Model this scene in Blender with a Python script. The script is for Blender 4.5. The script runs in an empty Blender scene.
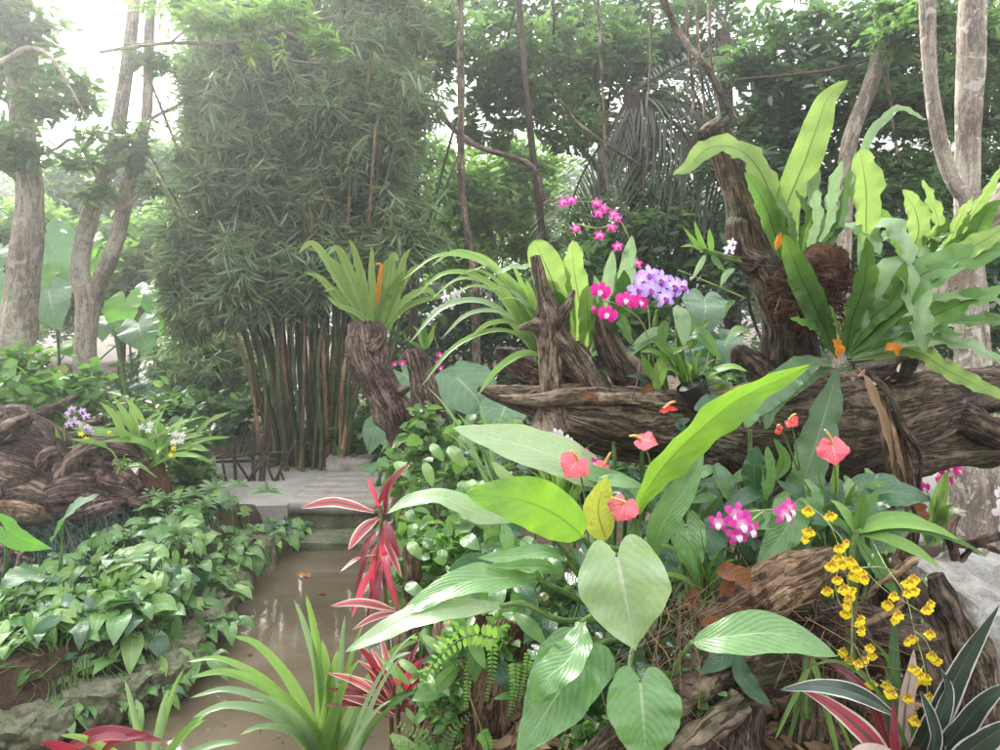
import bpy, math, random
import numpy as np
from mathutils import Vector
rng = np.random.default_rng(7)
random.seed(7)
scene = bpy.context.scene
COL = scene.collection
R = math.radians
PITCH = R(5.5); FX = 722.2
CAMZ = 1.6
FW = np.array([0, math.cos(PITCH), -math.sin(PITCH)]); UPV = np.array([0, math.sin(PITCH), math.cos(PITCH)])

def P(px, py, Y):
    """point that stands at distance Y ahead, seen at photo pixel px, py"""
    d = FW + (px-500)/FX*np.array([1., 0, 0]) + (375-py)/FX*UPV
    return np.array([0, 0, CAMZ]) + d*(Y/d[1])
def G(px, py, z=0.0):
    d = FW + (px-500)/FX*np.array([1., 0, 0]) + (375-py)/FX*UPV
    return np.array([0, 0, CAMZ]) + d*((z-CAMZ)/d[2])
def S(pxs, Y):
    return pxs*Y/FX

# ---------- noise ----------
def _h(ix, iy, iz):
    n = (ix*374761393 + iy*668265263 + iz*2147483647*3 + iz*1274126177) & 0x7fffffff
    n = ((n ^ (n >> 13))*1274126177) & 0x7fffffff
    return ((n ^ (n >> 16)) & 0xffff)/65535.0
def vnoise(p):
    p = np.asarray(p, float)
    i = np.floor(p).astype(np.int64); f = p-i; f = f*f*(3-2*f)
    r = 0
    for dx in (0, 1):
        for dy in (0, 1):
            for dz in (0, 1):
                w = (f[..., 0] if dx else 1-f[..., 0])*(f[..., 1] if dy else 1-f[..., 1])*(f[..., 2] if dz else 1-f[..., 2])
                r = r + w*_h(i[..., 0]+dx, i[..., 1]+dy, i[..., 2]+dz)
    return r*2-1
def fbm(p, o=4):
    a = 1.; s = 0; t = 0
    for k in range(o):
        s = s+a*vnoise(np.asarray(p)*(2**k)+k*17.3); t += a; a *= .5
    return s/t
def ridge(p, o=4):
    a = 1.; s = 0; t = 0
    for k in range(o):
        s = s+a*(1-np.abs(vnoise(np.asarray(p)*(2**k)+k*11.7))*2); t += a; a *= .55
    return s/t

def catmull(pts, n):
    pts = np.array(pts, float)
    if len(pts) == 2:
        t = np.linspace(0, 1, n)[:, None]; return pts[0]*(1-t)+pts[1]*t
    e = np.vstack([2*pts[0]-pts[1], pts, 2*pts[-1]-pts[-2]])
    out = []
    for i in range(1, len(e)-2):
        t = np.linspace(0, 1, 12, endpoint=False)[:, None]
        a, b, c, d = e[i-1], e[i], e[i+1], e[i+2]
        out.append(.5*((2*b)+(-a+c)*t+(2*a-5*b+4*c-d)*t*t+(-a+3*b-3*c+d)*t**3))
    out.append(e[-2][None]); out = np.vstack(out)
    s = np.r_[0, np.cumsum(np.linalg.norm(np.diff(out, axis=0), axis=1))]
    u = np.linspace(0, s[-1], n)
    return np.stack([np.interp(u, s, out[:, k]) for k in range(out.shape[1])], 1)
def nrm(v):
    return v/np.maximum(np.linalg.norm(v, axis=-1, keepdims=True), 1e-9)

# ---------- mesh builder ----------
class MB:
    def __init__(s):
        s.v = []; s.q = []; s.uv = []; s.g = []; s.r = []; s.n = 0
    def add(s, v, q, uv=None, grain=None, rnd=None):
        v = np.asarray(v, float).reshape(-1, 3); q = np.asarray(q, np.int64).reshape(-1, 4)
        s.v.append(v); s.q.append(q+s.n)
        s.uv.append(np.zeros((len(v), 2)) if uv is None else np.asarray(uv, float).reshape(-1, 2))
        s.g.append(v if grain is None else np.asarray(grain, float).reshape(-1, 3))
        s.r.append(np.full(len(v), random.random()) if rnd is None else np.broadcast_to(np.asarray(rnd, float), (len(v),)))
        s.n += len(v)
    def grid(s, V, uv=None, grain=None, rnd=None, wrap=False):
        n, m = V.shape[:2]
        i = np.arange(n-1)[:, None]; j = np.arange(m if wrap else m-1)[None]
        j2 = (j+1) % m
        q = np.stack([i*m+j, i*m+j2, (i+1)*m+j2, (i+1)*m+j], -1)
        s.add(V.reshape(-1, 3), q, None if uv is None else uv.reshape(-1, 2), None if grain is None else grain.reshape(-1, 3), rnd)
    def build(s, name, mat, parent=None, origin=None, smooth=True):
        v = np.vstack(s.v); q = np.vstack(s.q); uv = np.vstack(s.uv); g = np.vstack(s.g); r = np.concatenate(s.r)
        o = np.zeros(3)
        if parent is not None: o = np.array(parent['_o'])
        elif origin is not None: o = np.asarray(origin, float)
        me = bpy.data.meshes.new(name)
        # quads whose 3rd and 4th vertex coincide become triangles
        tri = q[:, 2] == q[:, 3]
        qq = q[~tri]; tt = q[tri][:, :3]
        loops = np.concatenate([qq.ravel(), tt.ravel()])
        ls = np.concatenate([np.arange(len(qq))*4, len(qq)*4+np.arange(len(tt))*3])
        me.vertices.add(len(v)); me.vertices.foreach_set('co', (v-o).astype(np.float32).ravel())
        me.loops.add(len(loops)); me.loops.foreach_set('vertex_index', loops.astype(np.int32))
        me.polygons.add(len(ls)); me.polygons.foreach_set('loop_start', ls.astype(np.int32))
        me.update(calc_edges=True)
        if smooth: me.polygons.foreach_set('use_smooth', np.ones(len(ls), bool))
        l = me.uv_layers.new(name='UVMap'); l.data.foreach_set('uv', uv[loops].astype(np.float32).ravel())
        a = me.attributes.new('grain', 'FLOAT_VECTOR', 'POINT'); a.data.foreach_set('vector', g.astype(np.float32).ravel())
        a = me.attributes.new('rnd', 'FLOAT', 'POINT'); a.data.foreach_set('value', r.astype(np.float32))
        me.materials.append(mat)
        ob = bpy.data.objects.new(name, me); COL.objects.link(ob)
        if parent is not None: ob.parent = parent
        else: ob.location = o
        ob['_o'] = [float(x) for x in o]
        return ob

def tag(o, label=None, cat=None, group=None, kind=None):
    if label: o['label'] = label
    if cat: o['category'] = cat
    if group: o['group'] = group
    if kind: o['kind'] = kind
    return o
def thing(name, label, cat, loc, group=None):
    o = bpy.data.objects.new(name, None); COL.objects.link(o)
    o.empty_display_size = .1
    o.location = [float(x) for x in loc]; o['_o'] = [float(x) for x in loc]
    return tag(o, label, cat, group)

# ---------- shapes ----------
def tube(mb, pts, rad, ns=8, n=None, lump=0, lf=8, grainA=0, gf=30, gs=5, seed=0, caps=True, flat=1.0, cavity=0, tw=0):
    """pts: joints; rad: radius per joint. grain attribute runs along the tube"""
    pts = np.array(pts, float); rad = np.array(rad, float)
    if n is None: n = max(4, 6*len(pts))
    pr = catmull(np.hstack([pts, rad[:, None]]), n)
    c, r = pr[:, :3], np.maximum(pr[:, 3], 1e-4)
    T = nrm(np.gradient(c, axis=0))
    a = np.array([0, 0, 1.]) if abs(T[0, 2]) < .9 else np.array([1., 0, 0])
    A = np.zeros_like(c); b = nrm(np.cross(T[0], a))
    for i in range(n):
        b = b-T[i]*np.dot(b, T[i]); b = b/max(np.linalg.norm(b), 1e-9); A[i] = b
    B = np.cross(T, A)
    s = np.r_[0, np.cumsum(np.linalg.norm(np.diff(c, axis=0), axis=1))]
    th = np.arange(ns)*2*math.pi/ns
    ca, sa = np.cos(th), np.sin(th)
    cir = ca[None, :, None]*A[:, None]+flat*sa[None, :, None]*B[:, None]
    rm = float(r.mean())
    gr = np.stack([ca[None]*rm+0*s[:, None], sa[None]*rm+0*s[:, None], s[:, None]+0*ca[None]], -1)+seed*3.7
    if tw: 
        ph = th[None]+tw*s[:, None]
        gr = np.stack([np.cos(ph)*rm, np.sin(ph)*rm, s[:, None]+0*ph], -1)+seed*3.7
    d = np.zeros((n, ns))
    if lump: d += lump*fbm(gr*lf/np.array([1, 1, 1.6]), 3)
    if grainA: d += grainA*ridge(gr*np.array([gf, gf, gs]), 3)
    if cavity:
        cv = fbm(gr*np.array([lf*.9, lf*.9, lf*.5])+9.1, 2); d -= cavity*np.clip((cv-.12)*3, 0, 1)
    V = c[:, None]+cir*(r[:, None, None]+d[..., None]*np.minimum(1, r/rm)[:, None, None])
    uv = np.stack(np.broadcast_arrays(th[None]/(2*math.pi), s[:, None]), -1)
    rr = random.random()
    mb.grid(V, uv, gr, rr, wrap=True)
    if caps:
        for k, sg in ((0, -1), (n-1, 1)):
            cen = c[k]+T[k]*r[k]*.25*sg*(1 if r[k] > rm*.3 else 0)
            vv = np.vstack([V[k], cen]); i = np.arange(ns); j = (i+1) % ns
            q = np.stack([i, j, np.full(ns, ns), np.full(ns, ns)], -1) if sg > 0 else np.stack([j, i, np.full(ns, ns), np.full(ns, ns)], -1)
            mb.add(vv, q, np.zeros((ns+1, 2)), np.vstack([gr[k], gr[k].mean(0)]), rr)

def prof(kind, t):
    if kind == 'frond': return np.maximum(np.sin(math.pi*np.clip(t, 0, 1)**1.15)**.62, .16*(1-t)*(t < .5))
    if kind == 'frondblunt': return np.maximum(np.sqrt(np.clip(1-np.abs(2*np.clip(t, 0, 1)**1.3-1)**2.7, 0, 1)), .2*(t < .5))*(.45+.55*np.minimum(1, t*1.6))
    if kind == 'lance': return np.sin(math.pi*t**.8)**.9
    if kind == 'oval': return np.sin(math.pi*t**.82)**.68
    if kind == 'heart': return np.where(t < .28, .70+.30*np.sin(t/.28*math.pi/2), np.clip(np.cos((t-.28)/.72*math.pi/2), 0, 1)**1.12)
    if kind == 'arrow': return np.where(t < .15, .85+.15*np.sin(t/.15*math.pi/2), np.clip(np.cos((t-.15)/.85*math.pi/2), 0, 1)**1.05)
    if kind == 'strap': return np.minimum(1, .5+t*2)*np.clip(1-t, 0, 1)**.45
    if kind == 'petal': return np.maximum(.22*(1-t), np.sin(math.pi*np.clip(t, 0, 1)**1.1)**.6)
    if kind == 'narrow': return np.maximum(.3*(1-t), np.sin(math.pi*t**.9)**.8)
    if kind == 'lobe': return np.where(t < .5, .3+.7*(t*2)**1.2, 1.)*np.sqrt(np.clip(1-(np.maximum(t, .6)-.6)**2/.16, 0, 1))
    return np.sin(math.pi*t)
def leaf(mb, spine, W, kind='oval', face=(0, -.6, .8), n=14, m=6, fold=.12, wave=0., wf=5, lobe=0., rnd=None, roll=0., cup=0., lobep=1.2):
    spine = np.array(spine, float)
    C = catmull(spine, 40)
    L = np.linalg.norm(np.diff(C, axis=0), axis=1).sum()
    t = np.linspace(0, 1, n+1); t = t**.9
    s = np.linspace(-1, 1, m+1)
    w = prof(kind, t); w = np.nan_to_num(w)
    if kind in ('heart', 'arrow'): s = np.sign(s)*np.abs(s)**.9
    TT, SS = np.meshgrid(t, s, indexing='ij')
    u = TT-lobe*np.sin(math.pi*.86*np.abs(SS)**.85)*(1-TT)**2.6
    # centreline with straight continuation behind the base
    idx = np.clip(u, 0, 1)*39
    i0 = np.clip(idx.astype(int), 0, 38); f = (idx-i0)[..., None]
    cc = C[i0]*(1-f)+C[i0+1]*f
    T = nrm(np.gradient(C, axis=0)); Tm = nrm(T[i0]*(1-f)+T[i0+1]*f)
    cc = cc+Tm*(np.minimum(u, 0)*L)[..., None]
    F = nrm(np.asarray(face, float))
    F = np.broadcast_to(F, Tm.shape)
    Sd = nrm(np.cross(Tm, F)); N = nrm(np.cross(Sd, Tm))
    if roll: 
        c_, s_ = math.cos(roll), math.sin(roll); Sd, N = Sd*c_+N*s_, N*c_-Sd*s_
    hw = (W*.5*w)[:, None]*SS
    ph = random.random()*6.3
    z = np.abs(hw)*fold+cup*W*(np.abs(SS)**2)*w[:, None]
    if wave:
        z = z+wave*W*np.abs(SS)**1.6*w[:, None]*(np.sin(wf*6.283*TT+ph+(SS > 0)*1.9)+.5*np.sin(wf*2.3*6.283*TT+ph*2+(SS > 0)))
    # slow twist and random unevenness keep repeats from looking stamped
    z = z+W*.035*np.sin(TT*5+ph)*SS
    if W > .02:
        z = z+W*.045*fbm(np.stack([SS*1.6, TT*(4 if kind in ('heart', 'arrow', 'oval') else 7), 0*TT], -1)+ph*9, 2)*np.abs(SS)**.5
        hw = hw*(1+.022*np.sin(TT*13+ph+SS)+.012*np.sin(TT*29+ph*2-SS*2))
    V = cc+Sd*hw[..., None]+N*z[..., None]
    uv = np.stack([SS*.5+.5, TT], -1)
    g = np.stack([hw, u*L, TT*0+ph], -1)
    mb.grid(V, uv, g, random.random() if rnd is None else rnd)

def leafcloud(mb, C, size, asp=.42, up=.6, hang=0., fold=.25, jit=.35, dirs=None, rnd=None):
    """many small folded leaves, two quads each, at the points C"""
    n = len(C)
    L = size*(1+jit*(rng.random(n)*2-1))
    d = rng.normal(size=(n, 3)); d[:, 2] = d[:, 2]*.5-hang
    if dirs is not None: d = dirs+d*.35
    d = nrm(d)
    u = rng.normal(size=(n, 3))*.7; u[:, 2] += up*1.6
    sd = nrm(np.cross(d, u)); nn = np.cross(sd, d)
    w = (L*asp*.5)[:, None]; L = L[:, None]
    b = C; tip = C+d*L-nn*L*.12
    l1 = C+d*L*.28+sd*w*.85+nn*w*fold; l2 = C+d*L*.66+sd*w*.75+nn*w*fold-nn*L*.04
    r1 = C+d*L*.28-sd*w*.85+nn*w*fold; r2 = C+d*L*.66-sd*w*.75+nn*w*fold-nn*L*.04
    V = np.stack([b, l1, l2, tip, r2, r1], 1).reshape(-1, 3)
    k = np.arange(n)[:, None]*6
    q = np.concatenate([k+np.array([0, 1, 2, 3]), k+np.array([0, 3, 4, 5])])
    uvl = np.array([[.5, 0], [0, .28], [0, .66], [.5, 1], [1, .66], [1, .28]])
    rr = rng.random(n) if rnd is None else rnd
    mb.add(V, q, np.tile(uvl, (n, 1)), None, np.repeat(rr, 6))

def blobpts(center, rad, n, clumps=30, spread=.28, shell=.55, flat=.6):
    """points in clumps through an ellipsoid; returns points and one tone per clump"""
    center = np.array(center, float); rad = np.array(rad, float)
    d = nrm(rng.normal(size=(clumps, 3))); rr = shell+(1-shell)*rng.random((clumps, 1))
    rr = np.where(rng.random((clumps, 1)) < .25, rr*.6, rr)
    cc = center+d*rr*rad
    k = rng.integers(0, clumps, n)
    off = rng.normal(size=(n, 3))*rad.mean()*spread*(.5+rng.random(clumps)[k][:, None])
    off[:, 2] *= flat
    tone = rng.random(clumps)[k]*.6+rng.random(n)*.4
    return cc[k]+off, tone
EXPOSURE = 1.65
HAZE = 0.0065
OVER = 7.5
QUAL = 1.0
# ---------- materials ----------
def newmat(name):
    m = bpy.data.materials.new(name); m.use_nodes = True
    nt = m.node_tree; nt.nodes.clear()
    out = nt.nodes.new('ShaderNodeOutputMaterial')
    return m, nt, out
class NT:
    def __init__(s, nt): s.nt = nt
    def n(s, t, **k):
        nd = s.nt.nodes.new(t)
        for a, b in k.items(): setattr(nd, a, b)
        return nd
    def l(s, a, b): s.nt.links.new(a, b)
    def val(s, sock, v):
        if isinstance(v, bpy.types.NodeSocket): s.l(v, sock)
        else: sock.default_value = v
    def math(s, op, a, b=0., c=0., clamp=False):
        nd = s.n('ShaderNodeMath', operation=op, use_clamp=clamp)
        s.val(nd.inputs[0], a); s.val(nd.inputs[1], b); s.val(nd.inputs[2], c); return nd.outputs[0]
    def mix(s, f, a, b, typ='MIX'):
        nd = s.n('ShaderNodeMix', data_type='RGBA', blend_type=typ)
        s.val(nd.inputs[0], f)
        for sk, v in ((nd.inputs[6], a), (nd.inputs[7], b)):
            if isinstance(v, (tuple, list)): v = tuple(v)+((1,) if len(v) == 3 else ())
            s.val(sk, v)
        return nd.outputs[2]
    def noise(s, vec, scale, det=3, rough=.6, dist=0):
        nd = s.n('ShaderNodeTexNoise'); s.l(vec, nd.inputs['Vector'])
        nd.inputs['Scale'].default_value = scale; nd.inputs['Detail'].default_value = det; nd.inputs['Roughness'].default_value = rough; nd.inputs['Distortion'].default_value = dist
        return nd.outputs['Fac']
    def attr(s, name, out='Fac'):
        nd = s.n('ShaderNodeAttribute', attribute_name=name); return nd.outputs[out]
    def ramp(s, f, stops, interp='LINEAR'):
        nd = s.n('ShaderNodeValToRGB'); s.l(f, nd.inputs[0]); cr = nd.color_ramp; cr.interpolation = interp
        while len(cr.elements) < len(stops): cr.elements.new(.5)
        for e, (p, c) in zip(cr.elements, stops):
            e.position = p; e.color = tuple(c)+((1,) if len(c) == 3 else ())
        return nd.outputs[0]
    def vmul(s, v, xyz):
        nd = s.n('ShaderNodeVectorMath', operation='MULTIPLY'); s.l(v, nd.inputs[0]); nd.inputs[1].default_value = xyz; return nd.outputs[0]
    def bump(s, h, strength=.3, dist=.01):
        nd = s.n('ShaderNodeBump'); s.l(h, nd.inputs['Height']); nd.inputs['Strength'].default_value = strength; nd.inputs['Distance'].default_value = dist; return nd.outputs[0]
    def prin(s, col, rough=.5, bump=None, spec=.5):
        nd = s.n('ShaderNodeBsdfPrincipled')
        if isinstance(col, (tuple, list)): col = tuple(col)+((1,) if len(col) == 3 else ())
        s.val(nd.inputs['Base Color'], col); s.val(nd.inputs['Roughness'], rough)
        nd.inputs['Specular IOR Level'].default_value = spec
        if bump is not None: s.l(bump, nd.inputs['Normal'])
        return nd

def foliage_mat(name, c1, c2, trans=.4, tcol=None, rough=.5, spec=.35, yellow=0.0):
    """small leaves: tone differs leaf by leaf"""
    m, nt, out = newmat(name); k = NT(nt)
    r = k.attr('rnd')
    uv = k.n('ShaderNodeTexCoord').outputs['UV']
    col = k.mix(r, c1, c2)
    if yellow:
        h = k.math('FRACT', k.math('MULTIPLY', r, 37.31))
        col = k.mix(k.math('GREATER_THAN', h, 1-yellow), col, (.30, .22, .05))
    sx = k.n('ShaderNodeSeparateXYZ'); k.l(uv, sx.inputs[0])
    mid = k.math('LESS_THAN', k.math('ABSOLUTE', k.math('SUBTRACT', sx.outputs[0], .5)), .05)
    col = k.mix(k.math('MULTIPLY', mid, .25), col, tuple(min(1, x*1.8+.02) for x in c2))
    p = k.prin(col, rough, spec=spec)
    t = k.n('ShaderNodeBsdfTranslucent')
    tc = tcol or tuple(min(1, x*2.2) for x in c2)
    k.l(k.mix(r, tuple(x*.7 for x in tc), tc), t.inputs[0])
    mx = k.n('ShaderNodeMixShader'); mx.inputs[0].default_value = trans
    k.l(p.outputs[0], mx.inputs[1]); k.l(t.outputs[0], mx.inputs[2]); k.l(mx.outputs[0], out.inputs[0])
    return m

def leaf_mat(name, c1, c2, vein=None, veinw=.018, veinf=.8, lat=16, lang=1.0, latf=.25, trans=.4, tcol=None, rough=.35, spec=.5, edge=None, edgew=.1, blot=0., blotc=(.02, .02, .01), bumps=.35, inner=None, innerw=.2):
    """large leaves: midrib, side veins, uneven tone, blemishes"""
    m, nt, out = newmat(name); k = NT(nt)
    uv = k.n('ShaderNodeTexCoord').outputs['UV']; g = k.attr('grain', 'Vector'); r = k.attr('rnd')
    sx = k.n('ShaderNodeSeparateXYZ'); k.l(uv, sx.inputs[0]); sg = k.n('ShaderNodeSeparateXYZ'); k.l(g, sg.inputs[0])
    ax = k.math('ABSOLUTE', k.math('SUBTRACT', sx.outputs[0], .5))
    n1 = k.noise(g, 18, 4, .65); n2 = k.noise(g, 90, 3, .6)
    f = k.math('ADD', k.math('MULTIPLY', n1, .9), k.math('MULTIPLY', r, .5)); f = k.math('SUBTRACT', f, .2, clamp=True)
    col = k.mix(f, c1, c2)
    if inner: col = k.mix(k.math('MULTIPLY', k.math('SUBTRACT', 1.0, k.math('DIVIDE', k.math('ADD', ax, k.math('MULTIPLY', k.math('SUBTRACT', n1, .5), .5)), innerw), clamp=True), .9), col, inner)
    # side veins
    ph = k.math('ADD', k.math('MULTIPLY', sx.outputs[1], float(lat)), k.math('MULTIPLY', ax, -float(lat)*.35*lang))
    ph = k.math('ADD', ph, k.math('MULTIPLY', n1, .35))
    w = k.math('ABSOLUTE', k.math('SUBTRACT', k.math('FRACT', ph), .5))
    line = k.math('SUBTRACT', 1.0, k.math('MULTIPLY', w, 9.0), clamp=True)
    vein = vein or tuple(min(1, x*1.7+.03) for x in c2)
    col = k.mix(k.math('MULTIPLY', line, latf), col, vein)
    hw = k.math('MULTIPLY', k.math('SUBTRACT', 1.15, sx.outputs[1]), veinw)
    mid = k.math('SUBTRACT', 1.0, k.math('DIVIDE', ax, hw), clamp=True); mid = k.math('MINIMUM', k.math('MULTIPLY', mid, 2.5), 1.0)
    col = k.mix(k.math('MULTIPLY', mid, veinf), col, vein)
    if edge:
        e = k.math('GREATER_THAN', k.math('ADD', ax, k.math('MULTIPLY', k.math('SUBTRACT', k.noise(k.vmul(g, (200, 12, 1)), 1, 3), .5), edgew*1.6)), .5-edgew)
        col = k.mix(e, col, edge)
    if blot:
        b = k.math('MULTIPLY', k.math('SUBTRACT', k.math('ADD', k.noise(g, 38, 5, .75), k.math('MULTIPLY', ax, .14)), .96-blot, ), 14.0, clamp=True); col = k.mix(k.math('MULTIPLY', b, .75), col, blotc)
    col = k.mix(k.math('MULTIPLY', n2, .22), col, (.0, .01, .0))
    h = k.math('ADD', k.math('MULTIPLY', w, .9), k.math('MULTIPLY', n2, .35)); h = k.math('SUBTRACT', h, k.math('MULTIPLY', mid, .7))
    bp = k.bump(h, bumps, .004)
    rg = k.math('ADD', k.math('MULTIPLY', n1, .25), rough-.12)
    p = k.prin(col, rg, bp, spec)
    t = k.n('ShaderNodeBsdfTranslucent')
    tc = tcol or tuple(min(1, x*2.4) for x in c2)
    tcm = k.mix(k.math('MULTIPLY', line, .35), tc, tuple(x*.55 for x in tc)); tcm = k.mix(mid, tcm, tuple(x*.4 for x in tc)); tcm = k.mix(k.math('MULTIPLY', n2, .5), tcm, tuple(x*.5 for x in tc))
    if blot: tcm = k.mix(k.math('MULTIPLY', b, .8), tcm, blotc)
    if edge: tcm = k.mix(e, tcm, edge)
    k.l(tcm, t.inputs[0]); k.l(bp, t.inputs['Normal'])
    mx = k.n('ShaderNodeMixShader'); mx.inputs[0].default_value = trans
    k.l(p.outputs[0], mx.inputs[1]); k.l(t.outputs[0], mx.inputs[2]); k.l(mx.outputs[0], out.inputs[0])
    return m

def petal_mat(name, cin, cout, cvein=None, trans=.3, rough=.45, spread=.45, edge=None, vn=14):
    m, nt, out = newmat(name); k = NT(nt)
    uv = k.n('ShaderNodeTexCoord').outputs['UV']; sx = k.n('ShaderNodeSeparateXYZ'); k.l(uv, sx.inputs[0])
    g = k.attr('grain', 'Vector')
    f = k.math('DIVIDE', k.math('SUBTRACT', k.math('ADD', sx.outputs[1], k.math('MULTIPLY', k.noise(g, 160, 2), .2)), .1), spread, clamp=True)
    col = k.mix(f, cin, cout)
    if edge: col = k.mix(k.math('GREATER_THAN', sx.outputs[1], .82), col, edge)
    fr = k.math('ABSOLUTE', k.math('SUBTRACT', k.math('FRACT', k.math('MULTIPLY', sx.outputs[0], float(vn))), .5))
    ln = k.math('SUBTRACT', 1.0, k.math('MULTIPLY', fr, 5.0), clamp=True)
    col = k.mix(k.math('MULTIPLY', ln, .35), col, cvein or tuple(x*.6 for x in cout))
    p = k.prin(col, rough, k.bump(fr, .3, .002), .4)
    t = k.n('ShaderNodeBsdfTranslucent'); k.l(col, t.inputs[0])
    mx = k.n('ShaderNodeMixShader'); mx.inputs[0].default_value = trans
    k.l(p.outputs[0], mx.inputs[1]); k.l(t.outputs[0], mx.inputs[2]); k.l(mx.outputs[0], out.inputs[0])
    return m

def wood_mat(name, dark, mid, light, moss=None, mossf=.5, sc=1., bump=.9, rough=.85, patches=None, sg=9.):
    """weathered wood or bark; grain runs along each limb"""
    m, nt, out = newmat(name); k = NT(nt)
    g = k.attr('grain', 'Vector'); obj = k.n('ShaderNodeTexCoord').outputs['Object']
    wob = k.n('ShaderNodeVectorMath', operation='ADD'); nz = k.n('ShaderNodeTexNoise'); k.l(obj, nz.inputs['Vector']); nz.inputs['Scale'].default_value = 7*sc; nz.inputs['Detail'].default_value = 3
    wv = k.n('ShaderNodeVectorMath', operation='SCALE'); k.l(nz.outputs['Color'], wv.inputs[0]); wv.inputs['Scale'].default_value = .028/sc; k.l(g, wob.inputs[0]); k.l(wv.outputs[0], wob.inputs[1]); g = wob.outputs[0]
    fib = k.noise(k.vmul(g, (170*sc, 170*sc, sg*1.3*sc)), 1, 6, .75, .3)
    crk = k.noise(k.vmul(g, (42*sc, 42*sc, 5.5*sc)), 1, 5, .7, .8)
    big = k.noise(obj, 4.5*sc, 4, .6)
    pit = k.noise(obj, 38*sc, 4, .7)
    f = k.math('ADD', k.math('MULTIPLY', fib, .5), k.math('MULTIPLY', crk, .4)); f = k.math('ADD', f, k.math('MULTIPLY', k.math('SUBTRACT', big, .5), .75))
    f = k.math('ADD', f, k.math('MULTIPLY', k.math('SUBTRACT', pit, .5), .45))
    col = k.ramp(f, [(.30, dark), (.46, mid), (.64, light)])
    ck = k.math('SUBTRACT', 1.0, k.math('MULTIPLY', k.math('ABSOLUTE', k.math('SUBTRACT', crk, .47)), 26.0), clamp=True)
    col = k.mix(k.math('MULTIPLY', ck, .7), col, tuple(x*.35 for x in dark))
    if patches:
        pm = k.math('GREATER_THAN', k.noise(obj, 16*sc, 3, .55, .8), .60); col = k.mix(k.math('MULTIPLY', pm, .55), col, patches)
    if moss:
        mm = k.math('MULTIPLY', k.math('SUBTRACT', k.noise(obj, 7*sc, 5, .7), 1-mossf), 7.0, clamp=True); col = k.mix(k.math('MULTIPLY', mm, .75), col, moss)
    h = k.math('ADD', k.math('MULTIPLY', fib, .5), k.math('MULTIPLY', pit, .5)); h = k.math('SUBTRACT', h, k.math('MULTIPLY', ck, .8))
    p = k.prin(col, rough, k.bump(h, bump, .012/sc), .25)
    k.l(p.outputs[0], out.inputs[0]); return m

def rough_mat(name, stops, scale=6., bump=.6, dist=.02, rough=.9, det=6, scale2=60., bright=None, spec=.3):
    m, nt, out = newmat(name); k = NT(nt)
    o = k.n('ShaderNodeTexCoord').outputs['Object']
    a = k.noise(o, scale, det, .65); b = k.noise(o, scale2, 4, .7)
    f = k.math('ADD', k.math('MULTIPLY', a, .6), k.math('MULTIPLY', b, .4))
    col = k.ramp(f, stops)
    if bright:
        v = k.n('ShaderNodeTexVoronoi'); k.l(o, v.inputs['Vector']); v.inputs['Scale'].default_value = bright[0]
        col = k.mix(k.math('LESS_THAN', v.outputs['Distance'], bright[1]), col, bright[2])
    p = k.prin(col, rough, k.bump(f, bump, dist), spec)
    k.l(p.outputs[0], out.inputs[0]); return m

M = {}
# forest foliage
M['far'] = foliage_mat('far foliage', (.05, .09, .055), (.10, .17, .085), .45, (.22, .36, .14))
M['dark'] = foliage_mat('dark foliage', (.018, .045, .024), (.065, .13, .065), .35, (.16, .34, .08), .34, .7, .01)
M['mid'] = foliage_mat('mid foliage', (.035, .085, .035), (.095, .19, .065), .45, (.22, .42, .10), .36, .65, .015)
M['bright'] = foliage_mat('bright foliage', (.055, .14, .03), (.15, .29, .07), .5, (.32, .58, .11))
M['bamboo'] = foliage_mat('bamboo foliage', (.07, .13, .07), (.34, .44, .28), .42, (.26, .42, .14), .5, .5, .03)
M['vine'] = foliage_mat('vine foliage', (.05, .13, .04), (.14, .28, .08), .4, (.30, .60, .10), .4, .5, .02)
M['tan_leaf'] = foliage_mat('dry leaves', (.10, .065, .04), (.26, .17, .10), .25, (.3, .18, .08))
M['palm'] = foliage_mat('palm leaflets', (.035, .045, .03), (.08, .095, .06), .25, (.14, .18, .06), .5, .4)
M['mondo'] = foliage_mat('mondo grass', (.025, .055, .045), (.07, .12, .09), .15, (.1, .2, .08), .45, .5)
M['fernlet'] = foliage_mat('small fern', (.08, .2, .04), (.2, .42, .08), .45, (.4, .7, .1))
# large leaves
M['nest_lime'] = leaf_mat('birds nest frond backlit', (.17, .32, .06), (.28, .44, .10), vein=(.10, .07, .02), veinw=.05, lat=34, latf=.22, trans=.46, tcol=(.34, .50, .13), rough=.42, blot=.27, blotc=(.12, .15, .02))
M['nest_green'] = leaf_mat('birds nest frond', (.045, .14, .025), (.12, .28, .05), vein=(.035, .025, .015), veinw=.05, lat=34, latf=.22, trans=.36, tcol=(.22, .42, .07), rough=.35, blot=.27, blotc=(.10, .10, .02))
M['nest_blue'] = leaf_mat('birds nest frond grey green', (.04, .11, .045), (.10, .20, .08), vein=(.30, .36, .24), veinw=.05, veinf=.6, lat=38, latf=.15, trans=.2, tcol=(.2, .4, .1), rough=.32, spec=.7, bumps=.6)
M['nest_pale'] = leaf_mat('birds nest frond glossy', (.12, .25, .08), (.24, .39, .16), vein=(.30, .42, .2), veinw=.03, lat=36, latf=.15, trans=.3, tcol=(.4, .6, .3), rough=.22, spec=.9, bumps=.4)
M['strapgrass'] = leaf_mat('strap leaf', (.13, .30, .05), (.26, .46, .10), vein=(.30, .48, .16), veinw=.06, lat=3, latf=.0, trans=.36, tcol=(.32, .50, .12), rough=.38)
M['strappale'] = leaf_mat('strap leaf grey', (.16, .27, .13), (.28, .42, .22), vein=(.36, .5, .3), veinw=.08, lat=3, latf=.0, trans=.25, tcol=(.35, .55, .2), rough=.35)
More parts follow.
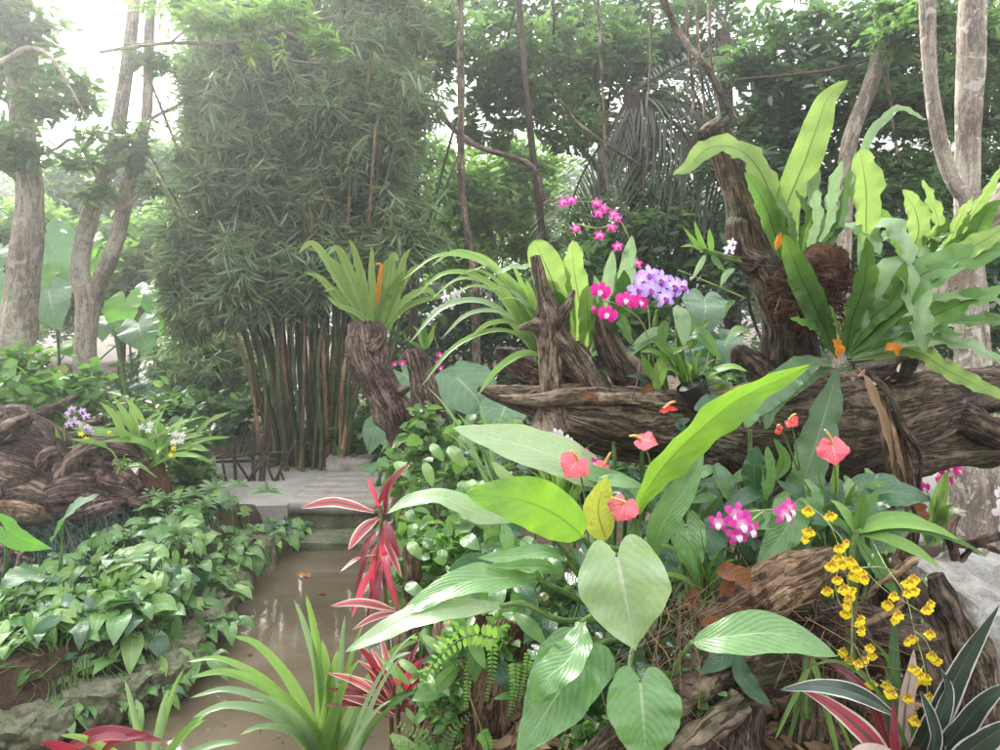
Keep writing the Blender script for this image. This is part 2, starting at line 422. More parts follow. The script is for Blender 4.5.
M['phil'] = leaf_mat('philodendron leaf', (.08, .21, .06), (.18, .35, .12), vein=(.34, .48, .24), veinw=.03, lat=11, lang=2.2, latf=.3, trans=.28, tcol=(.25, .52, .09), rough=.27, spec=.65, blot=.26, blotc=(.12, .12, .04))
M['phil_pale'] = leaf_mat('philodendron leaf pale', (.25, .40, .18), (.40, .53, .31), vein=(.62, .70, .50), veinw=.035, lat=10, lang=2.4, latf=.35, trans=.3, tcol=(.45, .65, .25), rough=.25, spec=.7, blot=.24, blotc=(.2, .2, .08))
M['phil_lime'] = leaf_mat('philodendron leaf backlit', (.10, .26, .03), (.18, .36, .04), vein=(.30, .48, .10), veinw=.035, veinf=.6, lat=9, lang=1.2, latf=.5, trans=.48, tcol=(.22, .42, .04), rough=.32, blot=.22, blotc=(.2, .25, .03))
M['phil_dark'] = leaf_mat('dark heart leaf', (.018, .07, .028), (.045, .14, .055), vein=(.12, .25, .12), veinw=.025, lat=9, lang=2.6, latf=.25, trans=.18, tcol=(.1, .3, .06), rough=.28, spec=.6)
M['yellow_leaf'] = leaf_mat('yellowing leaf', (.22, .30, .03), (.33, .36, .05), vein=(.40, .22, .05), veinw=.05, lat=10, latf=.2, trans=.5, tcol=(.35, .40, .06), rough=.35, blot=.34, blotc=(.3, .12, .02))
M['dead'] = leaf_mat('dead leaf', (.12, .045, .022), (.28, .12, .055), vein=(.3, .2, .1), lat=8, latf=.3, trans=.2, tcol=(.5, .2, .05), rough=.7, bumps=.8)
M['orange'] = leaf_mat('orange dead frond', (.65, .20, .02), (.85, .34, .03), vein=(.5, .2, .02), lat=8, latf=.1, trans=.4, tcol=(1., .45, .04), rough=.6)
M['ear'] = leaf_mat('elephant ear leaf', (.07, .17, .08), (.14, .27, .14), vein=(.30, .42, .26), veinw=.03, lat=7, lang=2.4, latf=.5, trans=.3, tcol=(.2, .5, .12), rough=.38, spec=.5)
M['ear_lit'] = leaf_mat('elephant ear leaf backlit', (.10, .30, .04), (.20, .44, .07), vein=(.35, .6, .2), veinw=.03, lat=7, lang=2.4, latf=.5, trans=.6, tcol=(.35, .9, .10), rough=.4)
M['syn'] = leaf_mat('arrowhead vine leaf', (.13, .29, .07), (.30, .46, .15), vein=(.44, .56, .34), veinw=.05, lat=6, lang=2.6, latf=.35, trans=.3, tcol=(.3, .6, .12), rough=.38, spec=.5)
M['syn_dark'] = leaf_mat('arrowhead vine leaf darker', (.07, .19, .04), (.15, .30, .08), vein=(.3, .42, .24), veinw=.04, lat=6, lang=2.6, latf=.3, trans=.28, tcol=(.2, .5, .1), rough=.36, spec=.5)
M['red_leaf'] = leaf_mat('pink cordyline leaf', (.22, .018, .04), (.42, .04, .09), vein=(.75, .22, .28), veinw=.05, lat=3, latf=0., trans=.35, tcol=(1., .12, .2), rough=.35)
M['maroon'] = leaf_mat('maroon leaf', (.07, .012, .018), (.20, .022, .045), vein=(.5, .08, .12), veinw=.05, lat=3, latf=0., trans=.2, tcol=(.6, .05, .08), rough=.32, edge=(.42, .05, .09), edgew=.06)
M['tri'] = leaf_mat('pink white striped leaf', (.40, .04, .09), (.60, .09, .16), vein=(.06, .12, .06), veinw=.2, lat=3, latf=0., trans=.3, tcol=(.9, .3, .3), rough=.32, edge=(.78, .76, .62), edgew=.12)
M['rhoeo'] = leaf_mat('dark leaf with white stripes', (.022, .05, .035), (.05, .09, .065), vein=(.12, .16, .12), veinw=.05, lat=3, latf=0., trans=.04, tcol=(.2, .08, .1), rough=.3, spec=.7, edge=(.66, .64, .60), edgew=.07)
M['rhoeo_pink'] = leaf_mat('pale pink striped leaf', (.60, .48, .42), (.75, .62, .55), vein=(.08, .14, .07), veinw=.14, lat=3, latf=0., trans=.3, tcol=(.8, .5, .5), rough=.35)
# petals
M['magenta'] = petal_mat('magenta petal', (.75, .06, .38), (.70, .006, .30), (.5, .0, .2))
M['magenta2'] = petal_mat('magenta white petal', (.85, .70, .80), (.70, .05, .42), None, spread=.5)
M['lav'] = petal_mat('lavender petal', (.86, .78, .93), (.50, .29, .82), (.42, .2, .7), spread=.75)
M['lavlip'] = petal_mat('purple lip', (.26, .02, .30), (.34, .04, .42))
M['wlip'] = petal_mat('white lip', (.85, .82, .8), (.80, .55, .70))
M['dlip'] = petal_mat('deep magenta lip', (.8, .5, .6), (.45, .0, .20), spread=.2)
M['white'] = petal_mat('white petal', (.82, .78, .82), (.84, .82, .84), (.7, .5, .7), spread=.6)
M['pwhite'] = petal_mat('pale violet petal', (.8, .7, .85), (.62, .40, .70), spread=.6)
M['yellow'] = petal_mat('yellow lip', (.85, .55, .02), (.92, .76, .02), (.8, .55, .0), spread=.18)
M['brown_petal'] = petal_mat('brown barred petal', (.32, .12, .01), (.62, .38, .02), (.25, .07, .0))
def spathe_mat(name, c, v):
    return leaf_mat(name, tuple(x*.85 for x in c), c, vein=v, veinw=.03, lat=7, lang=2.6, latf=.12, trans=.25, tcol=tuple(min(1, x*1.2) for x in c), rough=.18, spec=.8, bumps=.4)
M['spathe'] = spathe_mat('pink spathe', (.86, .13, .19), (.95, .42, .42))
M['spathe_red'] = spathe_mat('red spathe', (.80, .03, .04), (.9, .15, .15))
# wood
M['drift'] = wood_mat('weathered driftwood', (.050, .037, .028), (.18, .135, .10), (.43, .345, .27), moss=(.12, .15, .06), mossf=.45)
M['drift_dark'] = wood_mat('dark driftwood', (.026, .019, .015), (.10, .072, .054), (.26, .20, .15), moss=(.07, .085, .035), mossf=.47)
M['drift_tan'] = wood_mat('tan split wood', (.055, .034, .022), (.18, .115, .07), (.36, .25, .16), moss=(.11, .14, .05), mossf=.44, sg=5)
M['drift_red'] = wood_mat('reddish driftwood', (.035, .022, .018), (.125, .080, .065), (.33, .25, .205), sc=.8)
M['bark'] = wood_mat('smooth grey bark', (.18, .15, .12), (.36, .31, .25), (.52, .47, .40), moss=(.20, .26, .14), mossf=.40, sc=.5, bump=.35, patches=(.46, .44, .40), sg=60)
M['bark_pale'] = wood_mat('pale lichen bark', (.17, .14, .12), (.34, .29, .24), (.52, .47, .41), moss=(.32, .38, .25), mossf=.42, sc=.7, bump=.35, patches=(.66, .65, .6), sg=60)
M['bark_dark'] = wood_mat('dark bark', (.03, .022, .017), (.085, .062, .045), (.16, .12, .09), sc=.4, bump=.5)
M['culm'] = wood_mat('bamboo culm', (.035, .055, .025), (.075, .10, .045), (.17, .16, .09), sc=.5, bump=.15, rough=.5)
M['culm_tan'] = wood_mat('dry bamboo culm', (.10, .06, .035), (.24, .15, .09), (.38, .27, .17), sc=.5, bump=.2, rough=.6)
M['stick'] = wood_mat('grey sticks', (.05, .04, .03), (.13, .10, .08), (.25, .20, .16), sc=1.2)
M['fibre'] = rough_mat('root fibre', [(.3, (.03, .014, .008)), (.5, (.11, .055, .032)), (.7, (.24, .14, .085))], 30, 1., .02, scale2=160)
M['stalk'] = wood_mat('green stalk', (.06, .12, .03), (.12, .22, .06), (.22, .34, .12), bump=.1, rough=.4)
M['stalk_pale'] = wood_mat('pale stalk', (.18, .26, .08), (.34, .44, .16), (.45, .52, .25), bump=.1, rough=.4)
M['stalk_brown'] = wood_mat('brown stalk', (.08, .06, .03), (.2, .14, .08), (.3, .22, .14), bump=.2, rough=.6)
M['spadix'] = rough_mat('spadix', [(.3, (.75, .35, .10)), (.7, (.9, .6, .25))], 60, .8, .003, .5, scale2=300)
# ground
M['soil'] = rough_mat('soil and litter', [(.28, (.018, .012, .009)), (.48, (.06, .04, .028)), (.62, (.12, .08, .055)), (.75, (.2, .15, .10))], 5, .9, .03, scale2=45)
M['concrete'] = rough_mat('worn concrete', [(.3, (.17, .16, .145)), (.5, (.32, .305, .29)), (.7, (.44, .43, .41))], 2.5, .3, .008, .8, scale2=40)
M['plank'] = rough_mat('grey plank concrete', [(.3, (.17, .15, .135)), (.5, (.32, .29, .265)), (.7, (.46, .425, .39))], 6, .5, .01, .75, scale2=50)
M['stone'] = rough_mat('mossy stone', [(.3, (.035, .04, .022)), (.45, (.09, .10, .055)), (.58, (.17, .165, .12)), (.75, (.27, .26, .21))], 5, .8, .02, scale2=40)
M['granite'] = rough_mat('pale granite', [(.32, (.10, .10, .09)), (.44, (.27, .265, .25)), (.56, (.40, .39, .37)), (.72, (.50, .49, .47))], 12, 1., .02, scale2=120)
# ---------- camera, light, air ----------
cam = bpy.data.cameras.new('camera'); camo = bpy.data.objects.new('camera', cam); COL.objects.link(camo)
camo.location = (0, 0, CAMZ); camo.rotation_euler = (R(90)-PITCH, 0, 0)
cam.sensor_width = 36; cam.lens = 26; cam.clip_start = .05; cam.clip_end = 500
scene.camera = camo
SUND = nrm(np.array([-.55, .80, .72]))
w = bpy.data.worlds.new('World'); scene.world = w; w.use_nodes = True
nt = w.node_tree; nt.nodes.clear(); k = NT(nt)
sky = k.n('ShaderNodeTexSky'); sky.sky_type = 'NISHITA'; sky.sun_disc = False
sky.sun_elevation = math.asin(SUND[2]); sky.sun_rotation = math.atan2(SUND[0], SUND[1]) % (2*math.pi)
sky.air_density = 1.0; sky.dust_density = 6.0; sky.ozone_density = 1.0
# thin overcast: cloud takes most of the blue out
hs = k.n('ShaderNodeHueSaturation'); hs.inputs['Saturation'].default_value = .22; hs.inputs['Value'].default_value = 1.0
k.l(sky.outputs[0], hs.inputs['Color'])
bg = k.n('ShaderNodeBackground'); bg.inputs[1].default_value = .15; tc = k.n('ShaderNodeTexCoord'); sz = k.n('ShaderNodeSeparateXYZ'); k.l(tc.outputs['Generated'], sz.inputs[0])
lum = k.math('MULTIPLY', k.math('ADD', k.math('MULTIPLY', k.math('MAXIMUM', sz.outputs[2], 0.0), 1.15), .42), OVER)
cb = k.n('ShaderNodeCombineXYZ'); k.l(lum, cb.inputs[0]); k.l(lum, cb.inputs[1]); k.l(k.math('MULTIPLY', lum, .99), cb.inputs[2])
ov = k.mix(.55, hs.outputs[0], cb.outputs[0]); k.l(ov, bg.inputs[0])
wo = k.n('ShaderNodeOutputWorld'); k.l(bg.outputs[0], wo.inputs[0])
sl = bpy.data.lights.new('sun', 'SUN'); sl.energy = 3.0; sl.angle = R(20); sl.color = (1, .96, .88)
so = bpy.data.objects.new('sun', sl); COL.objects.link(so); so.location = (-6, 9, 12)
so.rotation_euler = Vector(SUND).to_track_quat('Z', 'Y').to_euler()
scene.view_settings.view_transform = 'Standard'; scene.view_settings.look = 'None'; scene.view_settings.gamma = 1
scene.view_settings.exposure = EXPOSURE
cy = scene.cycles
cy.max_bounces = 7; cy.diffuse_bounces = 3; cy.glossy_bounces = 2; cy.transmission_bounces = 5; cy.volume_bounces = 0; cy.transparent_max_bounces = 4
cy.use_denoising = True; cy.use_adaptive_sampling = True; cy.adaptive_threshold = .02; cy.sample_clamp_indirect = 6
cy.caustics_reflective = False; cy.caustics_refractive = False

# ---------- ground with pond ----------
WZ = -.2
pond_px = [(250, 548), (288, 524), (330, 520), (420, 522), (440, 545), (445, 600), (438, 680), (430, 760), (418, 850), (-150, 850), (-60, 775), (60, 722), (120, 704), (172, 676), (196, 640), (214, 590), (232, 560)]
POND = np.array([G(a, b, WZ)[:2] for a, b in pond_px])
def poly_sd(x, y, poly):
    """signed distance, negative inside"""
    d = np.full(x.shape, 1e9); ins = np.zeros(x.shape, bool)
    n = len(poly)
    for i in range(n):
        a, b = poly[i], poly[(i+1) % n]
        e = b-a; wx, wy = x-a[0], y-a[1]
        t = np.clip((wx*e[0]+wy*e[1])/(e@e), 0, 1)
        d = np.minimum(d, np.hypot(wx-e[0]*t, wy-e[1]*t))
        c = ((a[1] > y) != (b[1] > y)) & (x < (b[0]-a[0])*(y-a[1])/((b[1]-a[1]) or 1e-9)+a[0])
        ins ^= c
    return np.where(ins, -d, d)
def sst(a, b, x):
    t = np.clip((x-a)/(b-a), 0, 1); return t*t*(3-2*t)
def ground_h(x, y):
    x = np.asarray(x, float); y = np.asarray(y, float)
    pth = sst(3.2, 4.2, y)*sst(-6, -3.0, -np.abs(x+2.3)) 
    z = .06*fbm(np.stack([x*.7, y*.7, 0*x], -1), 3)*(1-.8*sst(5.3, 6, y)*sst(9, 8, y))
    lb = sst(-1.2, -2.2, x)*sst(6, 4.5, y)*.10
    z = z+lb
    m = sst(-.28, .12, x-.08*(y-1.5))*sst(1.75, 1.25, x)*sst(.95, 1.25, y)*sst(3.1, 2.2, y)
    # the mound drops away to the right behind the log
    m = m*(1-.75*sst(.95, 1.25, x-.25*(y-1.6)))
    z = z+m*(.62+.07*fbm(np.stack([x*4, y*4, 0*x], -1), 3))
    z = z+.17*sst(2.35, 2.0, y)*sst(-.8, .4, y)*sst(.2, -.25, x)*sst(-3.5, -2.2, x)
    sd = poly_sd(x, y, POND)
    p = sst(.06, -.12, sd)
    z = z*(1-p)+(-.55)*p
    return z+.012*fbm(np.stack([x*9, y*9, 0*x], -1), 2)
def axis(lo, hi, a, b, fine, coarse):
    l = list(np.arange(a, b, fine)); s = fine; v = a
    left = []
    while v > lo: s = min(coarse, s*1.25); v -= s; left.append(v)
    s = fine; v = l[-1]; right = []
    while v < hi: s = min(coarse, s*1.25); v += s; right.append(v)
    return np.array(left[::-1]+l+right)
gx = axis(-120, 120, -4.5, 3.2, .045, 8); gy = axis(-40, 160, .8, 7.5, .05, 8)
X, Y = np.meshgrid(gx, gy, indexing='xy')
mb = MB(); Z = ground_h(X, Y); mb.grid(np.stack([X, Y, Z], -1)); 
tag(mb.build('ground', M['soil'], origin=(0, 5, 0)), kind='structure')

# pond water
m, nt, out = newmat('muddy water'); k = NT(nt)
o = k.n('ShaderNodeTexCoord').outputs['Object']
a = k.noise(o, 1.6, 4, .6, .5); 
col = k.ramp(a, [(.3, (.075, .060, .038)), (.55, (.125, .102, .070)), (.75, (.18, .152, .115))])
scum = k.math('GREATER_THAN', k.noise(o, 55, 2, .5), .70)
col = k.mix(k.math('MULTIPLY', scum, .5), col, (.32, .27, .22))
b = k.bump(k.noise(o, 7, 3, .5, .4), .06, .02)
p = k.prin(col, .06, b, .5); p.inputs['IOR'].default_value = 1.33
k.l(p.outputs[0], out.inputs[0]); M['water'] = m
ctr = POND.mean(0)
px_ = ctr+(POND-ctr)*1.12
mb = MB(); wx, wy = np.meshgrid(np.linspace(px_[:, 0].min(), px_[:, 0].max(), 50), np.linspace(px_[:, 1].min(), px_[:, 1].max(), 60), indexing='xy')
V = np.stack([wx, wy, 0*wx+WZ], -1)
sd = poly_sd(wx, wy, POND)
n, mm = wx.shape
i = np.arange(n-1)[:, None]; j = np.arange(mm-1)[None]
q = np.stack([i*mm+j, i*mm+j+1, (i+1)*mm+j+1, (i+1)*mm+j], -1).reshape(-1, 4)
keep = (sd.reshape(-1)[q] < .22).all(1)
mb.add(V.reshape(-1, 3), q[keep])
tag(mb.build('pond_water', M['water'], origin=(ctr[0], ctr[1], WZ)), kind='structure')

# concrete path behind the fence, running to the bridge
def sheet(name, pix, z, mat, sub=24, amp=.004):
    L = [G(*a, z) for a in pix[0]]; Rr = [G(*a, z) for a in pix[1]]
    L = catmull(L, sub); Rr = catmull(Rr, sub)
    t = np.linspace(0, 1, 10)[None, :, None]
    V = L[:, None]*(1-t)+Rr[:, None]*t
    V[..., 2] += amp*fbm(V*3, 2)
    # side skirt so the slab has thickness
    lo = V.copy(); lo[..., 2] -= .12
    mb = MB(); mb.grid(V)
    ring = np.vstack([V[:, 0], V[-1, 1:], V[::-1, -1][1:], V[0, ::-1][1:]]); r2 = ring.copy(); r2[:, 2] -= .14
    mb.grid(np.stack([ring, r2], 1))
    return tag(mb.build(name, mat, origin=V.reshape(-1, 3).mean(0)), kind='structure')
sheet('path', ([(120, 458), (200, 456), (290, 455), (345, 456)], [(150, 505), (205, 506), (250, 506), (287, 505)]), .062, M['concrete'])
sheet('garden_path', ([(880, 440), (905, 480), (900, 540)], [(1150, 440), (1150, 480), (1160, 560)]), .06, M['concrete'])

# ---------- footbridge of long grey planks ----------
b0 = G(288, 503, .08); b1 = G(288, 470, .08)
br = thing('footbridge', 'low grey plank footbridge crossing the muddy pond', 'bridge', ((b0[0]+.8), (b0[1]+b1[1])/2, -.1))
yb = np.linspace(b0[1], b1[1], 7)
for i in range(6):
    y0, y1 = yb[i]+.008, yb[i+1]-.008
    xl = b0[0]+.02*random.random()-.03*(i == 2); xr = b0[0]+1.75
    n = 26; xs = np.linspace(xl, xr, n)
    prof8 = [(y0, -.09), (y0, -.01), (y0+.012, 0), ((y0+y1)/2, .002), (y1-.012, 0), (y1, -.01), (y1, -.09)]
    V = np.array([[(x, a+.006*vnoise(np.array([x*3, i*3., 1.])), .08+b+.008*vnoise(np.array([x*4, a*20, 2.]))) for (a, b) in prof8] for x in xs])
    mb = MB(); mb.grid(V, grain=np.stack([V[..., 1], V[..., 2], V[..., 0]], -1), wrap=True)
    for e in (0, -1):
        c = V[e].mean(0); vv = np.vstack([V[e], c]); a_ = np.arange(7); mb.add(vv, np.stack([a_, (a_+1) % 7, a_*0+7, a_*0+7], -1))
    mb.build('plank', M['plank'], br, smooth=False)
def box(mb, c, d, jit=0.0, sub=1, round_=0.):
    """box with uneven faces; sub>1 gives it enough points to look worn"""
    c = np.array(c, float); d = np.array(d, float)/2
    n = sub+1; t = np.linspace(-1, 1, n)
    for ax in range(3):
        for sg in (-1, 1):
            A, B = np.meshgrid(t, t, indexing='ij'); V = np.zeros((n, n, 3))
            V[..., ax] = sg; V[..., (ax+1) % 3] = A*sg; V[..., (ax+2) % 3] = B
            if round_:
                L = np.linalg.norm(V, axis=-1, keepdims=True); V = V*(1-round_)+V/L*round_*1.25
            W = c+V*d
            if jit: W = W+nrm(V)*(jit*fbm(W*9/ max(.3, d.mean()*4), 3))[..., None]
            mb.grid(W)
mb = MB(); box(mb, (b0[0]+.82, b0[1]+.10, -.09), (1.7, .12, .15), .012, 12); mb.build('beam', M['stone'], br)
mb = MB(); box(mb, (b0[0]+.82, b1[1]-.10, -.09), (1.7, .12, .15), .012, 12); mb.build('beam', M['stone'], br)
# low ledge under the bridge
mb = MB(); box(mb, (b0[0]+.75, b0[1]-.12, WZ-.02), (1.9, .34, .16), .03, 20, .1)
tag(mb.build('stone_ledge', M['stone'], origin=(b0[0]+.75, b0[1]-.12, WZ)), 'low mossy ledge at the waterline below the footbridge', 'ledge')
def rock(name, label, px, py, Y, w_, h_, d_, mat, cat='rock', group=None, jit=.05, z=None, rd=.55):
    c = P(px, py, Y); mb = MB(); box(mb, c, (w_, d_, h_), jit, 18, rd)
    return tag(mb.build(name, mat, origin=(c[0], c[1], c[2]-h_/2)), label, cat, group)
rock('stone_block', 'squared grey stone block at the far end of the footbridge', 354, 465, 6.75, .46, .20, .35, M['plank'], 'stone', jit=.02, rd=.15)
rock('stone_block', 'small grey stone at the left foot of the bamboo clump', 262, 470, 7.3, .3, .16, .25, M['plank'], 'stone', jit=.02, rd=.3)
for i, (px, py, Y, w_, h_, lab) in enumerate([
        (250, 556, 4.85, .30, .34, 'brown bank rock where the vines end above the water'),
        (272, 540, 5.25, .36, .26, 'dark wet bank rock left of the footbridge'),
        (292, 524, 5.6, .30, .24, 'bank rock touching the left end of the footbridge'),
        (222, 590, 4.3, .3, .3, 'bank rock hidden under trailing vine leaves')]):
    rock('bank_rock', lab, px, py+8, Y, w_, h_, .35, M['stone'], 'rock', 'rocks along the pond edge')
# stone kerb of the near left bank
pts = [G(-50, 760, -.1), G(55, 712, -.1), G(118, 694, -.1), G(168, 664, -.1), G(194, 628, -.12), G(210, 590, -.12)]
cpt = catmull(pts, 12)
for i, q in enumerate(cpt):
    mb = MB(); hh = random.uniform(.16, .26); box(mb, q+np.array([random.uniform(-.03, .03), random.uniform(-.03, .03), -.03]), (random.uniform(.20, .28), random.uniform(.16, .24), hh*.85), .05, 18, .5)
    ob = mb.build('edging_stone', M['stone'], origin=q-np.array([0, 0, .12])); tag(ob, 'mossy uneven stone of the kerb edging the near left bank', 'stone', 'kerb stones of the near left bank')
# pale granite boulder at right
c = P(972, 600, 2.35); mb = MB(); box(mb, c+np.array([.17, 0, -.17]), (.60, .5, .5), .09, 40, .45)
tag(mb.build('granite_boulder', M['granite'], origin=c-np.array([0, 0, .3])), 'large pale speckled granite boulder at the right edge', 'boulder')

# ---------- small rustic fence ----------
fo = G(262, 482, .05)
fn = thing('stick_fence', 'knee-high rustic fence of lashed crossed sticks beside the path', 'fence', fo)
YF = fo[1]
def stick(a, b, r, name='stick', mat='stick', parent=fn):
    mb = MB(); A, B = P(a[0], a[1], YF+a[2] if len(a) > 2 else YF), P(b[0], b[1], YF+b[2] if len(b) > 2 else YF)
    mid = (A+B)/2+np.array([.01, 0, .01])*random.uniform(-1, 1)
    tube(mb, [A, mid, B], [r, r*.95, r*.85], 7, 12, lump=.004, lf=20); return mb.build(name, M[mat], parent)
for px, y0, y1, r in [(262, 434, 490, .030), (254, 438, 482, .018), (236, 436, 485, .016)]: stick((px, y1), (px-1, y0), r, 'post')
stick((216, 458), (292, 452), .016, 'rail'); stick((216, 462, .04), (285, 460, .04), .013, 'rail')
for a, b in [((225, 446), (256, 492)), ((268, 455), (240, 494)), ((222, 460), (232, 500)), ((258, 462), (246, 486)), ((266, 462), (276, 488)), ((208, 468), (242, 498)), ((285, 452), (276, 488)), ((280, 470), (290, 492)), ((236, 466), (238, 492)), ((296, 440), (272, 486))]:
    stick((a[0], a[1], random.uniform(-.05, .05)), (b[0], b[1], random.uniform(-.05, .05)), .012)
# ---------- forest behind ----------
def crown(mb, blobs, n, size, asp=.42, up=.6, hang=0., clumps=30, spread=.19, flat=.6, jit=.35, shell=.5):
    tot = sum(b[3]*b[4] for b in blobs)
    for (px, py, Y, rx, ry) in blobs:
        c = P(px, py, Y); rad = (S(rx, Y), S((rx+ry)/2, Y)*.7, S(ry, Y))
        k_ = max(40, int(n*rx*ry/tot)); p, t = blobpts(c, rad, k_, max(5, int(clumps*rx*ry/tot*len(blobs))), spread, shell, flat)
        leafcloud(mb, p, size, asp, up, hang, jit=jit, rnd=t)
def limb(mb, a, b, r0, r1, wob=.08, n=14, seed=0, ns=7):
    a, b = np.array(a), np.array(b); L = np.linalg.norm(b-a)
    p = [a+(b-a)*t+rng.normal(size=3)*wob*L*(0 < t < 1)*.5 for t in (0, .33, .66, 1)]
    tube(mb, p, np.linspace(r0, r1, 4), ns, n, lump=r0*.15, lf=3/max(r0, .02)*.2, seed=seed); return p
def tree(label, base, trunk_px, blobs, n, size, fm, tm='bark_dark', r0=.1, limbs=5, name='forest_tree', group='trees at the back of the garden', **kw):
    """trunk_px: joints px, py, Y, radius px; base: px at the ground"""
    pts = [P(a, b, c) for a, b, c, d in trunk_px]; rad = [S(d, c) for a, b, c, d in trunk_px]
    if pts[0][2] > .1:
        p0 = pts[0].copy(); p0[2] = ground_h(p0[0], p0[1])-.05; pts = [p0]+pts; rad = [rad[0]*1.15]+rad
    o = pts[0].copy(); o[2] = max(o[2], 0)
    t = thing(name, label, 'tree', o, group)
    mb = MB(); tube(mb, pts, rad, 10, 10*len(pts), lump=rad[0]*.12, lf=4)
    mb.build('trunk', M[tm], t)
    if blobs:
        top = pts[-1]
        for i in range(limbs):
            b = blobs[i % len(blobs)]; e = P(b[0]+random.uniform(-.6, .6)*b[3], b[1]+random.uniform(-.6, .6)*b[4], b[2])
            st = pts[-1]*(.55+.1*i/limbs)+pts[-2]*(.45-.1*i/limbs)
            mb = MB(); limb(mb, st, e, rad[-1]*.7, rad[-1]*.15); mb.build('limb', M[tm], t)
        mb = MB(); crown(mb, blobs, n, size, **kw); mb.build('crown', M[fm], t, smooth=False)
    return t
NQ = QUAL
# far wood behind everything (a mass no one could count)
mb = MB()
for px in range(-260, 1300, 60):
    Y = 20+6*random.random()
    top = 225 if 20 < px < 230 else (190 if px < 520 else 170)
    if px < 0: top = 150
    for ly in range(3):
        py = 330-(330-top)*(ly+.5)/3
        c = P(px+random.uniform(-20, 20), py, Y); p, t = blobpts(c, (S(52, Y), 1.5, S((330-top)/5.0, Y)), int(900*NQ), 12, .3)
        leafcloud(mb, p, .26, .5, .6, rnd=t)
tag(mb.build('far_wood', M['far'], origin=(0, 22, 0), smooth=False), kind='stuff', label='hazy far-off wood closing the view behind the garden', cat='woodland')

# left hazy trees
tree('hazy pale bushy tree below the bright sky gap at left', 0, [(150, 380, 13, 7), (150, 240, 13, 5)], [(110, 190, 13, 60, 40), (185, 170, 13.4, 50, 40), (60, 230, 12.4, 60, 36), (150, 245, 12, 95, 40)], int(15000*NQ), .17, 'mid')
tree('bright leafy sapling thicket behind the forked tree', 0, [(120, 400, 10.5, 4), (125, 290, 10.5, 3)], [(90, 290, 10.5, 60, 44), (165, 250, 10.2, 50, 44), (30, 240, 10.8, 50, 44), (200, 310, 10, 36, 40)], int(9000*NQ), .15, 'bright')
tree('tall tree at the far left edge with yellow green foliage', 0, [(-60, 380, 8.5, 16), (-40, 100, 8.5, 10)], [(5, 60, 8.0, 40, 50), (-60, 40, 8.5, 80, 90), (12, 130, 7.6, 34, 30)], int(3600*NQ), .13, 'mid', 'bark')
# leaning grey trunk at left and the forked tree (nearer)
t = tree('stout mottled grey trunk standing at the left edge', 0, [(8, 470, 6.6, 22), (12, 380, 6.6, 18), (22, 290, 6.6, 16), (30, 200, 6.6, 13), (22, 120, 6.6, 12), (14, -60, 6.6, 11)], [(18, 30, 6.3, 36, 40), (60, 95, 6.2, 40, 26), (14, 150, 6.2, 26, 30)], int(1500*NQ), .12, 'mid', 'bark', limbs=3)
mb = MB()
tube(mb, [P(26, 165, 6.6), P(0, 140, 6.4), P(-40, 110, 6.2)], [.11, .09, .07], 9, 16, lump=.01); mb.build('limb', M['bark'], t)
mb = MB(); tube(mb, [P(-20, 75, 6.0), P(10, 58, 6.0), P(28, 48, 6.0), P(50, 56, 5.9), P(70, 88, 5.9), P(90, 122, 5.9)], [.035, .026, .02, .014, .010, .006], 7, 30, lump=.004); mb.build('branch', M['bark'], t)
ft = thing('forked_tree', 'mottled grey tree forking at waist height behind the driftwood', 'tree', P(86, 480, 6.9), 'trees at the back of the garden')
mb = MB()
tube(mb, [P(82, 480, 6.9), P(84, 400, 6.9), P(86, 330, 6.9), P(88, 300, 6.9), P(80, 270, 6.9), P(90, 215, 6.9), P(112, 155, 6.9), P(128, 60, 6.9), P(140, -60, 6.9)], [S(14, 6.9), S(11, 6.9), S(10.5, 6.9), S(12, 6.9), S(9, 6.9), S(8, 6.9), S(7, 6.9), S(6, 6.9), S(5, 6.9)], 16, 110, lump=.012, lf=7)
tube(mb, [P(88, 312, 6.9), P(97, 287, 6.9), P(115, 245, 6.9), P(130, 180, 6.9), P(146, 120, 6.9), P(150, 20, 6.9), P(160, -60, 6.9)], [S(8, 6.9), S(8, 6.9), S(7.5, 6.9), S(6.5, 6.9), S(5, 6.9), S(4.5, 6.9), S(4, 6.9)], 14, 90, lump=.010, lf=7)
mb.build('trunk', M['bark'], ft)
for pp in ([(95, 190), (120, 210), (150, 186), (190, 183)], [(120, 150), (150, 120), (185, 100), (225, 60)], [(100, 180), (75, 140), (52, 150), (20, 140)], [(125, 45), (170, 43), (240, 38)]):
    mb = MB(); tube(mb, [P(a, b, 6.8) for a, b in pp], np.linspace(.022, .006, len(pp)), 6, 24); mb.build('branch', M['bark'], ft)
mb = MB(); crown(mb, [(125, 150, 6.7, 46, 22), (100, 190, 6.7, 20, 14), (160, 185, 6.6, 22, 12), (70, 160, 6.7, 20, 12), (170, 60, 6.9, 40, 16)], int(900*NQ), .12, .36, .3, .2, clumps=10); mb.build('crown', M['mid'], ft, smooth=False)

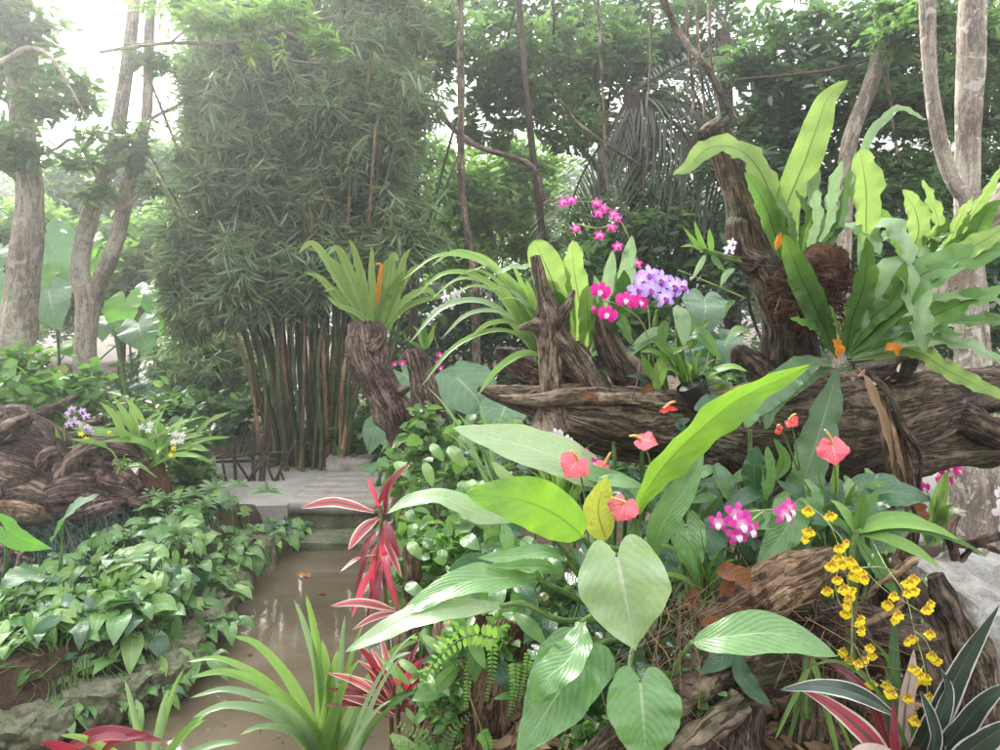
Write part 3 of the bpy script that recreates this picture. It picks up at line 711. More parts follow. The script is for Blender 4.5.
# ---------- bamboo ----------
bo = G(305, 468, .05); bo[2] = 0
bam = thing('bamboo_clump', 'dense tall bamboo clump with crowded culms and feathery drooping foliage', 'bamboo', bo)
tips = []
for i in range(58):
    bx = bo[0]+max(-.42, min(.42, random.gauss(0, .30)))+.05; by = bo[1]+random.uniform(-.25, .45)
    px0 = random.choice([random.uniform(235, 290), random.uniform(255, 350), random.uniform(280, 370), random.uniform(300, 380)])
    h = random.uniform(2.2, 3.6)
    lean = (px0-305)/FX*7.5
    sgn = lean*.55+(bx-bo[0])*1.6
    a = np.array([bx, by, -.02]); mid = np.array([bx+sgn*.35+random.gauss(0, .05), by+random.uniform(-.1, .2), h*.45]); top = np.array([bx+sgn+random.gauss(0, .1), by+random.uniform(-.7, .6), h])
    r = random.uniform(.016, .030)
    c = catmull([a, a*.75+mid*.25+np.array([random.gauss(0, .02), 0, 0]), mid, top], 34)
    rr = np.linspace(r, r*.45, 34); rr[::3] *= 1.16
    mb = MB(); tube(mb, c, rr, 7, 34*2)
    mb.build('culm', M['culm_tan'] if random.random() < .33 else M['culm'], bam)
    tips.append(c)
mb = MB()
# foliage: fans of thin leaves hanging from fine twigs
def bamboo_fans(mb, C, k_, size, droop=.5):
    n = len(C); base = np.repeat(C, k_, 0)
    out = nrm(rng.normal(size=(n, 3))*np.array([1, 1, .4])); out[:, 2] -= droop
    d = np.repeat(nrm(out), k_, 0)+rng.normal(size=(n*k_, 3))*.55
    base = base+rng.normal(size=base.shape)*.015
    leafcloud(mb, base, size, .12, .3, 0, fold=.3, jit=.4, dirs=nrm(d), rnd=np.repeat(rng.random(n), k_)*.6+rng.random(n*k_)*.4)
def bblob(px, py, Y, rx, ry, n, cl=22):
    p, t = blobpts(P(px, py, Y), (S(rx, Y), S(min(rx, 90), Y)*.6, S(ry, Y)), int(n*NQ), cl, .13, .4, 1.2); return p
BB = [(240, -30, 7.0, 70, 50, 900), (380, -20, 7.2, 70, 50, 800), (215, 110, 6.9, 30, 60, 600), (300, 130, 6.6, 60, 40, 900), (180, 280, 6.4, 26, 30, 260), (225, 300, 6.3, 40, 26, 500), (400, 250, 6.4, 26, 30, 300), (330, 120, 6.9, 90, 60, 1700), (260, 60, 6.8, 80, 60, 1500), (230, 180, 6.6, 60, 60, 1300), (300, 200, 6.7, 70, 45, 1300), (270, 265, 6.5, 75, 34, 1100), (205, 250, 6.5, 40, 45, 700), (385, 190, 6.9, 45, 60, 900), (370, 60, 7.0, 60, 60, 1100), (350, 250, 6.6, 50, 30, 500), (300, 60, 7.6, 120, 90, 2600), (250, 130, 7.3, 70, 90, 1700), (330, 190, 7.4, 100, 70, 1900), (240, 230, 7.1, 70, 70, 1500), (290, 275, 7.0, 95, 25, 500),
      (200, 310, 6.9, 45, 40, 500), (390, 240, 7.0, 45, 45, 600), (400, 110, 7.8, 40, 80, 900), (215, 60, 7.4, 45, 55, 700), (290, -90, 7.6, 190, 90, 1000), (205, 370, 7.2, 60, 40, 400), (235, 350, 7.8, 60, 70, 700)]
for b in BB: bamboo_fans(mb, bblob(*b[:5], int(b[5]*.62)), 6, .175 if b[2] < 6.95 else .15)
for i in range(20):
    sd_ = -1 if i % 2 else 1
    tx = (random.uniform(165, 225) if sd_ < 0 else random.uniform(395, 450)); ty = random.uniform(-30, 250); Yt = random.uniform(6.2, 7.2)
    tip = P(tx, ty, Yt); a = np.array([bo[0]+random.uniform(-.2, .3), bo[1], 0.]); mid = np.array([a[0]*.6+tip[0]*.4, (a[1]+tip[1])/2, tip[2]+.1+random.uniform(0, .6)])
    c = catmull([a, a*.5+mid*.5+np.array([0, 0, .5]), mid, tip], 40); mq = MB(); tube(mq, c, np.linspace(.014, .003, 40), 6, 60); mq.build('culm', M['culm'], bam)
    pts_ = c[22:][rng.integers(0, 18, 60)]+rng.normal(size=(60, 3))*np.array([.07, .07, .09]); bamboo_fans(mb, pts_, 6, .17, .9)
mb.build('foliage', M['bamboo'], bam, smooth=False)
# dry leaves and sheaths in the clump
mb = MB(); p, t = blobpts(P(330, 160, 7.3), (S(60, 7), .5, S(90, 7)), int(500*NQ), 14, .15); leafcloud(mb, p, .16, .16, .2, 1.2); mb.build('dry_leaves', M['tan_leaf'], bam, smooth=False)
# vines on the bamboo foot
def vine_patch(name, label, blobs, n, size, mat='vine', cat='plant', group=None, base=None, asp=.75, up=.7, stems=6, **kw):
    b0_ = blobs[0]; o = P(b0_[0], b0_[1], b0_[2]); o[2] = float(ground_h(o[0], o[1])) if base is None else base
    t = thing(name, label, cat, o, group); mb = MB(); crown(mb, blobs, int(n*NQ), size, asp, up, **kw); mb.build('foliage', M[mat], t, smooth=False)
    if stems:
        mb = MB()
        for i in range(stems):
            b = random.choice(blobs); e = P(b[0]+random.uniform(-.8, .8)*b[3], b[1]+random.uniform(-.8, .8)*b[4], b[2]); st = o+rng.normal(size=3)*.1*np.array([1, 1, .2])
            e2 = (st+e)/2+rng.normal(size=3)*.06
            tube(mb, [st, e2, e], [.006, .005, .002], 5, 14)
        mb.build('stems', M['stalk_brown'], t)
    return t
vine_patch('ground_vine', 'light green vine climbing over the right foot of the bamboo', [(352, 440, 6.9, 28, 30), (345, 400, 7.0, 16, 20)], 420, .10, 'mid', flat=1.)
vine_patch('ground_vine', 'leafy vine at the left foot of the bamboo next to the stick fence', [(300, 455, 6.9, 22, 18), (290, 430, 7.1, 14, 22)], 260, .10, 'mid', flat=1.)
vine_patch('ground_vine', 'shadowed vine between the bamboo and the leaning stump', [(385, 440, 6.6, 20, 26)], 150, .12, 'dark', flat=1.)

# ---------- elephant ears ----------
def ear_plant(label, base, leaves, group='elephant ear plants under the left trees', dark=False):
    """leaves: px, py of leaf centre, Y, width px, height px, lit?, tilt"""
    o = P(*base); o[2] = float(ground_h(o[0], o[1]))
    t = thing('elephant_ear', label, 'plant', o, group)
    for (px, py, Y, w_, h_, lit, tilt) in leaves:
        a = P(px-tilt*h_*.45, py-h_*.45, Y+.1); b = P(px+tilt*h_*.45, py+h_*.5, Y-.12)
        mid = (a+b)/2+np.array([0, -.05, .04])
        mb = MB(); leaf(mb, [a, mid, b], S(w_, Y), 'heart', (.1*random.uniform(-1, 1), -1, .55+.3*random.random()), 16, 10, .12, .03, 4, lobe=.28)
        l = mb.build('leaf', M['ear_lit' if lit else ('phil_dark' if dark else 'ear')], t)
        mb = MB(); tube(mb, [o+rng.normal(size=3)*np.array([.06, .06, 0]), (o+a)/2+np.array([0, .08, .1]), a+np.array([0, .02, 0])], [.016, .012, .007], 6, 20); mb.build('stalk', M['stalk'], l)
    return t
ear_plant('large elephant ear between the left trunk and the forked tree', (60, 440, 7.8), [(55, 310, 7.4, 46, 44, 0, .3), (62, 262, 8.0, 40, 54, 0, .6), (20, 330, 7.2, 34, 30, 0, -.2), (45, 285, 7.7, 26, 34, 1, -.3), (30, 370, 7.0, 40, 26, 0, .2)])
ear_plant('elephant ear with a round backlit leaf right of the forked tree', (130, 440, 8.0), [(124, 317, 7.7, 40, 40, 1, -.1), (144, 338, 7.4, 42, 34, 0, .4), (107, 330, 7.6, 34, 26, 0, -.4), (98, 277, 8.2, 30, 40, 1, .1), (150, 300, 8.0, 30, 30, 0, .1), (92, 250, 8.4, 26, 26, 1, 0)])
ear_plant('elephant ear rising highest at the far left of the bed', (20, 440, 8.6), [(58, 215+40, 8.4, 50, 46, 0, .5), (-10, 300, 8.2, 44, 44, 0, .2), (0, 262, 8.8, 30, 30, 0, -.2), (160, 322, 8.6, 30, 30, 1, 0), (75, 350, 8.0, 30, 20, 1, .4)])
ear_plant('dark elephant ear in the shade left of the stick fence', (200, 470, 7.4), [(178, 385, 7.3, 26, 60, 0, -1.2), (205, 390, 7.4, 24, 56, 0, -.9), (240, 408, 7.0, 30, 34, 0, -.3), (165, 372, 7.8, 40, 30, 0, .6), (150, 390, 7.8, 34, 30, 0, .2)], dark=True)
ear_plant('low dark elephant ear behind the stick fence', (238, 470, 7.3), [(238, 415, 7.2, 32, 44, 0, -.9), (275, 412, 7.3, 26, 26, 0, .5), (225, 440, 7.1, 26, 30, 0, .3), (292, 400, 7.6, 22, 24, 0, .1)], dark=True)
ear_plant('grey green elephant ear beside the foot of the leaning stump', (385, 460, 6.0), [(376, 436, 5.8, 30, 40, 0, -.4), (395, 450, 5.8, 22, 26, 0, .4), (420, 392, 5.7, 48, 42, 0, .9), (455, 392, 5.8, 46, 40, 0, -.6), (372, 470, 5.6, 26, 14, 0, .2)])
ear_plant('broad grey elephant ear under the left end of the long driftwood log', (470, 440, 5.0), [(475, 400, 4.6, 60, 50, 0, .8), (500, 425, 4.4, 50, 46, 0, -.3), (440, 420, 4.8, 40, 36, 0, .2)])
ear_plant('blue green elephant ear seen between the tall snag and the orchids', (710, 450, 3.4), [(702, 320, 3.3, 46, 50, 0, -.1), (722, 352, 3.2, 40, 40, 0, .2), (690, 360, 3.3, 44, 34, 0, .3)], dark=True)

# mid distance understorey
def shrub(label, blobs, n, size, mat='dark', group='shrubs filling the shade behind', **kw):
    b0_ = blobs[0]; o = P(b0_[0], b0_[1], b0_[2]); o[2] = 0
    t = thing('shrub', label, 'shrub', o, group); mb = MB(); crown(mb, blobs, int(n*NQ), size, **kw); mb.build('foliage', M[mat], t, smooth=False)
    mb = MB()
    for i in range(7):
        b = random.choice(blobs); e = P(b[0]+random.uniform(-.8, .8)*b[3], b[1]+random.uniform(-.6, .8)*b[4], b[2]); limb(mb, o+rng.normal(size=3)*np.array([.2, .2, 0]), e, .03, .006, .12)
    mb.build('branches', M['bark_dark'], t)
    return t
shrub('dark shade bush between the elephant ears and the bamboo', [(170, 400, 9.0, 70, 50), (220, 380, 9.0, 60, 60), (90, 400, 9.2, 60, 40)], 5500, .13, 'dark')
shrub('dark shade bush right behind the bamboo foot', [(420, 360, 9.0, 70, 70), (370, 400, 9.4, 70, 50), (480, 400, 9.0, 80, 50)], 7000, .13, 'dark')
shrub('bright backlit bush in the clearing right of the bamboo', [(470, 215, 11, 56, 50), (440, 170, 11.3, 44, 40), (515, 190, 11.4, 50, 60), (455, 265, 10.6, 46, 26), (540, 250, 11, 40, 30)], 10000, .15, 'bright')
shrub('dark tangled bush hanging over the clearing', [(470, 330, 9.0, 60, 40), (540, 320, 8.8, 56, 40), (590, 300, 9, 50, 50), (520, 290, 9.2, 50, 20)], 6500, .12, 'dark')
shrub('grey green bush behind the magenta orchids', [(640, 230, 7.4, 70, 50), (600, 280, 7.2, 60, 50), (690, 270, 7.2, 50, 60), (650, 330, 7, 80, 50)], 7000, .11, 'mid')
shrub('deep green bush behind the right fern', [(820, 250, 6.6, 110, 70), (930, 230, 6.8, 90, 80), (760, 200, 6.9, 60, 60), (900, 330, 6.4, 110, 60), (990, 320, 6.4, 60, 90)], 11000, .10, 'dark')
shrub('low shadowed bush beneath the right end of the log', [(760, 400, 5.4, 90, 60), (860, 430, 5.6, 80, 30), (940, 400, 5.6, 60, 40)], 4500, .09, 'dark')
# trees with crowns
tree('thin straight dark tree just right of the bamboo', 0, [(414, 330, 8.4, 4), (416, 200, 8.4, 3.4), (412, 60, 8.4, 3), (408, -50, 8.4, 2.6)], [(400, 60, 8.6, 46, 50), (440, 40, 8.8, 50, 40), (385, 130, 8.4, 36, 30)], int(3800*NQ), .13, 'mid', r0=.05)
tree('hazy pale trunk seen through the gap beside the bamboo', 0, [(397, 330, 12, 5), (396, 150, 12, 4.5), (394, -60, 12, 4)], [(360, 0, 12, 60, 40), (450, -20, 12, 60, 40)], int(1800*NQ), .17, 'mid', 'bark')
tree('slender bare brown trunk rising in front of the bright clearing', 0, [(476, 330, 6.4, 4.4), (474, 270, 6.4, 4.2), (462, 190, 6.4, 3.8), (461, 80, 6.4, 3.6), (459, -60, 6.4, 3.2)], None, 0, .1, 'mid', 'drift')
tree('leaning slim trunk left of the palm', 0, [(548, 330, 7.8, 5), (540, 215, 7.8, 4), (530, 130, 7.8, 3.4), (520, 20, 7.8, 3), (516, -60, 7.8, 3)], [(515, 60, 8.2, 54, 46), (560, 110, 8.2, 46, 44), (490, 120, 8.4, 36, 30), (590, 50, 8.4, 60, 50)], int(6000*NQ), .12, 'mid')
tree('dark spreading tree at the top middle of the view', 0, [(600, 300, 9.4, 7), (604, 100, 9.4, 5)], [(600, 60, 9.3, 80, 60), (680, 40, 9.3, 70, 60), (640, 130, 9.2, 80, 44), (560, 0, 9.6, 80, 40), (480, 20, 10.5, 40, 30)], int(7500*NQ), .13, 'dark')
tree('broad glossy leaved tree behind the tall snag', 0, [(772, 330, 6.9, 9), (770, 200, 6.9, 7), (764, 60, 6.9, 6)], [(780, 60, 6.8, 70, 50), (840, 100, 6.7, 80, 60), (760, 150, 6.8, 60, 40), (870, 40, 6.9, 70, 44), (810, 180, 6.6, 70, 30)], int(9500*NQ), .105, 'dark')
tree('lichened leaning trunk wrapped in creeper behind the right fern', 0, [(838, 330, 6.0, 9), (845, 200, 6.0, 8), (850, 140, 6.0, 8), (872, 80, 6.0, 7), (888, 10, 6.0, 6), (894, -50, 6.0, 6)], [(915, 20, 5.8, 50, 36), (925, 110, 6.2, 44, 44), (985, 60, 6.2, 50, 60), (905, 180, 6.2, 50, 34)], int(6000*NQ), .09, 'mid', 'bark')
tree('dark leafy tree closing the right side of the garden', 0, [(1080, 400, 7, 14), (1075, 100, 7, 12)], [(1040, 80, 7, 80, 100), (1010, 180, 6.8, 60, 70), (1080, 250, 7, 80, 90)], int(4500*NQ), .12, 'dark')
tree('tall hidden tree whose boughs fill the top behind the bamboo', 0, [(350, 330, 9.8, 6), (345, 50, 9.8, 5)], [(300, 20, 9.8, 120, 60), (400, 200, 9.8, 46, 70)], int(4000*NQ), .13, 'mid')
# bright overhanging sprays, top of picture
t = thing('overhanging_branch', 'bright compound leaved bough hanging in at the top left', 'branch', P(150, 45, 5.4))
mb = MB(); tube(mb, [P(100, 52, 5.6), P(125, 48, 5.4), P(170, 43, 5.3), P(235, 42, 5.2), P(290, 28, 5.1), P(340, 15, 5.0)], [.012, .014, .013, .011, .009, .005], 7, 36); mb.build('bough', M['bark'], t)
mb = MB()
for a in [((235, 42), (290, 60), (330, 64)), ((250, 38), (280, 0), (300, -20)), ((280, 30), (315, 42), (345, 30)), ((170, 43), (200, 20), (230, 10))]: tube(mb, [P(x, y, 5.1+random.uniform(-.2, .2)) for x, y in a], [.009, .006, .003], 5, 12)
mb.build('twigs', M['bark'], t)
mb = MB(); crown(mb, [(220, 20, 5.1, 50, 22), (280, 10, 5.0, 40, 22), (175, 0, 5.3, 40, 18), (330, 40, 5.0, 26, 20), (255, 50, 5.1, 24, 8)], int(1500*NQ), .085, .28, .5, .15, clumps=16, spread=.2); mb.build('leaves', M['bright'], t, smooth=False)

# hanging roots and lianas
def liana(label, pts, r, Y, mat='bark_dark', name='liana'):
    mb = MB(); q = [P(a, b, Y+random.uniform(-.1, .1)) for a, b in pts]
    tube(mb, q, [r]*len(q), 6, 14*len(q), lump=r*.3, lf=12, seed=random.random()*9)
    tag(mb.build(name, M[mat], origin=q[-1]), label, 'liana', 'lianas hanging in the forest')
liana('pale liana dropping straight beside the palm fronds', [(596, -40), (601, 60), (604, 120), (607, 190)], .012, 6.2, 'drift')
liana('thin liana hanging at the right of the palm fronds', [(648, -30), (651, 50), (646, 120), (644, 195)], .010, 6.2, 'drift')
liana('thick looping liana from the top down to the tall snag', [(655, -20), (680, 35), (705, 65), (735, 120)], .028, 5.4, 'drift')
liana('crooked branch running from the bamboo to the slim trunk', [(410, 80), (440, 115), (475, 145), (530, 165), (545, 200)], .028, 7.6, 'drift')
liana('bent liana arching left of the palm trunk', [(560, 100), (575, 120), (600, 140), (640, 165)], .014, 6.6, 'drift')
for i, (x, l) in enumerate([(690, 'leftmost strand of the root curtain above the tall snag'), (700, 'second strand of the root curtain above the tall snag'), (712, 'rightmost strand of the root curtain above the tall snag')]):
    liana(l, [(x-4, -30), (x-2, 40), (x+3, 90), (x+2+i*3, 122)], .013, 5.8, 'drift')
liana('long thin branch crossing the dark leaves above the right fern', [(735, 80), (780, 76), (830, 70), (870, 60)], .012, 6.0)

# palm
def frond(mb, mbr, pts, Y0, Y1, ll, n=46, r=.02, droop=.35):
    q = [P(a, b, Y0+(Y1-Y0)*i/(len(pts)-1)) for i, (a, b) in enumerate(pts)]
    tube(mbr, q, np.linspace(r, r*.3, len(q)), 6, 30)
    c = catmull(q, n); T = nrm(np.gradient(c, axis=0))
    for sg in (-1, 1):
        for i in range(2, n):
            t = i/n; L = ll*(.35+.65*math.sin(math.pi*min(1, t*.9+.12)))*random.uniform(.85, 1.1)
            sd = np.cross(T[i], [0, -.5, 1]); sd /= np.linalg.norm(sd)
            d = nrm(sg*sd*1.0+T[i]*.55+rng.normal(size=3)*.06)
            e = c[i]+d*L+np.array([0, 0, -droop*L]); mid = c[i]+d*L*.5+np.array([0, 0, -droop*L*.25])
            leaf(mb, [c[i], mid, e], .03, 'strap', (0, -.5, .9), 4, 2, .3)
def palm(label, base, crown_px, Y, fronds, ll=.7):
    o = P(*base); o[2] = 0; cpt = P(crown_px[0], crown_px[1], Y)
    t = thing('palm_tree', label, 'palm', o, 'palms in the shade')
    mb = MB(); tube(mb, [o, (o+cpt)/2+np.array([.05, 0, 0]), cpt], [.12, .09, .08], 10, 30, lump=.012, lf=12); mb.build('trunk', M['bark_dark'], t)
    for f in fronds:
        mb, mr = MB(), MB(); frond(mb, mr, [crown_px]+f, Y, Y+random.uniform(-.4, .3), ll)
        fr = mb.build('frond', M['palm'], t, smooth=False); mr.build('midrib', M['bark_dark'], fr)
palm('feather palm whose dark fronds arch down behind the magenta orchids', (640, 330, 7.4), (632, 92), 7.4, [[(670, 150), (700, 210), (715, 300)], [(655, 160), (668, 230), (665, 300)], [(610, 130), (580, 180), (560, 240)], [(700, 110), (750, 160), (770, 240)], [(640, 150), (625, 210), (600, 270)], [(690, 60), (740, 60), (780, 100)], [(680, 130), (735, 215), (745, 300)]])
palm('taller feather palm at the top right behind the leaning trunk', (735, 330, 8.4), (722, 30), 8.4, [[(700, 60), (670, 120), (650, 190)], [(745, 60), (770, 110), (780, 180)], [(740, -20), (790, -20), (840, 20)], [(725, 90), (735, 150), (730, 210)]], .8)
palm('dark feather palm behind the two pale trunks', (960, 330, 7.4), (985, -20), 7.2, [[(960, 20), (930, 60), (905, 120)], [(1000, 40), (1010, 100), (1000, 160)], [(975, 40), (965, 90), (950, 150)], [(940, -20), (890, -20), (850, 20)]], .7)

# two pale trunks at right
t = tree('slim pale trunk curving into its neighbour behind the right fern', 0, [(965, 600, 4.3, 20), (968, 420, 4.3, 14), (966, 215, 4.3, 9), (958, 190, 4.3, 8), (945, 160, 4.3, 8), (935, 115, 4.3, 7.5), (929, 60, 4.3, 7), (925, -60, 4.3, 7)], None, 0, .1, 'mid', 'bark_pale', name='pale_trunk_tree')
t = tree('straight pale lichen spotted trunk at the right', 0, [(985, 620, 4.6, 26), (982, 500, 4.6, 18), (968, 230, 4.6, 13), (968, 130, 4.6, 12.5), (972, 30, 4.6, 12), (974, -60, 4.6, 12)], None, 0, .1, 'mid', 'bark_pale', name='pale_trunk_tree')
# ---------- left bank ----------
def wood(name, label, limbs, mat, loc, cat='driftwood', ns=36, group=None, knots=0, **kw):
    """limbs: list of (points px py Y radius_px)"""
    mb = MB(); limbs = list(limbs); big_ = limbs[:3]
    for i in range(knots):
        l = random.choice(big_); j = random.randrange(len(l)-1); f = random.random(); a = [l[j][q]*(1-f)+l[j+1][q]*f for q in range(4)]
        th = random.uniform(0, 6.283); r = a[3]; Ln = r*random.uniform(.5, 1.1); rk = random.uniform(.16, .38)*r
        x0, y0 = a[0]+math.cos(th)*r*.6, a[1]+math.sin(th)*r*.6; x1, y1 = x0+math.cos(th+random.uniform(-1.2, 1.2))*Ln, y0+math.sin(th)*Ln*.5
        yy = a[2]-S(r, a[2])*random.uniform(.3, .85); limbs.append([(x0, y0, yy+.02, rk), ((x0+x1)/2+random.uniform(-3, 3), (y0+y1)/2+random.uniform(-3, 3), yy-.02, rk*.9), (x1, y1, yy, rk*.45)])
    for i, l in enumerate(limbs):
        pts = [P(a, b, c) for a, b, c, d in l]; rad = [S(d, c) for a, b, c, d in l]
        r = float(np.mean(rad)); k_ = dict(lump=r*.55, lf=.8/r, grainA=r*.10, gf=1.5/r, gs=.7/r, cavity=r*.30, seed=i*1.37+random.random()*5)
        k_.update(kw)
        L = sum(np.linalg.norm(pts[j+1]-pts[j]) for j in range(len(pts)-1))
        nn = int(min(260, max(16, L/(6.283*r/ns)*.8)))
        tube(mb, pts, rad, ns, nn, **k_)
    return tag(mb.build(name, M[mat], origin=loc), label, cat, group)

wood('driftwood_stump', 'gnarled red brown driftwood boss at the left edge of the photo', [
    [(-30, 470, 5.0, 50), (20, 468, 4.95, 46), (52, 480, 4.95, 34), (60, 490, 4.9, 22)],
    [(-20, 430, 5.1, 24), (20, 428, 5.05, 20), (48, 440, 5.0, 20), (60, 470, 4.95, 20)],
    [(-20, 515, 4.8, 24), (30, 500, 4.8, 26), (52, 505, 4.8, 20)]], 'drift_red', P(10, 500, 5.0), ns=56, knots=26, cavity=.05)
wood('driftwood_stump', 'knotty driftwood hump with a pointed crest beside the white orchids', [
    [(50, 500, 4.85, 22), (80, 492, 4.8, 27), (110, 492, 4.8, 28), (140, 498, 4.8, 14), (158, 494, 4.8, 7)],
    [(72, 480, 4.85, 20), (90, 458, 4.85, 17), (112, 448, 4.85, 13), (132, 452, 4.85, 9), (140, 458, 4.85, 4)],
    [(95, 470, 4.8, 16), (118, 480, 4.75, 15), (140, 492, 4.75, 10)],
    [(60, 510, 4.7, 12), (90, 512, 4.7, 13), (118, 504, 4.7, 10)]], 'drift_red', P(100, 515, 4.8), ns=56, knots=26, cavity=.03)
wood('log', 'short cut log lying at the left edge below the driftwood', [[(-25, 518, 4.2, 14), (10, 514, 4.2, 13), (38, 516, 4.2, 11), (42, 516, 4.2, 8)]], 'drift_tan', P(10, 525, 4.2), 'log', ns=24)
wood('fallen_branch', 'thin grey broken branch lying behind the left driftwood', [[(40, 412, 5.2, 5), (62, 404, 5.2, 4), (74, 396, 5.2, 3)], [(80, 424, 5.4, 5), (103, 420, 5.4, 4)]], 'drift', P(60, 410, 5.2), 'branch', ns=12)

# ferny clump with white orchids behind the driftwood
o = G(158, 490, .05)
t = thing('fern_clump', 'bright green strap fern clump right of the driftwood hump', 'fern', o)
c0 = P(152, 462, 4.95)
mb = MB(); tube(mb, [np.array([c0[0], c0[1], 0.]), c0*.5+np.array([c0[0], c0[1], 0])*.5, c0], [.16, .13, .07], 20, 24, lump=.04, lf=12); mb.build('root_ball', M['fibre'], t)
for i in range(52):
    a = random.uniform(0, 6.283); l = random.uniform(.28, .58); e = random.uniform(.35, 1.35)
    d = np.array([math.cos(a)*math.cos(e)*1.1, math.sin(a)*math.cos(e), math.sin(e)])
    p0 = c0+rng.normal(size=3)*np.array([.09, .07, .015]); p1 = p0+d*l*.6; p2 = p0+d*l+np.array([d[0]*.1, d[1]*.1, -.14*random.random()])
    mb = MB(); leaf(mb, [p0, p1, p2], random.uniform(.035, .06), 'frond', (d[0]*-.5, -.6, .7), 9, 4, .2, .08, 4)
    mb.build('frond', M['strapgrass' if random.random() < .7 else 'nest_lime'], t)
def blossom(parent, c, size, face, mp, ml, kind='phal', roll=0., name='flower'):
    """one orchid flower: five tepals and a lip"""
    f = nrm(np.array(face, float)); up = np.array([0, 0, 1.]); up = nrm(up-f*np.dot(up, f)); rt = np.cross(up, f)
    cr, sr = math.cos(roll), math.sin(roll); up, rt = up*cr+rt*sr, rt*cr-up*sr
    mb = MB(); s = size/2
    def pt(a, l, w, kd='petal', back=-.12):
        d = up*math.cos(a)+rt*math.sin(a)
        leaf(mb, [c, c+d*l*.5*s+f*.05*s, c+d*l*s+f*back*s], w*s, kd, f, 7, 4, -.06, .05, 2)
    if kind == 'phal':
        for a, w in ((0, .62), (2.25, .62), (-2.25, .62)): pt(a, 1., w)
        mb2 = mb
        for a in (1.45, -1.45): pt(a, 1.08, 1.15, 'lobe', -.05)
    else:
        for a, w in ((0, .5), (2.3, .52), (-2.3, .52), (1.2, .66), (-1.2, .66)): pt(a, 1.05, w, 'petal', -.2)
    fl = mb.build(name, M[mp], parent)
    mb = MB()
    d = -up
    leaf(mb, [c+f*.08*s, c+d*.28*s+f*.35*s, c+d*.62*s+f*.30*s], .5*s, 'oval', up*.6+f, 7, 4, .5, .05, 2)
    tube(mb, [c, c+f*.22*s+up*.05*s], [.09*s, .06*s], 6, 5)
    mb.build('lip', M[ml], fl)
    return fl
def orchid(label, base, flowers, mp, ml, size, stems=(), leaves=(), kind='phal', group=None, smat='stalk_pale', sr=.0022, buds=(), lmat='strapgrass', face=(0, -1, .15), canes=()):
    """flowers: px, py, Y[, facing x]; stems: lists of px, py, Y"""
    o = P(*base); t = thing('orchid', label, 'orchid', o, group)
    gap = o[2]-float(ground_h(o[0], o[1]))
    if .05 < gap < .85 and base[2] < 4:
        mb = MB(); g_ = o.copy(); g_[2] -= gap+.03; tube(mb, [g_, (g_+o)/2+np.array([.015, .01, 0]), o], [.009, .008, .006], 7, 16, lump=.001, lf=60); mb.build('cane', M['stalk'], t)
    for s_ in stems:
        mb = MB(); q = [P(*a) for a in s_]; tube(mb, q, [sr]*len(q), 6, 12*len(q)); mb.build('flower_stem', M[smat], t)
    for c_ in canes:
        mb = MB(); q = [P(*a) for a in c_]; tube(mb, q, [.008, .010, .009][:len(q)]+[.005]*max(0, len(q)-3), 8, 12*len(q), lump=.001, lf=60); mb.build('cane', M['stalk'], t)
    for f in flowers:
        fx = f[3] if len(f) > 3 else random.uniform(-.5, .5)
        sz = S(size*random.uniform(.9, 1.1), f[2])
        blossom(t, P(*f[:3])+np.array([0, -.012, 0]), sz, (face[0]+fx, face[1], face[2]+random.uniform(-.25, .25)), mp, ml, kind, random.uniform(-.3, .3))
    for b in buds:
        mb = MB(); c = P(*b[:3]); r = S(b[3], b[2]); d = np.array([random.uniform(-.3, .3), -.2, -1.])
        tube(mb, [c-d*r*1.4, c, c+d*r*1.5], [r*.3, r, r*.15], 8, 10); mb.build('bud', M[mp], t)
    for (pp, W, mt, fc) in leaves:
        mb = MB(); leaf(mb, [P(*a) for a in pp], S(W, pp[0][2]), 'lance', fc, 12, 5, .25); mb.build('leaf', M[mt], t)
    return t
fw = (0, -.7, .7)
orchid('violet and white orchid spray against the forked trunk at left', (68, 455, 4.95), [(68, 414, 4.9), (75, 419, 4.9), (83, 411, 4.9), (87, 416, 4.9), (70, 424, 4.9), (79, 424, 4.85), (88, 428, 4.85), (92, 432, 4.85), (73, 409, 4.9)], 'pwhite', 'lavlip', 8.5,
       stems=[[(68, 455, 4.95), (64, 430, 4.95), (72, 410, 4.9)], [(72, 455, 4.95), (76, 435, 4.9), (90, 428, 4.85)]], leaves=[([(68, 456, 4.95), (60, 440, 4.95), (55, 425, 4.9)], 6, 'strapgrass', fw), ([(70, 456, 4.95), (80, 446, 4.9), (92, 448, 4.9)], 6, 'strapgrass', fw), ([(70, 456, 4.95), (88, 455, 4.9), (60, 462, 4.9)], 5, 'strapgrass', fw)], kind='den')
orchid('small white orchid low in the bright fern clump', (170, 462, 4.9), [(143, 427, 4.85), (151, 424, 4.85), (149, 430, 4.85), (176, 434, 4.8), (183, 435, 4.8), (174, 442, 4.8), (181, 441, 4.8)], 'white', 'wlip', 7.5,
       stems=[[(165, 462, 4.9), (160, 440, 4.9), (147, 426, 4.85)], [(168, 462, 4.9), (176, 450, 4.85), (180, 436, 4.8)]], kind='den')
orchid('tiny yellow orchid beside the violet orchid on the left driftwood', (85, 448, 4.85), [(82, 434, 4.8), (87, 439, 4.8), (110, 432, 4.8), (89, 445, 4.8), (172, 455, 4.75), (174, 448, 4.8)], 'yellow', 'yellow', 6,
       stems=[[(86, 452, 4.85), (84, 440, 4.82), (82, 434, 4.8)], [(90, 452, 4.85), (104, 444, 4.82), (110, 432, 4.8)], [(165, 470, 4.85), (172, 462, 4.8), (173, 448, 4.8)]], kind='den', sr=.0015)
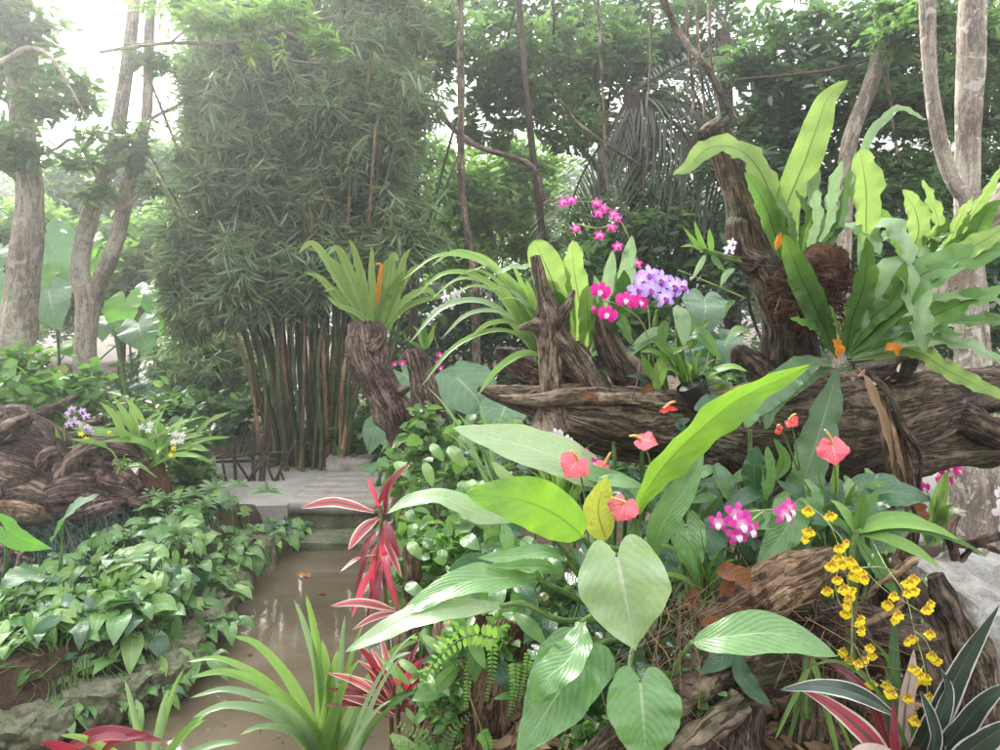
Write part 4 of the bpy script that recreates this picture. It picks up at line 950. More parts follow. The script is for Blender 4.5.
# undergrowth left
vine_patch('undergrowth', 'leafy undergrowth between the left trunk and the driftwood', [(30, 400, 5.6, 50, 30), (80, 395, 5.8, 30, 30), (20, 370, 5.9, 40, 24)], 900, .10, 'vine', flat=1.)
vine_patch('undergrowth', 'light leafy undergrowth right of the bright fern clump', [(185, 445, 5.4, 22, 26), (175, 415, 5.8, 26, 20), (190, 480, 5.2, 20, 16)], 700, .08, 'mid', flat=1.)
vine_patch('undergrowth', 'green undergrowth in front of the stick fence', [(190, 470, 5.6, 24, 26), (185, 430, 6.0, 24, 24), (180, 490, 5.4, 26, 16)], 800, .075, 'vine', flat=1.)
vine_patch('undergrowth', 'dark leafy undergrowth behind the fern clump', [(130, 425, 6.2, 70, 26), (190, 410, 6.6, 50, 20)], 1200, .09, 'mid', flat=1.)
# yellow grass tuft on the driftwood
t = thing('grass_tuft', 'sparse yellow green grass tuft sprouting on the driftwood hump', 'grass', P(122, 470, 4.72))
for e in [(103, 447), (112, 462), (132, 462), (116, 480), (150, 470), (158, 478), (128, 455), (108, 470)]:
    mb = MB(); leaf(mb, [P(122, 470, 4.70), P((122+e[0])/2, (470+e[1])/2-7, 4.68), P(e[0], e[1], 4.66)], .018, 'strap', fw, 8, 2, .3); mb.build('blade', M['strapgrass'], t)

# mondo grass carpet
mb = MB(); n = int(9000*QUAL)
xs = rng.uniform(-4.2, -1.7, n*2); ys = rng.uniform(2.7, 5.4, n*2)
keep = (poly_sd(xs, ys, POND) > .35)
xs, ys = xs[keep], ys[keep]; C = np.stack([xs, ys, ground_h(xs, ys)], 1)
tuft = rng.random(len(C)); C = np.repeat(C, 2, 0)
leafcloud(mb, C, .17, .05, .2, -.25, fold=.1)
tag(mb.build('mondo_grass', M['mondo'], origin=(-3, 4, 0)), 'dark blue green mondo grass carpet in front of the driftwood', 'grass', kind='stuff')

# arrowhead vines spilling over the bank
def syn_plant(label, c, n, spread, h, size, mats=('syn', 'syn', 'syn_dark', 'syn_dark', 'phil', 'phil_dark'), group='arrowhead vines along the left bank', name='arrowhead_vine'):
    c = np.array(c, float); c[2] = float(ground_h(c[0], c[1]))
    t = thing(name, label, 'vine', c, group)
    ms = MB()
    for mi, mt in enumerate(sorted(set(mats))):
        mb = MB()
        cnt = int(n*mats.count(mt)/len(mats))
        for i in range(cnt):
            a = random.uniform(0, 6.283); rr = spread*math.sqrt(random.random()); hh = h*(.45+.55*random.random())*(1-.5*(rr/spread)**2)
            p0 = c+np.array([math.cos(a)*rr, math.sin(a)*rr*.8, 0]); gz = float(ground_h(p0[0], p0[1]))
            p0[2] = max(gz, -.16)+hh+.02
            o_ = nrm(np.array([math.cos(a)*.7+random.gauss(0, .35), math.sin(a)*.6-.35+random.gauss(0, .3), random.uniform(-.75, .25)]))
            L = size*random.choice([.5, .7, .9, 1., 1.15, 1.35])*random.uniform(.9, 1.1)
            leaf(ms if 0 else mb, [p0, p0+o_*L*.5+np.array([0, 0, .01]), p0+o_*L+np.array([0, 0, -L*.18])], L*random.uniform(.55, .72), 'arrow', (random.gauss(0, .4), -.45+random.gauss(0, .35), .9), 7, 6, .14, .03, 2, lobe=.32)
            tube(ms, [c+(p0-c)*np.array([.6, .6, 0])+np.array([0, 0, .0]), (c+p0)/2+np.array([0, 0, hh*.2]), p0], [.003, .0028, .002], 4, 6, caps=False)
        if mb.n: f = mb.build('leaves', M[mt], t)
    ms.build('stalks', M['stalk'], t)
    return t
labs = [('light arrowhead vine nearest the bottom left corner', 45, 675, 3.25, 46, .30, .16, .10), ('arrowhead vine hanging over the kerb above the corner', 115, 655, 3.35, 46, .28, .16, .105),
        ('pale leaved arrowhead vine in the middle of the bank', 110, 612, 3.75, 60, .34, .17, .105), ('arrowhead vine trailing toward the floating orange leaf', 165, 615, 3.75, 56, .30, .18, .10),
        ('arrowhead vine on the bend of the bank', 190, 575, 4.1, 66, .30, .22, .10),
        ('small leaved arrowhead vine above the bend', 150, 568, 4.2, 60, .32, .20, .085), ('arrowhead vine crowding the rocks near the bridge', 225, 545, 4.6, 80, .32, .24, .085),
        ('arrowhead vine mingled with split leaves by the path', 190, 525, 4.85, 80, .34, .24, .08), ('arrowhead vine in front of the fence posts', 255, 515, 5.1, 80, .30, .16, .08),
        ('arrowhead vine filling the corner in front of the kerb', 10, 690, 3.1, 40, .28, .14, .10), ('arrowhead vine over the soil beside the bottom kerb', 85, 690, 3.1, 40, .28, .13, .10), ('arrowhead vine tumbling off the kerb to the water', 140, 672, 3.2, 36, .24, .12, .095), ('arrowhead vine covering the bare soil at the left edge', 12, 668, 3.3, 50, .30, .09, .095), ('arrowhead vine covering the soil above the near kerb stones', 70, 668, 3.3, 50, .30, .09, .09), ('arrowhead vine trailing over the near kerb stones', 60, 706, 3.0, 40, .26, .08, .085), ('arrowhead vine trailing over the middle kerb stones', 128, 684, 3.1, 40, .24, .08, .08), ('arrowhead vine draped over the farther kerb stones', 172, 655, 3.35, 44, .24, .10, .08), ('arrowhead vine at the water on the bend of the kerb', 198, 618, 3.7, 40, .22, .12, .08), ('sparse arrowhead vine creeping into the mondo grass', 60, 640, 3.5, 26, .3, .12, .09),
        ('last arrowhead vine before the bridge end', 282, 502, 5.35, 40, .18, .12, .075), ('dark arrowhead vine low at the water', 140, 665, 3.3, 35, .22, .14, .12)]
for (l, px, py, Y, n, sp, h, sz) in labs:
    q = P(px, py, Y); syn_plant(l, q, int(n*1.0), sp, h, sz)
# split leaf (fingered) foliage
def palmate(mb, c, size, face, nf=7):
    for i in range(nf):
        a = (i/(nf-1)-.5)*3.6; d = np.array([math.sin(a), -.25, math.cos(a)*.55+.15]); d = nrm(d)
        leaf(mb, [c, c+d*size*.5, c+d*size+np.array([0, 0, -.15*size])], size*.22, 'lance', face, 6, 3, .2)
t = thing('split_leaf_plant', 'pale fingered leaves rising above the vines below the driftwood', 'plant', P(165, 530, 4.6))
mb = MB()
for px, py in [(150, 508), (166, 500), (185, 512), (172, 520), (205, 505), (215, 488), (230, 500), (155, 495), (240, 486), (195, 495), (268, 492)]: palmate(mb, P(px, py, 4.7), S(random.uniform(13, 18), 4.7), (0, -.6, .7))
mb.build('leaves', M['strappale'], t)
mb = MB()
for px, py in [(150, 508), (166, 500), (185, 512), (205, 505), (230, 500)]: tube(mb, [P(px+5, py+35, 4.75), P(px, py, 4.7)], [.005, .003], 5, 6)
mb.build('stalks', M['stalk'], t)
# three taro leaves at the far left
def big(name, label, spine, W, mat, kind='oval', face=fw, cat='plant', stalk=None, base=None, **kw):
    pass
t = thing('taro_plant', 'taro with three pale and lime leaves at the far left edge', 'plant', P(10, 640, 3.5))
for (sp, W, mt, fc, lb, st) in [
    ([(62, 525, 3.6), (70, 512, 3.55), (100, 494, 3.5)], 38, 'ear', (0, -.5, .85), .35, (52, 600)),
    ([(40, 575, 3.4), (20, 578, 3.3), (0, 588, 3.2)], 44, 'ear', (.1, -.5, .85), .3, (40, 620)),
    ([(5, 528, 3.4), (20, 540, 3.35), (52, 549, 3.3)], 24, 'ear_lit', (0, -.9, .3), .3, (0, 620))]:
    mb = MB(); leaf(mb, [P(*a) for a in sp], S(W, 3.4), 'arrow', fc, 14, 8, .12, .05, 3, lobe=lb); l = mb.build('leaf', M[mt], t)
    q = P(*sp[0]); g_ = P(st[0], st[1], 3.5); g_[2] = float(ground_h(g_[0], g_[1])); mb = MB(); tube(mb, [g_, (q+g_)/2+np.array([.02, 0, .02]), q], [.010, .008, .006], 7, 14); mb.build('stalk', M['stalk'], l)
# dry litter on the bank and roots at the left edge
mb = MB(); p = np.stack([rng.uniform(-3.4, -1.2, 900), rng.uniform(2.4, 4.5, 900)], 1); kp = poly_sd(p[:, 0], p[:, 1], POND) > .02; p = p[kp]
p = np.c_[p, ground_h(p[:, 0], p[:, 1])+.015]; leafcloud(mb, p, .07, .5, 1.2, 0)
tag(mb.build('leaf_litter', M['tan_leaf'], origin=(-2, 3, 0)), 'brown leaf litter scattered on the left bank soil', 'leaf litter', kind='stuff')
wood('root_tangle', 'tangle of reddish roots at the left edge under the taro', [[(-10, 540, 3.9, 3), (15, 555, 3.8, 3), (35, 562, 3.75, 2)], [(-5, 560, 3.8, 3), (12, 545, 3.8, 3), (28, 535, 3.8, 2)], [(0, 575, 3.7, 5), (8, 550, 3.75, 4), (3, 530, 3.8, 3)], [(15, 580, 3.7, 2), (20, 555, 3.7, 2), (38, 545, 3.8, 1.5)]], 'drift_red', P(10, 580, 3.8), 'root', ns=10)

# floating leaves on the water
def floating(label, px, py, s, mat):
    c = G(px, py, WZ); c[2] = WZ+.006; a = random.uniform(0, 6.3); d = np.array([math.cos(a), math.sin(a)*.8, 0])*s
    mb = MB(); leaf(mb, [c-d, c+np.array([0, 0, .008]), c+d], s*.9, 'oval', (0, 0, 1), 8, 4, .15, .05); tag(mb.build('fallen_leaf', M[mat], origin=c), label, 'leaf')
floating('orange dead leaf floating in the middle of the pond', 303, 577, .05, 'orange')
floating('orange dead leaf at the left waterline below the vines', 225, 625, .045, 'orange')
floating('small brown leaf floating near the bridge', 264, 563, .025, 'dead')
floating('small curled brown leaf floating right of the orange one', 322, 595, .03, 'dead')
floating('dead leaf floating near the bottom of the pond', 250, 655, .025, 'dead')
floating('brown leaf drifting below the vines', 214, 664, .03, 'dead')
mb = MB(); cc = []
while len(cc) < 240:
    q = G(random.uniform(200, 430), random.uniform(535, 745), WZ)
    if poly_sd(np.array([q[0]]), np.array([q[1]]), POND)[0] < -.03: q[2] = WZ+.004; cc.append(q)
leafcloud(mb, np.array(cc), .014, .6, 3, 0, fold=.05, jit=.8)
tag(mb.build('floating_debris', M['tan_leaf'], origin=(-1, 4, WZ)), 'tiny pale petals and bits floating over the muddy pond', 'debris', kind='stuff')

# ---------- leaning stump with birds nest fern ----------
def nest(label, base, fronds, mats, Y, group='birds nest ferns', name='birds_nest_fern', core=True):
    """fronds: (list of px, py[, Y]) , width px, material, face, kind"""
    o = P(base[0], base[1], Y); t = thing(name, label, 'fern', o, group)
    for f in fronds:
        pp, W, mt = f[:3]; fc = f[3] if len(f) > 3 else (0, -.9, .35); kd = f[4] if len(f) > 4 else 'frond'; wv = f[5] if len(f) > 5 else .11
        q = [P(a[0], a[1], a[2] if len(a) > 2 else Y-.10*(i/(len(pp)-1))) for i, a in enumerate(pp)]
        L = sum(np.linalg.norm(q[i+1]-q[i]) for i in range(len(q)-1)); W_ = S(W, Y)
        mb = MB(); leaf(mb, q, W_, kd, fc, 34, 10, .16, wv, max(3, L/W_*.9)); fr = mb.build('frond', M[mt], t)
    if core:
        mb = MB(); c = P(base[0], base[1]+2, Y)
        tube(mb, [c+np.array([0, 0, -.05]), c, c+np.array([0, 0, .04])], [.05, .055, .03], 16, 14, lump=.02, lf=30); mb.build('root_ball', M['fibre'], t)
    return t
wood('leaning_stump', 'leaning flaky trunk stump carrying a birds nest fern beyond the bridge', [
    [(414, 560, 4.75, 24), (412, 478, 4.75, 20), (404, 450, 4.75, 17), (392, 410, 4.75, 18), (374, 375, 4.75, 19), (366, 345, 4.75, 18), (362, 322, 4.75, 14)],
    [(352, 365, 4.7, 6), (358, 335, 4.7, 8), (356, 318, 4.7, 4)], [(372, 350, 4.65, 8), (382, 335, 4.65, 5), (378, 322, 4.7, 3)]], 'drift_red', P(410, 480, 4.75), 'stump', ns=44, knots=9)
wood('short_stump', 'short reddish stump right of the leaning fern stump', [[(450, 566, 4.5, 20), (446, 470, 4.5, 16), (436, 430, 4.5, 14), (425, 390, 4.5, 14), (418, 362, 4.5, 13), (414, 350, 4.5, 9)], [(405, 362, 4.5, 6), (410, 350, 4.5, 4)]], 'drift_red', P(446, 475, 4.5), 'stump', ns=40)
B1 = (376, 336)
fr = []
for e in [((345, 290), (315, 245), 13, 'nest_lime'), ((355, 285), (338, 249), 14, 'nest_lime'), ((365, 290), (355, 252), 13, 'nest_lime'), ((388, 290), (393, 256), 15, 'nest_lime'), ((395, 300), (403, 262), 12, 'nest_green'),
          ((340, 300), (320, 278), 10, 'nest_green'), ((400, 305), (425, 290), 11, 'nest_lime'), ((405, 308), (440, 296), 8, 'nest_lime'), ((352, 300), (340, 268), 9, 'nest_lime'), ((360, 315), (338, 305), 9, 'nest_green'),
          ((382, 280), (386, 262), 10, 'nest_green'), ((372, 280), (372, 250), 9, 'nest_lime'), ((398, 290), (415, 268), 9, 'nest_green'), ((350, 310), (335, 290), 8, 'nest_pale'), ((384, 300), (398, 280), 10, 'nest_lime')]:
    e = (e[0], e[1], e[2], 'nest_lime' if random.random() < .75 else e[3]); dx_ = (e[1][0]-376)*.28; fr.append(([(376+random.uniform(-5, 5), 338), e[0], e[1], (e[1][0]+dx_, e[1][1]+random.uniform(-14, 10))], e[2]*.78, e[3], (random.uniform(-.5, .5), -.8, .4)))
fr.append(([(378, 320), (378, 295), (381, 266), (374, 264)], 5, 'orange', (0, -1, .2)))
nest('birds nest fern with one orange frond crowning the leaning stump', B1, fr, None, 4.7)
orchid('white orchid held out over the shade right of the small fern', (440, 345, 4.4), [(446, 298, 4.3), (456, 294, 4.3), (450, 305, 4.3), (456, 301, 4.3)], 'white', 'lavlip', 11,
       stems=[[(438, 348, 4.4), (432, 325, 4.4), (440, 305, 4.35), (452, 297, 4.3)]], leaves=[([(425, 350, 4.4), (420, 335, 4.4), (412, 325, 4.35)], 7, 'strapgrass', fw), ([(425, 350, 4.4), (432, 335, 4.4), (436, 322, 4.35)], 7, 'strapgrass', fw), ([(425, 350, 4.4), (415, 345, 4.35), (405, 338, 4.3)], 6, 'nest_green', fw), ([(426, 350, 4.4), (424, 332, 4.4), (422, 318, 4.35)], 6, 'nest_green', fw)], kind='den')
orchid('tiny magenta orchid on the short reddish stump', (415, 372, 4.35), [(395, 364, 4.3), (403, 363, 4.3), (438, 362, 4.25), (440, 355, 4.25), (441, 368, 4.25)], 'magenta', 'wlip', 7,
       stems=[[(415, 375, 4.35), (408, 366, 4.3), (396, 363, 4.3)], [(425, 375, 4.35), (434, 366, 4.3), (441, 356, 4.25)]], kind='den', sr=.0015)
# ---------- the long driftwood log and its snags ----------
LG = P(700, 440, 2.3)
KN = [(x, y) for x, y in []]
t = thing('driftwood_log', 'huge weathered driftwood log spanning the right half with twisted snags', 'driftwood', LG)
def wpart(name, limbs, mat, ns=64, parent=None, **kw):
    mb = MB()
    for i, l in enumerate(limbs):
        pts = [P(a, b, c) for a, b, c, d in l]; rad = [S(d, c) for a, b, c, d in l]
        r = float(np.mean(rad)); k_ = dict(lump=r*.34, lf=.5/r, grainA=r*.13, gf=1.9/r, gs=.75/r, cavity=r*.34, seed=i*1.37+random.random()*5)
        k_.update(kw); L = sum(np.linalg.norm(pts[j+1]-pts[j]) for j in range(len(pts)-1))
        tube(mb, pts, rad, ns, int(min(320, max(18, L/(6.283*r/ns)*.8))), **k_)
    return mb.build(name, M[mat], parent or t)
Y0 = 2.3
wpart('trunk', [
    [(478, 388, 2.2, 2.5), (500, 394, 2.2, 9), (540, 404, 2.2, 17), (590, 412, 2.2, 25), (640, 418, 2.22, 30), (690, 420, 2.25, 33), (730, 425, 2.3, 36)],
    [(560, 428, 2.25, 10), (610, 440, 2.28, 16), (660, 446, 2.3, 20), (710, 452, 2.3, 26)],
    [(668, 440, 2.4, 18), (664, 520, 2.42, 17), (658, 650, 2.42, 22)],
    [(500, 398, 2.16, 3), (540, 400, 2.12, 7), (590, 396, 2.12, 9), (640, 398, 2.12, 10), (700, 404, 2.15, 12)]], 'drift', ns=84)
wpart('trunk_end', [
    [(700, 425, 2.3, 30), (760, 430, 2.3, 48), (810, 425, 2.3, 56), (860, 420, 2.3, 50), (910, 408, 2.3, 40), (960, 395, 2.35, 28), (1030, 385, 2.4, 24), (1100, 380, 2.45, 20)],
    [(790, 440, 2.3, 34), (850, 448, 2.3, 32), (910, 452, 2.3, 26), (960, 448, 2.3, 20), (1010, 440, 2.32, 22), (1090, 430, 2.4, 20)],
    [(905, 400, 2.25, 26), (960, 412, 2.25, 18), (1000, 430, 2.25, 15), (1050, 440, 2.3, 14)],
    [(850, 450, 2.4, 20), (858, 520, 2.45, 20), (865, 640, 2.5, 24)],
    [(860, 380, 2.25, 16), (890, 372, 2.22, 14), (908, 358, 2.22, 12), (915, 352, 2.22, 6)]], 'drift_dark', ns=90)
wpart('snag', [
    [(552, 425, 2.18, 22), (549, 395, 2.16, 12), (550, 370, 2.15, 9.5), (551, 345, 2.15, 13), (549, 322, 2.15, 17), (545, 303, 2.15, 12), (541, 288, 2.15, 8), (538, 268, 2.15, 6), (536, 256, 2.15, 5)],
    [(618, 425, 2.22, 20), (600, 398, 2.2, 15), (588, 378, 2.18, 12), (576, 358, 2.17, 12), (560, 338, 2.16, 13), (550, 322, 2.15, 12)],
    [(555, 325, 2.14, 10), (566, 308, 2.12, 6), (572, 295, 2.12, 3), (574, 290, 2.12, 1.5)],
    [(540, 325, 2.14, 9), (528, 326, 2.14, 5), (519, 328, 2.14, 2)],
    [(575, 405, 2.2, 9), (581, 385, 2.2, 6), (578, 368, 2.18, 5)]], 'drift', ns=56)
wpart('snag', [
    [(648, 405, 2.25, 22), (632, 380, 2.24, 18), (615, 355, 2.24, 14), (604, 330, 2.24, 10), (598, 310, 2.24, 6), (596, 300, 2.24, 3)],
    [(655, 400, 2.2, 14), (640, 385, 2.18, 12), (660, 392, 2.2, 10)], [(700, 400, 2.25, 10), (650, 398, 2.2, 10), (625, 400, 2.16, 8)]], 'drift_dark', ns=48)
wpart('snag', [
    [(775, 425, 2.28, 34), (782, 385, 2.25, 26), (785, 345, 2.22, 22), (783, 310, 2.2, 22), (770, 270, 2.2, 24), (752, 240, 2.2, 22), (742, 205, 2.2, 16), (733, 175, 2.2, 14), (724, 150, 2.2, 13), (716, 132, 2.2, 12), (712, 124, 2.2, 8)],
    [(742, 240, 2.18, 12), (738, 225, 2.16, 11), (742, 250, 2.16, 12), (756, 262, 2.16, 14)],
    [(772, 395, 2.2, 20), (760, 370, 2.18, 14), (748, 358, 2.18, 10), (738, 352, 2.18, 7), (735, 372, 2.18, 5)],
    [(720, 128, 2.2, 10), (708, 134, 2.17, 8), (704, 137, 2.16, 7)],
    [(800, 410, 2.3, 22), (803, 360, 2.25, 16), (800, 330, 2.24, 14)]], 'drift_dark', ns=56, cavity=.006)
# hollow knot at the top of the tall snag
# wad of fibrous root with dry fronds
mb = MB()
tube(mb, [P(800, 330, 2.15), P(798, 300, 2.12), P(802, 275, 2.12), P(822, 268, 2.15), P(845, 280, 2.18)], [.02, .045, .055, .05, .02], 60, 90, lump=.05, lf=14, grainA=.035, gf=45, gs=45)
n = 6000; c_, tt = blobpts(P(808, 290, 2.12), (.085, .06, .09), n, 60, .22, .7, 1.)
leafcloud(mb, c_, .05, .06, .2, .3)

tag(mb.build('root_mass', M['fibre'], origin=P(805, 300, 2.12)), 'rusty fibrous root wad lodged behind the tall snag', 'roots')
# tan split stakes hanging in front of the dark end
def stake(label, pts, rad, mat, ns=24, **kw):
    q = [P(*a) for a in pts]; mb = MB(); r = float(np.mean(rad))
    tube(mb, q, rad, ns, 60, lump=r*.2, lf=.8/r, grainA=r*.22, gf=1.6/r, gs=.12/r, flat=.6, **kw)
    return tag(mb.build('split_stake', M[mat], origin=q[-1]), label, 'wood')
stake('tan split wooden stake leaning on the dark end of the log', [(880, 395, 2.02), (890, 440, 2.0), (900, 500, 1.98)], [.018, .030, .034], 'drift_tan')
stake('narrow tan splinter beside the split stake', [(893, 410, 2.03), (905, 450, 2.02), (914, 505, 2.0)], [.010, .018, .014], 'drift_tan')
stake('thin dark root curling down over the split stake', [(868, 372, 2.04), (890, 395, 1.99), (905, 430, 1.98), (920, 455, 2.0), (918, 500, 2.02)], [.010, .012, .014, .009, .006], 'drift_dark')
stake('short broken tan wood at the foot of the split stake', [(888, 478, 2.05), (890, 505, 2.05)], [.02, .03], 'drift_tan')
# rounded cut branch behind the right fern
q = thing('cut_branch', 'thick pale barked branch rising behind the fern at the right edge', 'branch', P(1000, 260, 2.6))
mb = MB(); tube(mb, [P(920, 330, 2.7), P(950, 270, 2.65), (P(975, 235, 2.6)), P(1010, 200, 2.55), P(1060, 180, 2.5)], [S(20, 2.6), S(20, 2.6), S(19, 2.6), S(20, 2.6), S(18, 2.6)], 24, 60, lump=.008, lf=14)
mb.build('bark', M['bark'], q)
wood('stump_block', 'brown upright stump seen under the right fern behind the log', [[(900, 720, 2.9, 15), (905, 480, 2.9, 14), (905, 400, 2.9, 24), (905, 350, 2.9, 24), (900, 300, 2.9, 22)]], 'drift_tan', P(905, 400, 2.9), 'stump', ns=30)

# ---------- rotten stump and roots on the mound ----------
wood('rotten_stump', 'hollow rotten stump with vertical splits under the philodendron', [
    [(450, 930, 1.95, 36), (455, 800, 1.95, 34), (458, 720, 1.95, 36), (462, 650, 1.95, 34), (470, 600, 1.95, 26)],
    [(498, 930, 1.8, 40), (500, 800, 1.8, 36), (505, 720, 1.8, 40), (510, 660, 1.8, 36), (520, 615, 1.8, 24)],
    [(480, 800, 1.78, 20), (486, 700, 1.78, 16), (478, 655, 1.78, 12), (495, 640, 1.78, 8)],
    [(540, 800, 1.8, 30), (545, 740, 1.8, 26), (548, 690, 1.8, 18), (550, 660, 1.8, 10)]], 'drift_tan', P(490, 800, 1.85), 'stump', ns=64, knots=8)
wood('log_slab', 'thick brown wood slab slanting up toward the yellow orchids', [
    [(700, 625, 1.62, 12), (735, 612, 1.62, 22), (775, 588, 1.62, 27), (812, 570, 1.64, 24), (835, 562, 1.66, 16)],
    [(720, 600, 1.66, 12), (760, 580, 1.68, 16), (800, 562, 1.7, 14)],
    [(740, 625, 1.58, 10), (770, 610, 1.56, 13), (800, 592, 1.56, 10), (820, 580, 1.56, 5)]], 'drift_tan', P(760, 610, 1.64), 'wood', ns=60, knots=6)
wood('root_beam', 'long brown root running down to the bottom under the green leaf', [
    [(560, 790, 1.42, 20), (620, 735, 1.45, 20), (680, 700, 1.5, 22), (730, 672, 1.55, 24), (790, 650, 1.6, 18)],
    [(640, 800, 1.36, 12), (690, 745, 1.4, 14), (740, 700, 1.46, 13)]], 'drift_dark', P(660, 720, 1.5), 'root', ns=48)  # darker wood chosen so the colour holds the shade of this low area
wood('root_beam', 'dark cracked beam behind the yellow orchids', [
    [(790, 618, 1.75, 16), (830, 622, 1.75, 20), (880, 628, 1.78, 22), (930, 640, 1.8, 18)],
    [(880, 560, 1.85, 14), (905, 600, 1.85, 22), (925, 650, 1.8, 26), (940, 710, 1.78, 24), (945, 790, 1.75, 22)],
    [(935, 575, 1.8, 8), (955, 620, 1.78, 16), (975, 670, 1.75, 20), (985, 740, 1.7, 20)]], 'drift_dark', P(880, 650, 1.78), 'root', ns=56)
wood('hollow_base', 'shade-darkened hollow stump base at the bottom below the green leaf', [
    [(720, 830, 1.5, 40), (725, 750, 1.52, 42), (735, 700, 1.56, 30)], [(800, 830, 1.5, 36), (805, 760, 1.55, 38), (810, 705, 1.6, 26)],
    [(860, 830, 1.55, 30), (858, 760, 1.6, 26), (850, 700, 1.65, 18)], [(650, 830, 1.5, 24), (655, 770, 1.5, 20), (660, 730, 1.55, 12)]], 'drift_dark', P(760, 800, 1.55), 'stump', ns=56)  # dark wood material puts the shade low on the mound into the colour
# branch stub crossing near the yellow orchids
wood('twig', 'forked grey twig lying across the beam by the yellow orchids', [[(835, 625, 1.6, 3), (865, 622, 1.58, 4), (895, 610, 1.58, 4), (905, 592, 1.6, 3)], [(865, 600, 1.6, 2.5), (885, 580, 1.6, 4), (915, 560, 1.62, 5)]], 'drift_tan', P(870, 620, 1.6), 'branch', ns=12)
wood('twig', 'bunch of broken tan sticks beside the granite boulder', [[(955, 560, 2.3, 5), (950, 530, 2.3, 5), (958, 515, 2.3, 3)], [(955, 545, 2.25, 3), (985, 540, 2.2, 4), (1000, 536, 2.2, 4)], [(960, 560, 2.3, 3), (978, 545, 2.25, 3), (1000, 552, 2.2, 3)]], 'drift_red', P(960, 560, 2.3), 'branch', ns=12)
# litter and fine roots over the mound
mb = MB(); p = np.stack([rng.uniform(-.2, 1.7, 5200), rng.uniform(1.0, 3.0, 5200)], 1); z = ground_h(p[:, 0], p[:, 1]); kp = (z > .15); p = np.c_[p[kp], z[kp]+.015]
leafcloud(mb, p, .05, .45, .8, 0, fold=.3)
tag(mb.build('mound_litter', M['tan_leaf'], origin=(.7, 2, .6)), 'brown litter of small dead leaves over the planted mound', 'leaf litter', kind='stuff')
mb = MB()
for i in range(300):
    c = P(random.choice([random.uniform(670, 720), random.uniform(800, 860), random.uniform(640, 700)]), random.uniform(590, 720), random.uniform(1.5, 1.62)); d = rng.normal(size=3)*.04; d[2] -= .03
    tube(mb, [c, c+d+rng.normal(size=3)*.01, c+d*2], [.0011, .0010, .0006], 4, 8, caps=False)
tag(mb.build('fine_roots', M['tan_leaf'], origin=P(750, 640, 1.55)), 'wiry mat of fine dry roots hanging under the wood slab', 'roots', kind='stuff')
def dleaf(label, a, b, W, mat='dead', face=(0, -.8, .6), Y=None):
    mb = MB(); q = [P(*a), (P(*a)+P(*b))/2+np.array([0, 0, .012]), P(*b)]; leaf(mb, q, S(W*.8, a[2]), 'lance', face, 14, 8, .55, .22, 2, cup=.25)
    tag(mb.build('fallen_leaf', M[mat], origin=P(*a)), label, 'leaf')
dleaf('curled rusty dead leaf above the wood slab', (715, 572, 1.55), (752, 590, 1.53), 26)
dleaf('rusty dead leaf beside the first, upright', (722, 596, 1.55), (738, 574, 1.55), 18)
dleaf('reddish dead leaf at the base of the long green leaf', (700, 625, 1.45), (722, 632, 1.45), 14)
dleaf('crumpled tan leaf left of the wood slab', (688, 610, 1.6), (700, 590, 1.6), 20)
dleaf('rolled brown leaf lying on the top of the log', (578, 398, 2.07), (600, 404, 2.07), 10)
dleaf('pale dead leaf on the log below the lavender orchids', (642, 396, 2.08), (655, 389, 2.1), 9)
dleaf('crumpled red brown leaf left of the garden path', (912, 505, 1.9), (922, 525, 1.9), 18)
dleaf('orange leaf wedged in the base of the big fern', (832, 340, 2.0), (838, 358, 2.0), 14, 'orange')
dleaf('bright orange leaf caught right of the big fern heart', (885, 350, 2.0), (898, 356, 2.0), 14, 'orange')
dleaf('small orange leaf caught on the tall snag', (776, 250, 2.05), (782, 232, 2.05), 9, 'orange')

wood('stake', 'thin upright stake behind the pink cordyline on the bank', [[(412, 545, 2.5, 8), (413, 600, 2.5, 9), (416, 680, 2.5, 10)]], 'drift_tan', P(416, 680, 2.5), 'stake', ns=24)

# small black pot wedged on the log, cords tying the snag, dead frond
c = P(706, 412, 2.08); ax_ = nrm(np.array([-.5, -.15, .85])); mb = MB()
tube(mb, [c, c+ax_*.05, c+ax_*.095], [.028, .036, .042], 28, 20, caps=False); tube(mb, [c+ax_*.095, c+ax_*.05, c+ax_*.004], [.039, .033, .026], 28, 20)
m_, nt_, out_ = newmat('black plastic'); k_ = NT(nt_); pp_ = k_.prin((.012, .012, .013), .45); k_.l(pp_.outputs[0], out_.inputs[0])
pot = thing('plant_pot', 'small black plastic pot tilted on the log beside the lavender pair', 'pot', c)
mb.build('body', m_, pot); mb = MB(); tube(mb, [c+ax_*.090, c+ax_*.100], [.045, .045], 28, 4, caps=False); tube(mb, [c+ax_*.100, c+ax_*.090], [.041, .041], 28, 4, caps=False); mb.build('rim', m_, pot)
for lb, a, b in (('upper thin cord tied across the tall snag', (733, 257), (782, 256)), ('lower thin cord tied across the tall snag', (736, 262), (784, 266))):
    mb = MB(); tube(mb, [P(a[0], a[1], 2.09), P((a[0]+b[0])/2, (a[1]+b[1])/2+1, 2.06), P(b[0], b[1], 2.08)], [.0014]*3, 6, 12)
    tag(mb.build('cord', M['stick'], origin=P(a[0], a[1], 2.09)), lb, 'cord')
mb = MB(); leaf(mb, [P(858, 368, 2.0), P(868, 385, 1.95), P(885, 430, 1.93), P(893, 470, 1.94)], .03, 'narrow', (.3, -.9, .1), 16, 6, .5, .15, 3)
tag(mb.build('dead_frond', M['tan_leaf'], origin=P(858, 368, 2.0)), 'brown shrivelled fern frond drooping down the dark end of the log', 'dead frond')
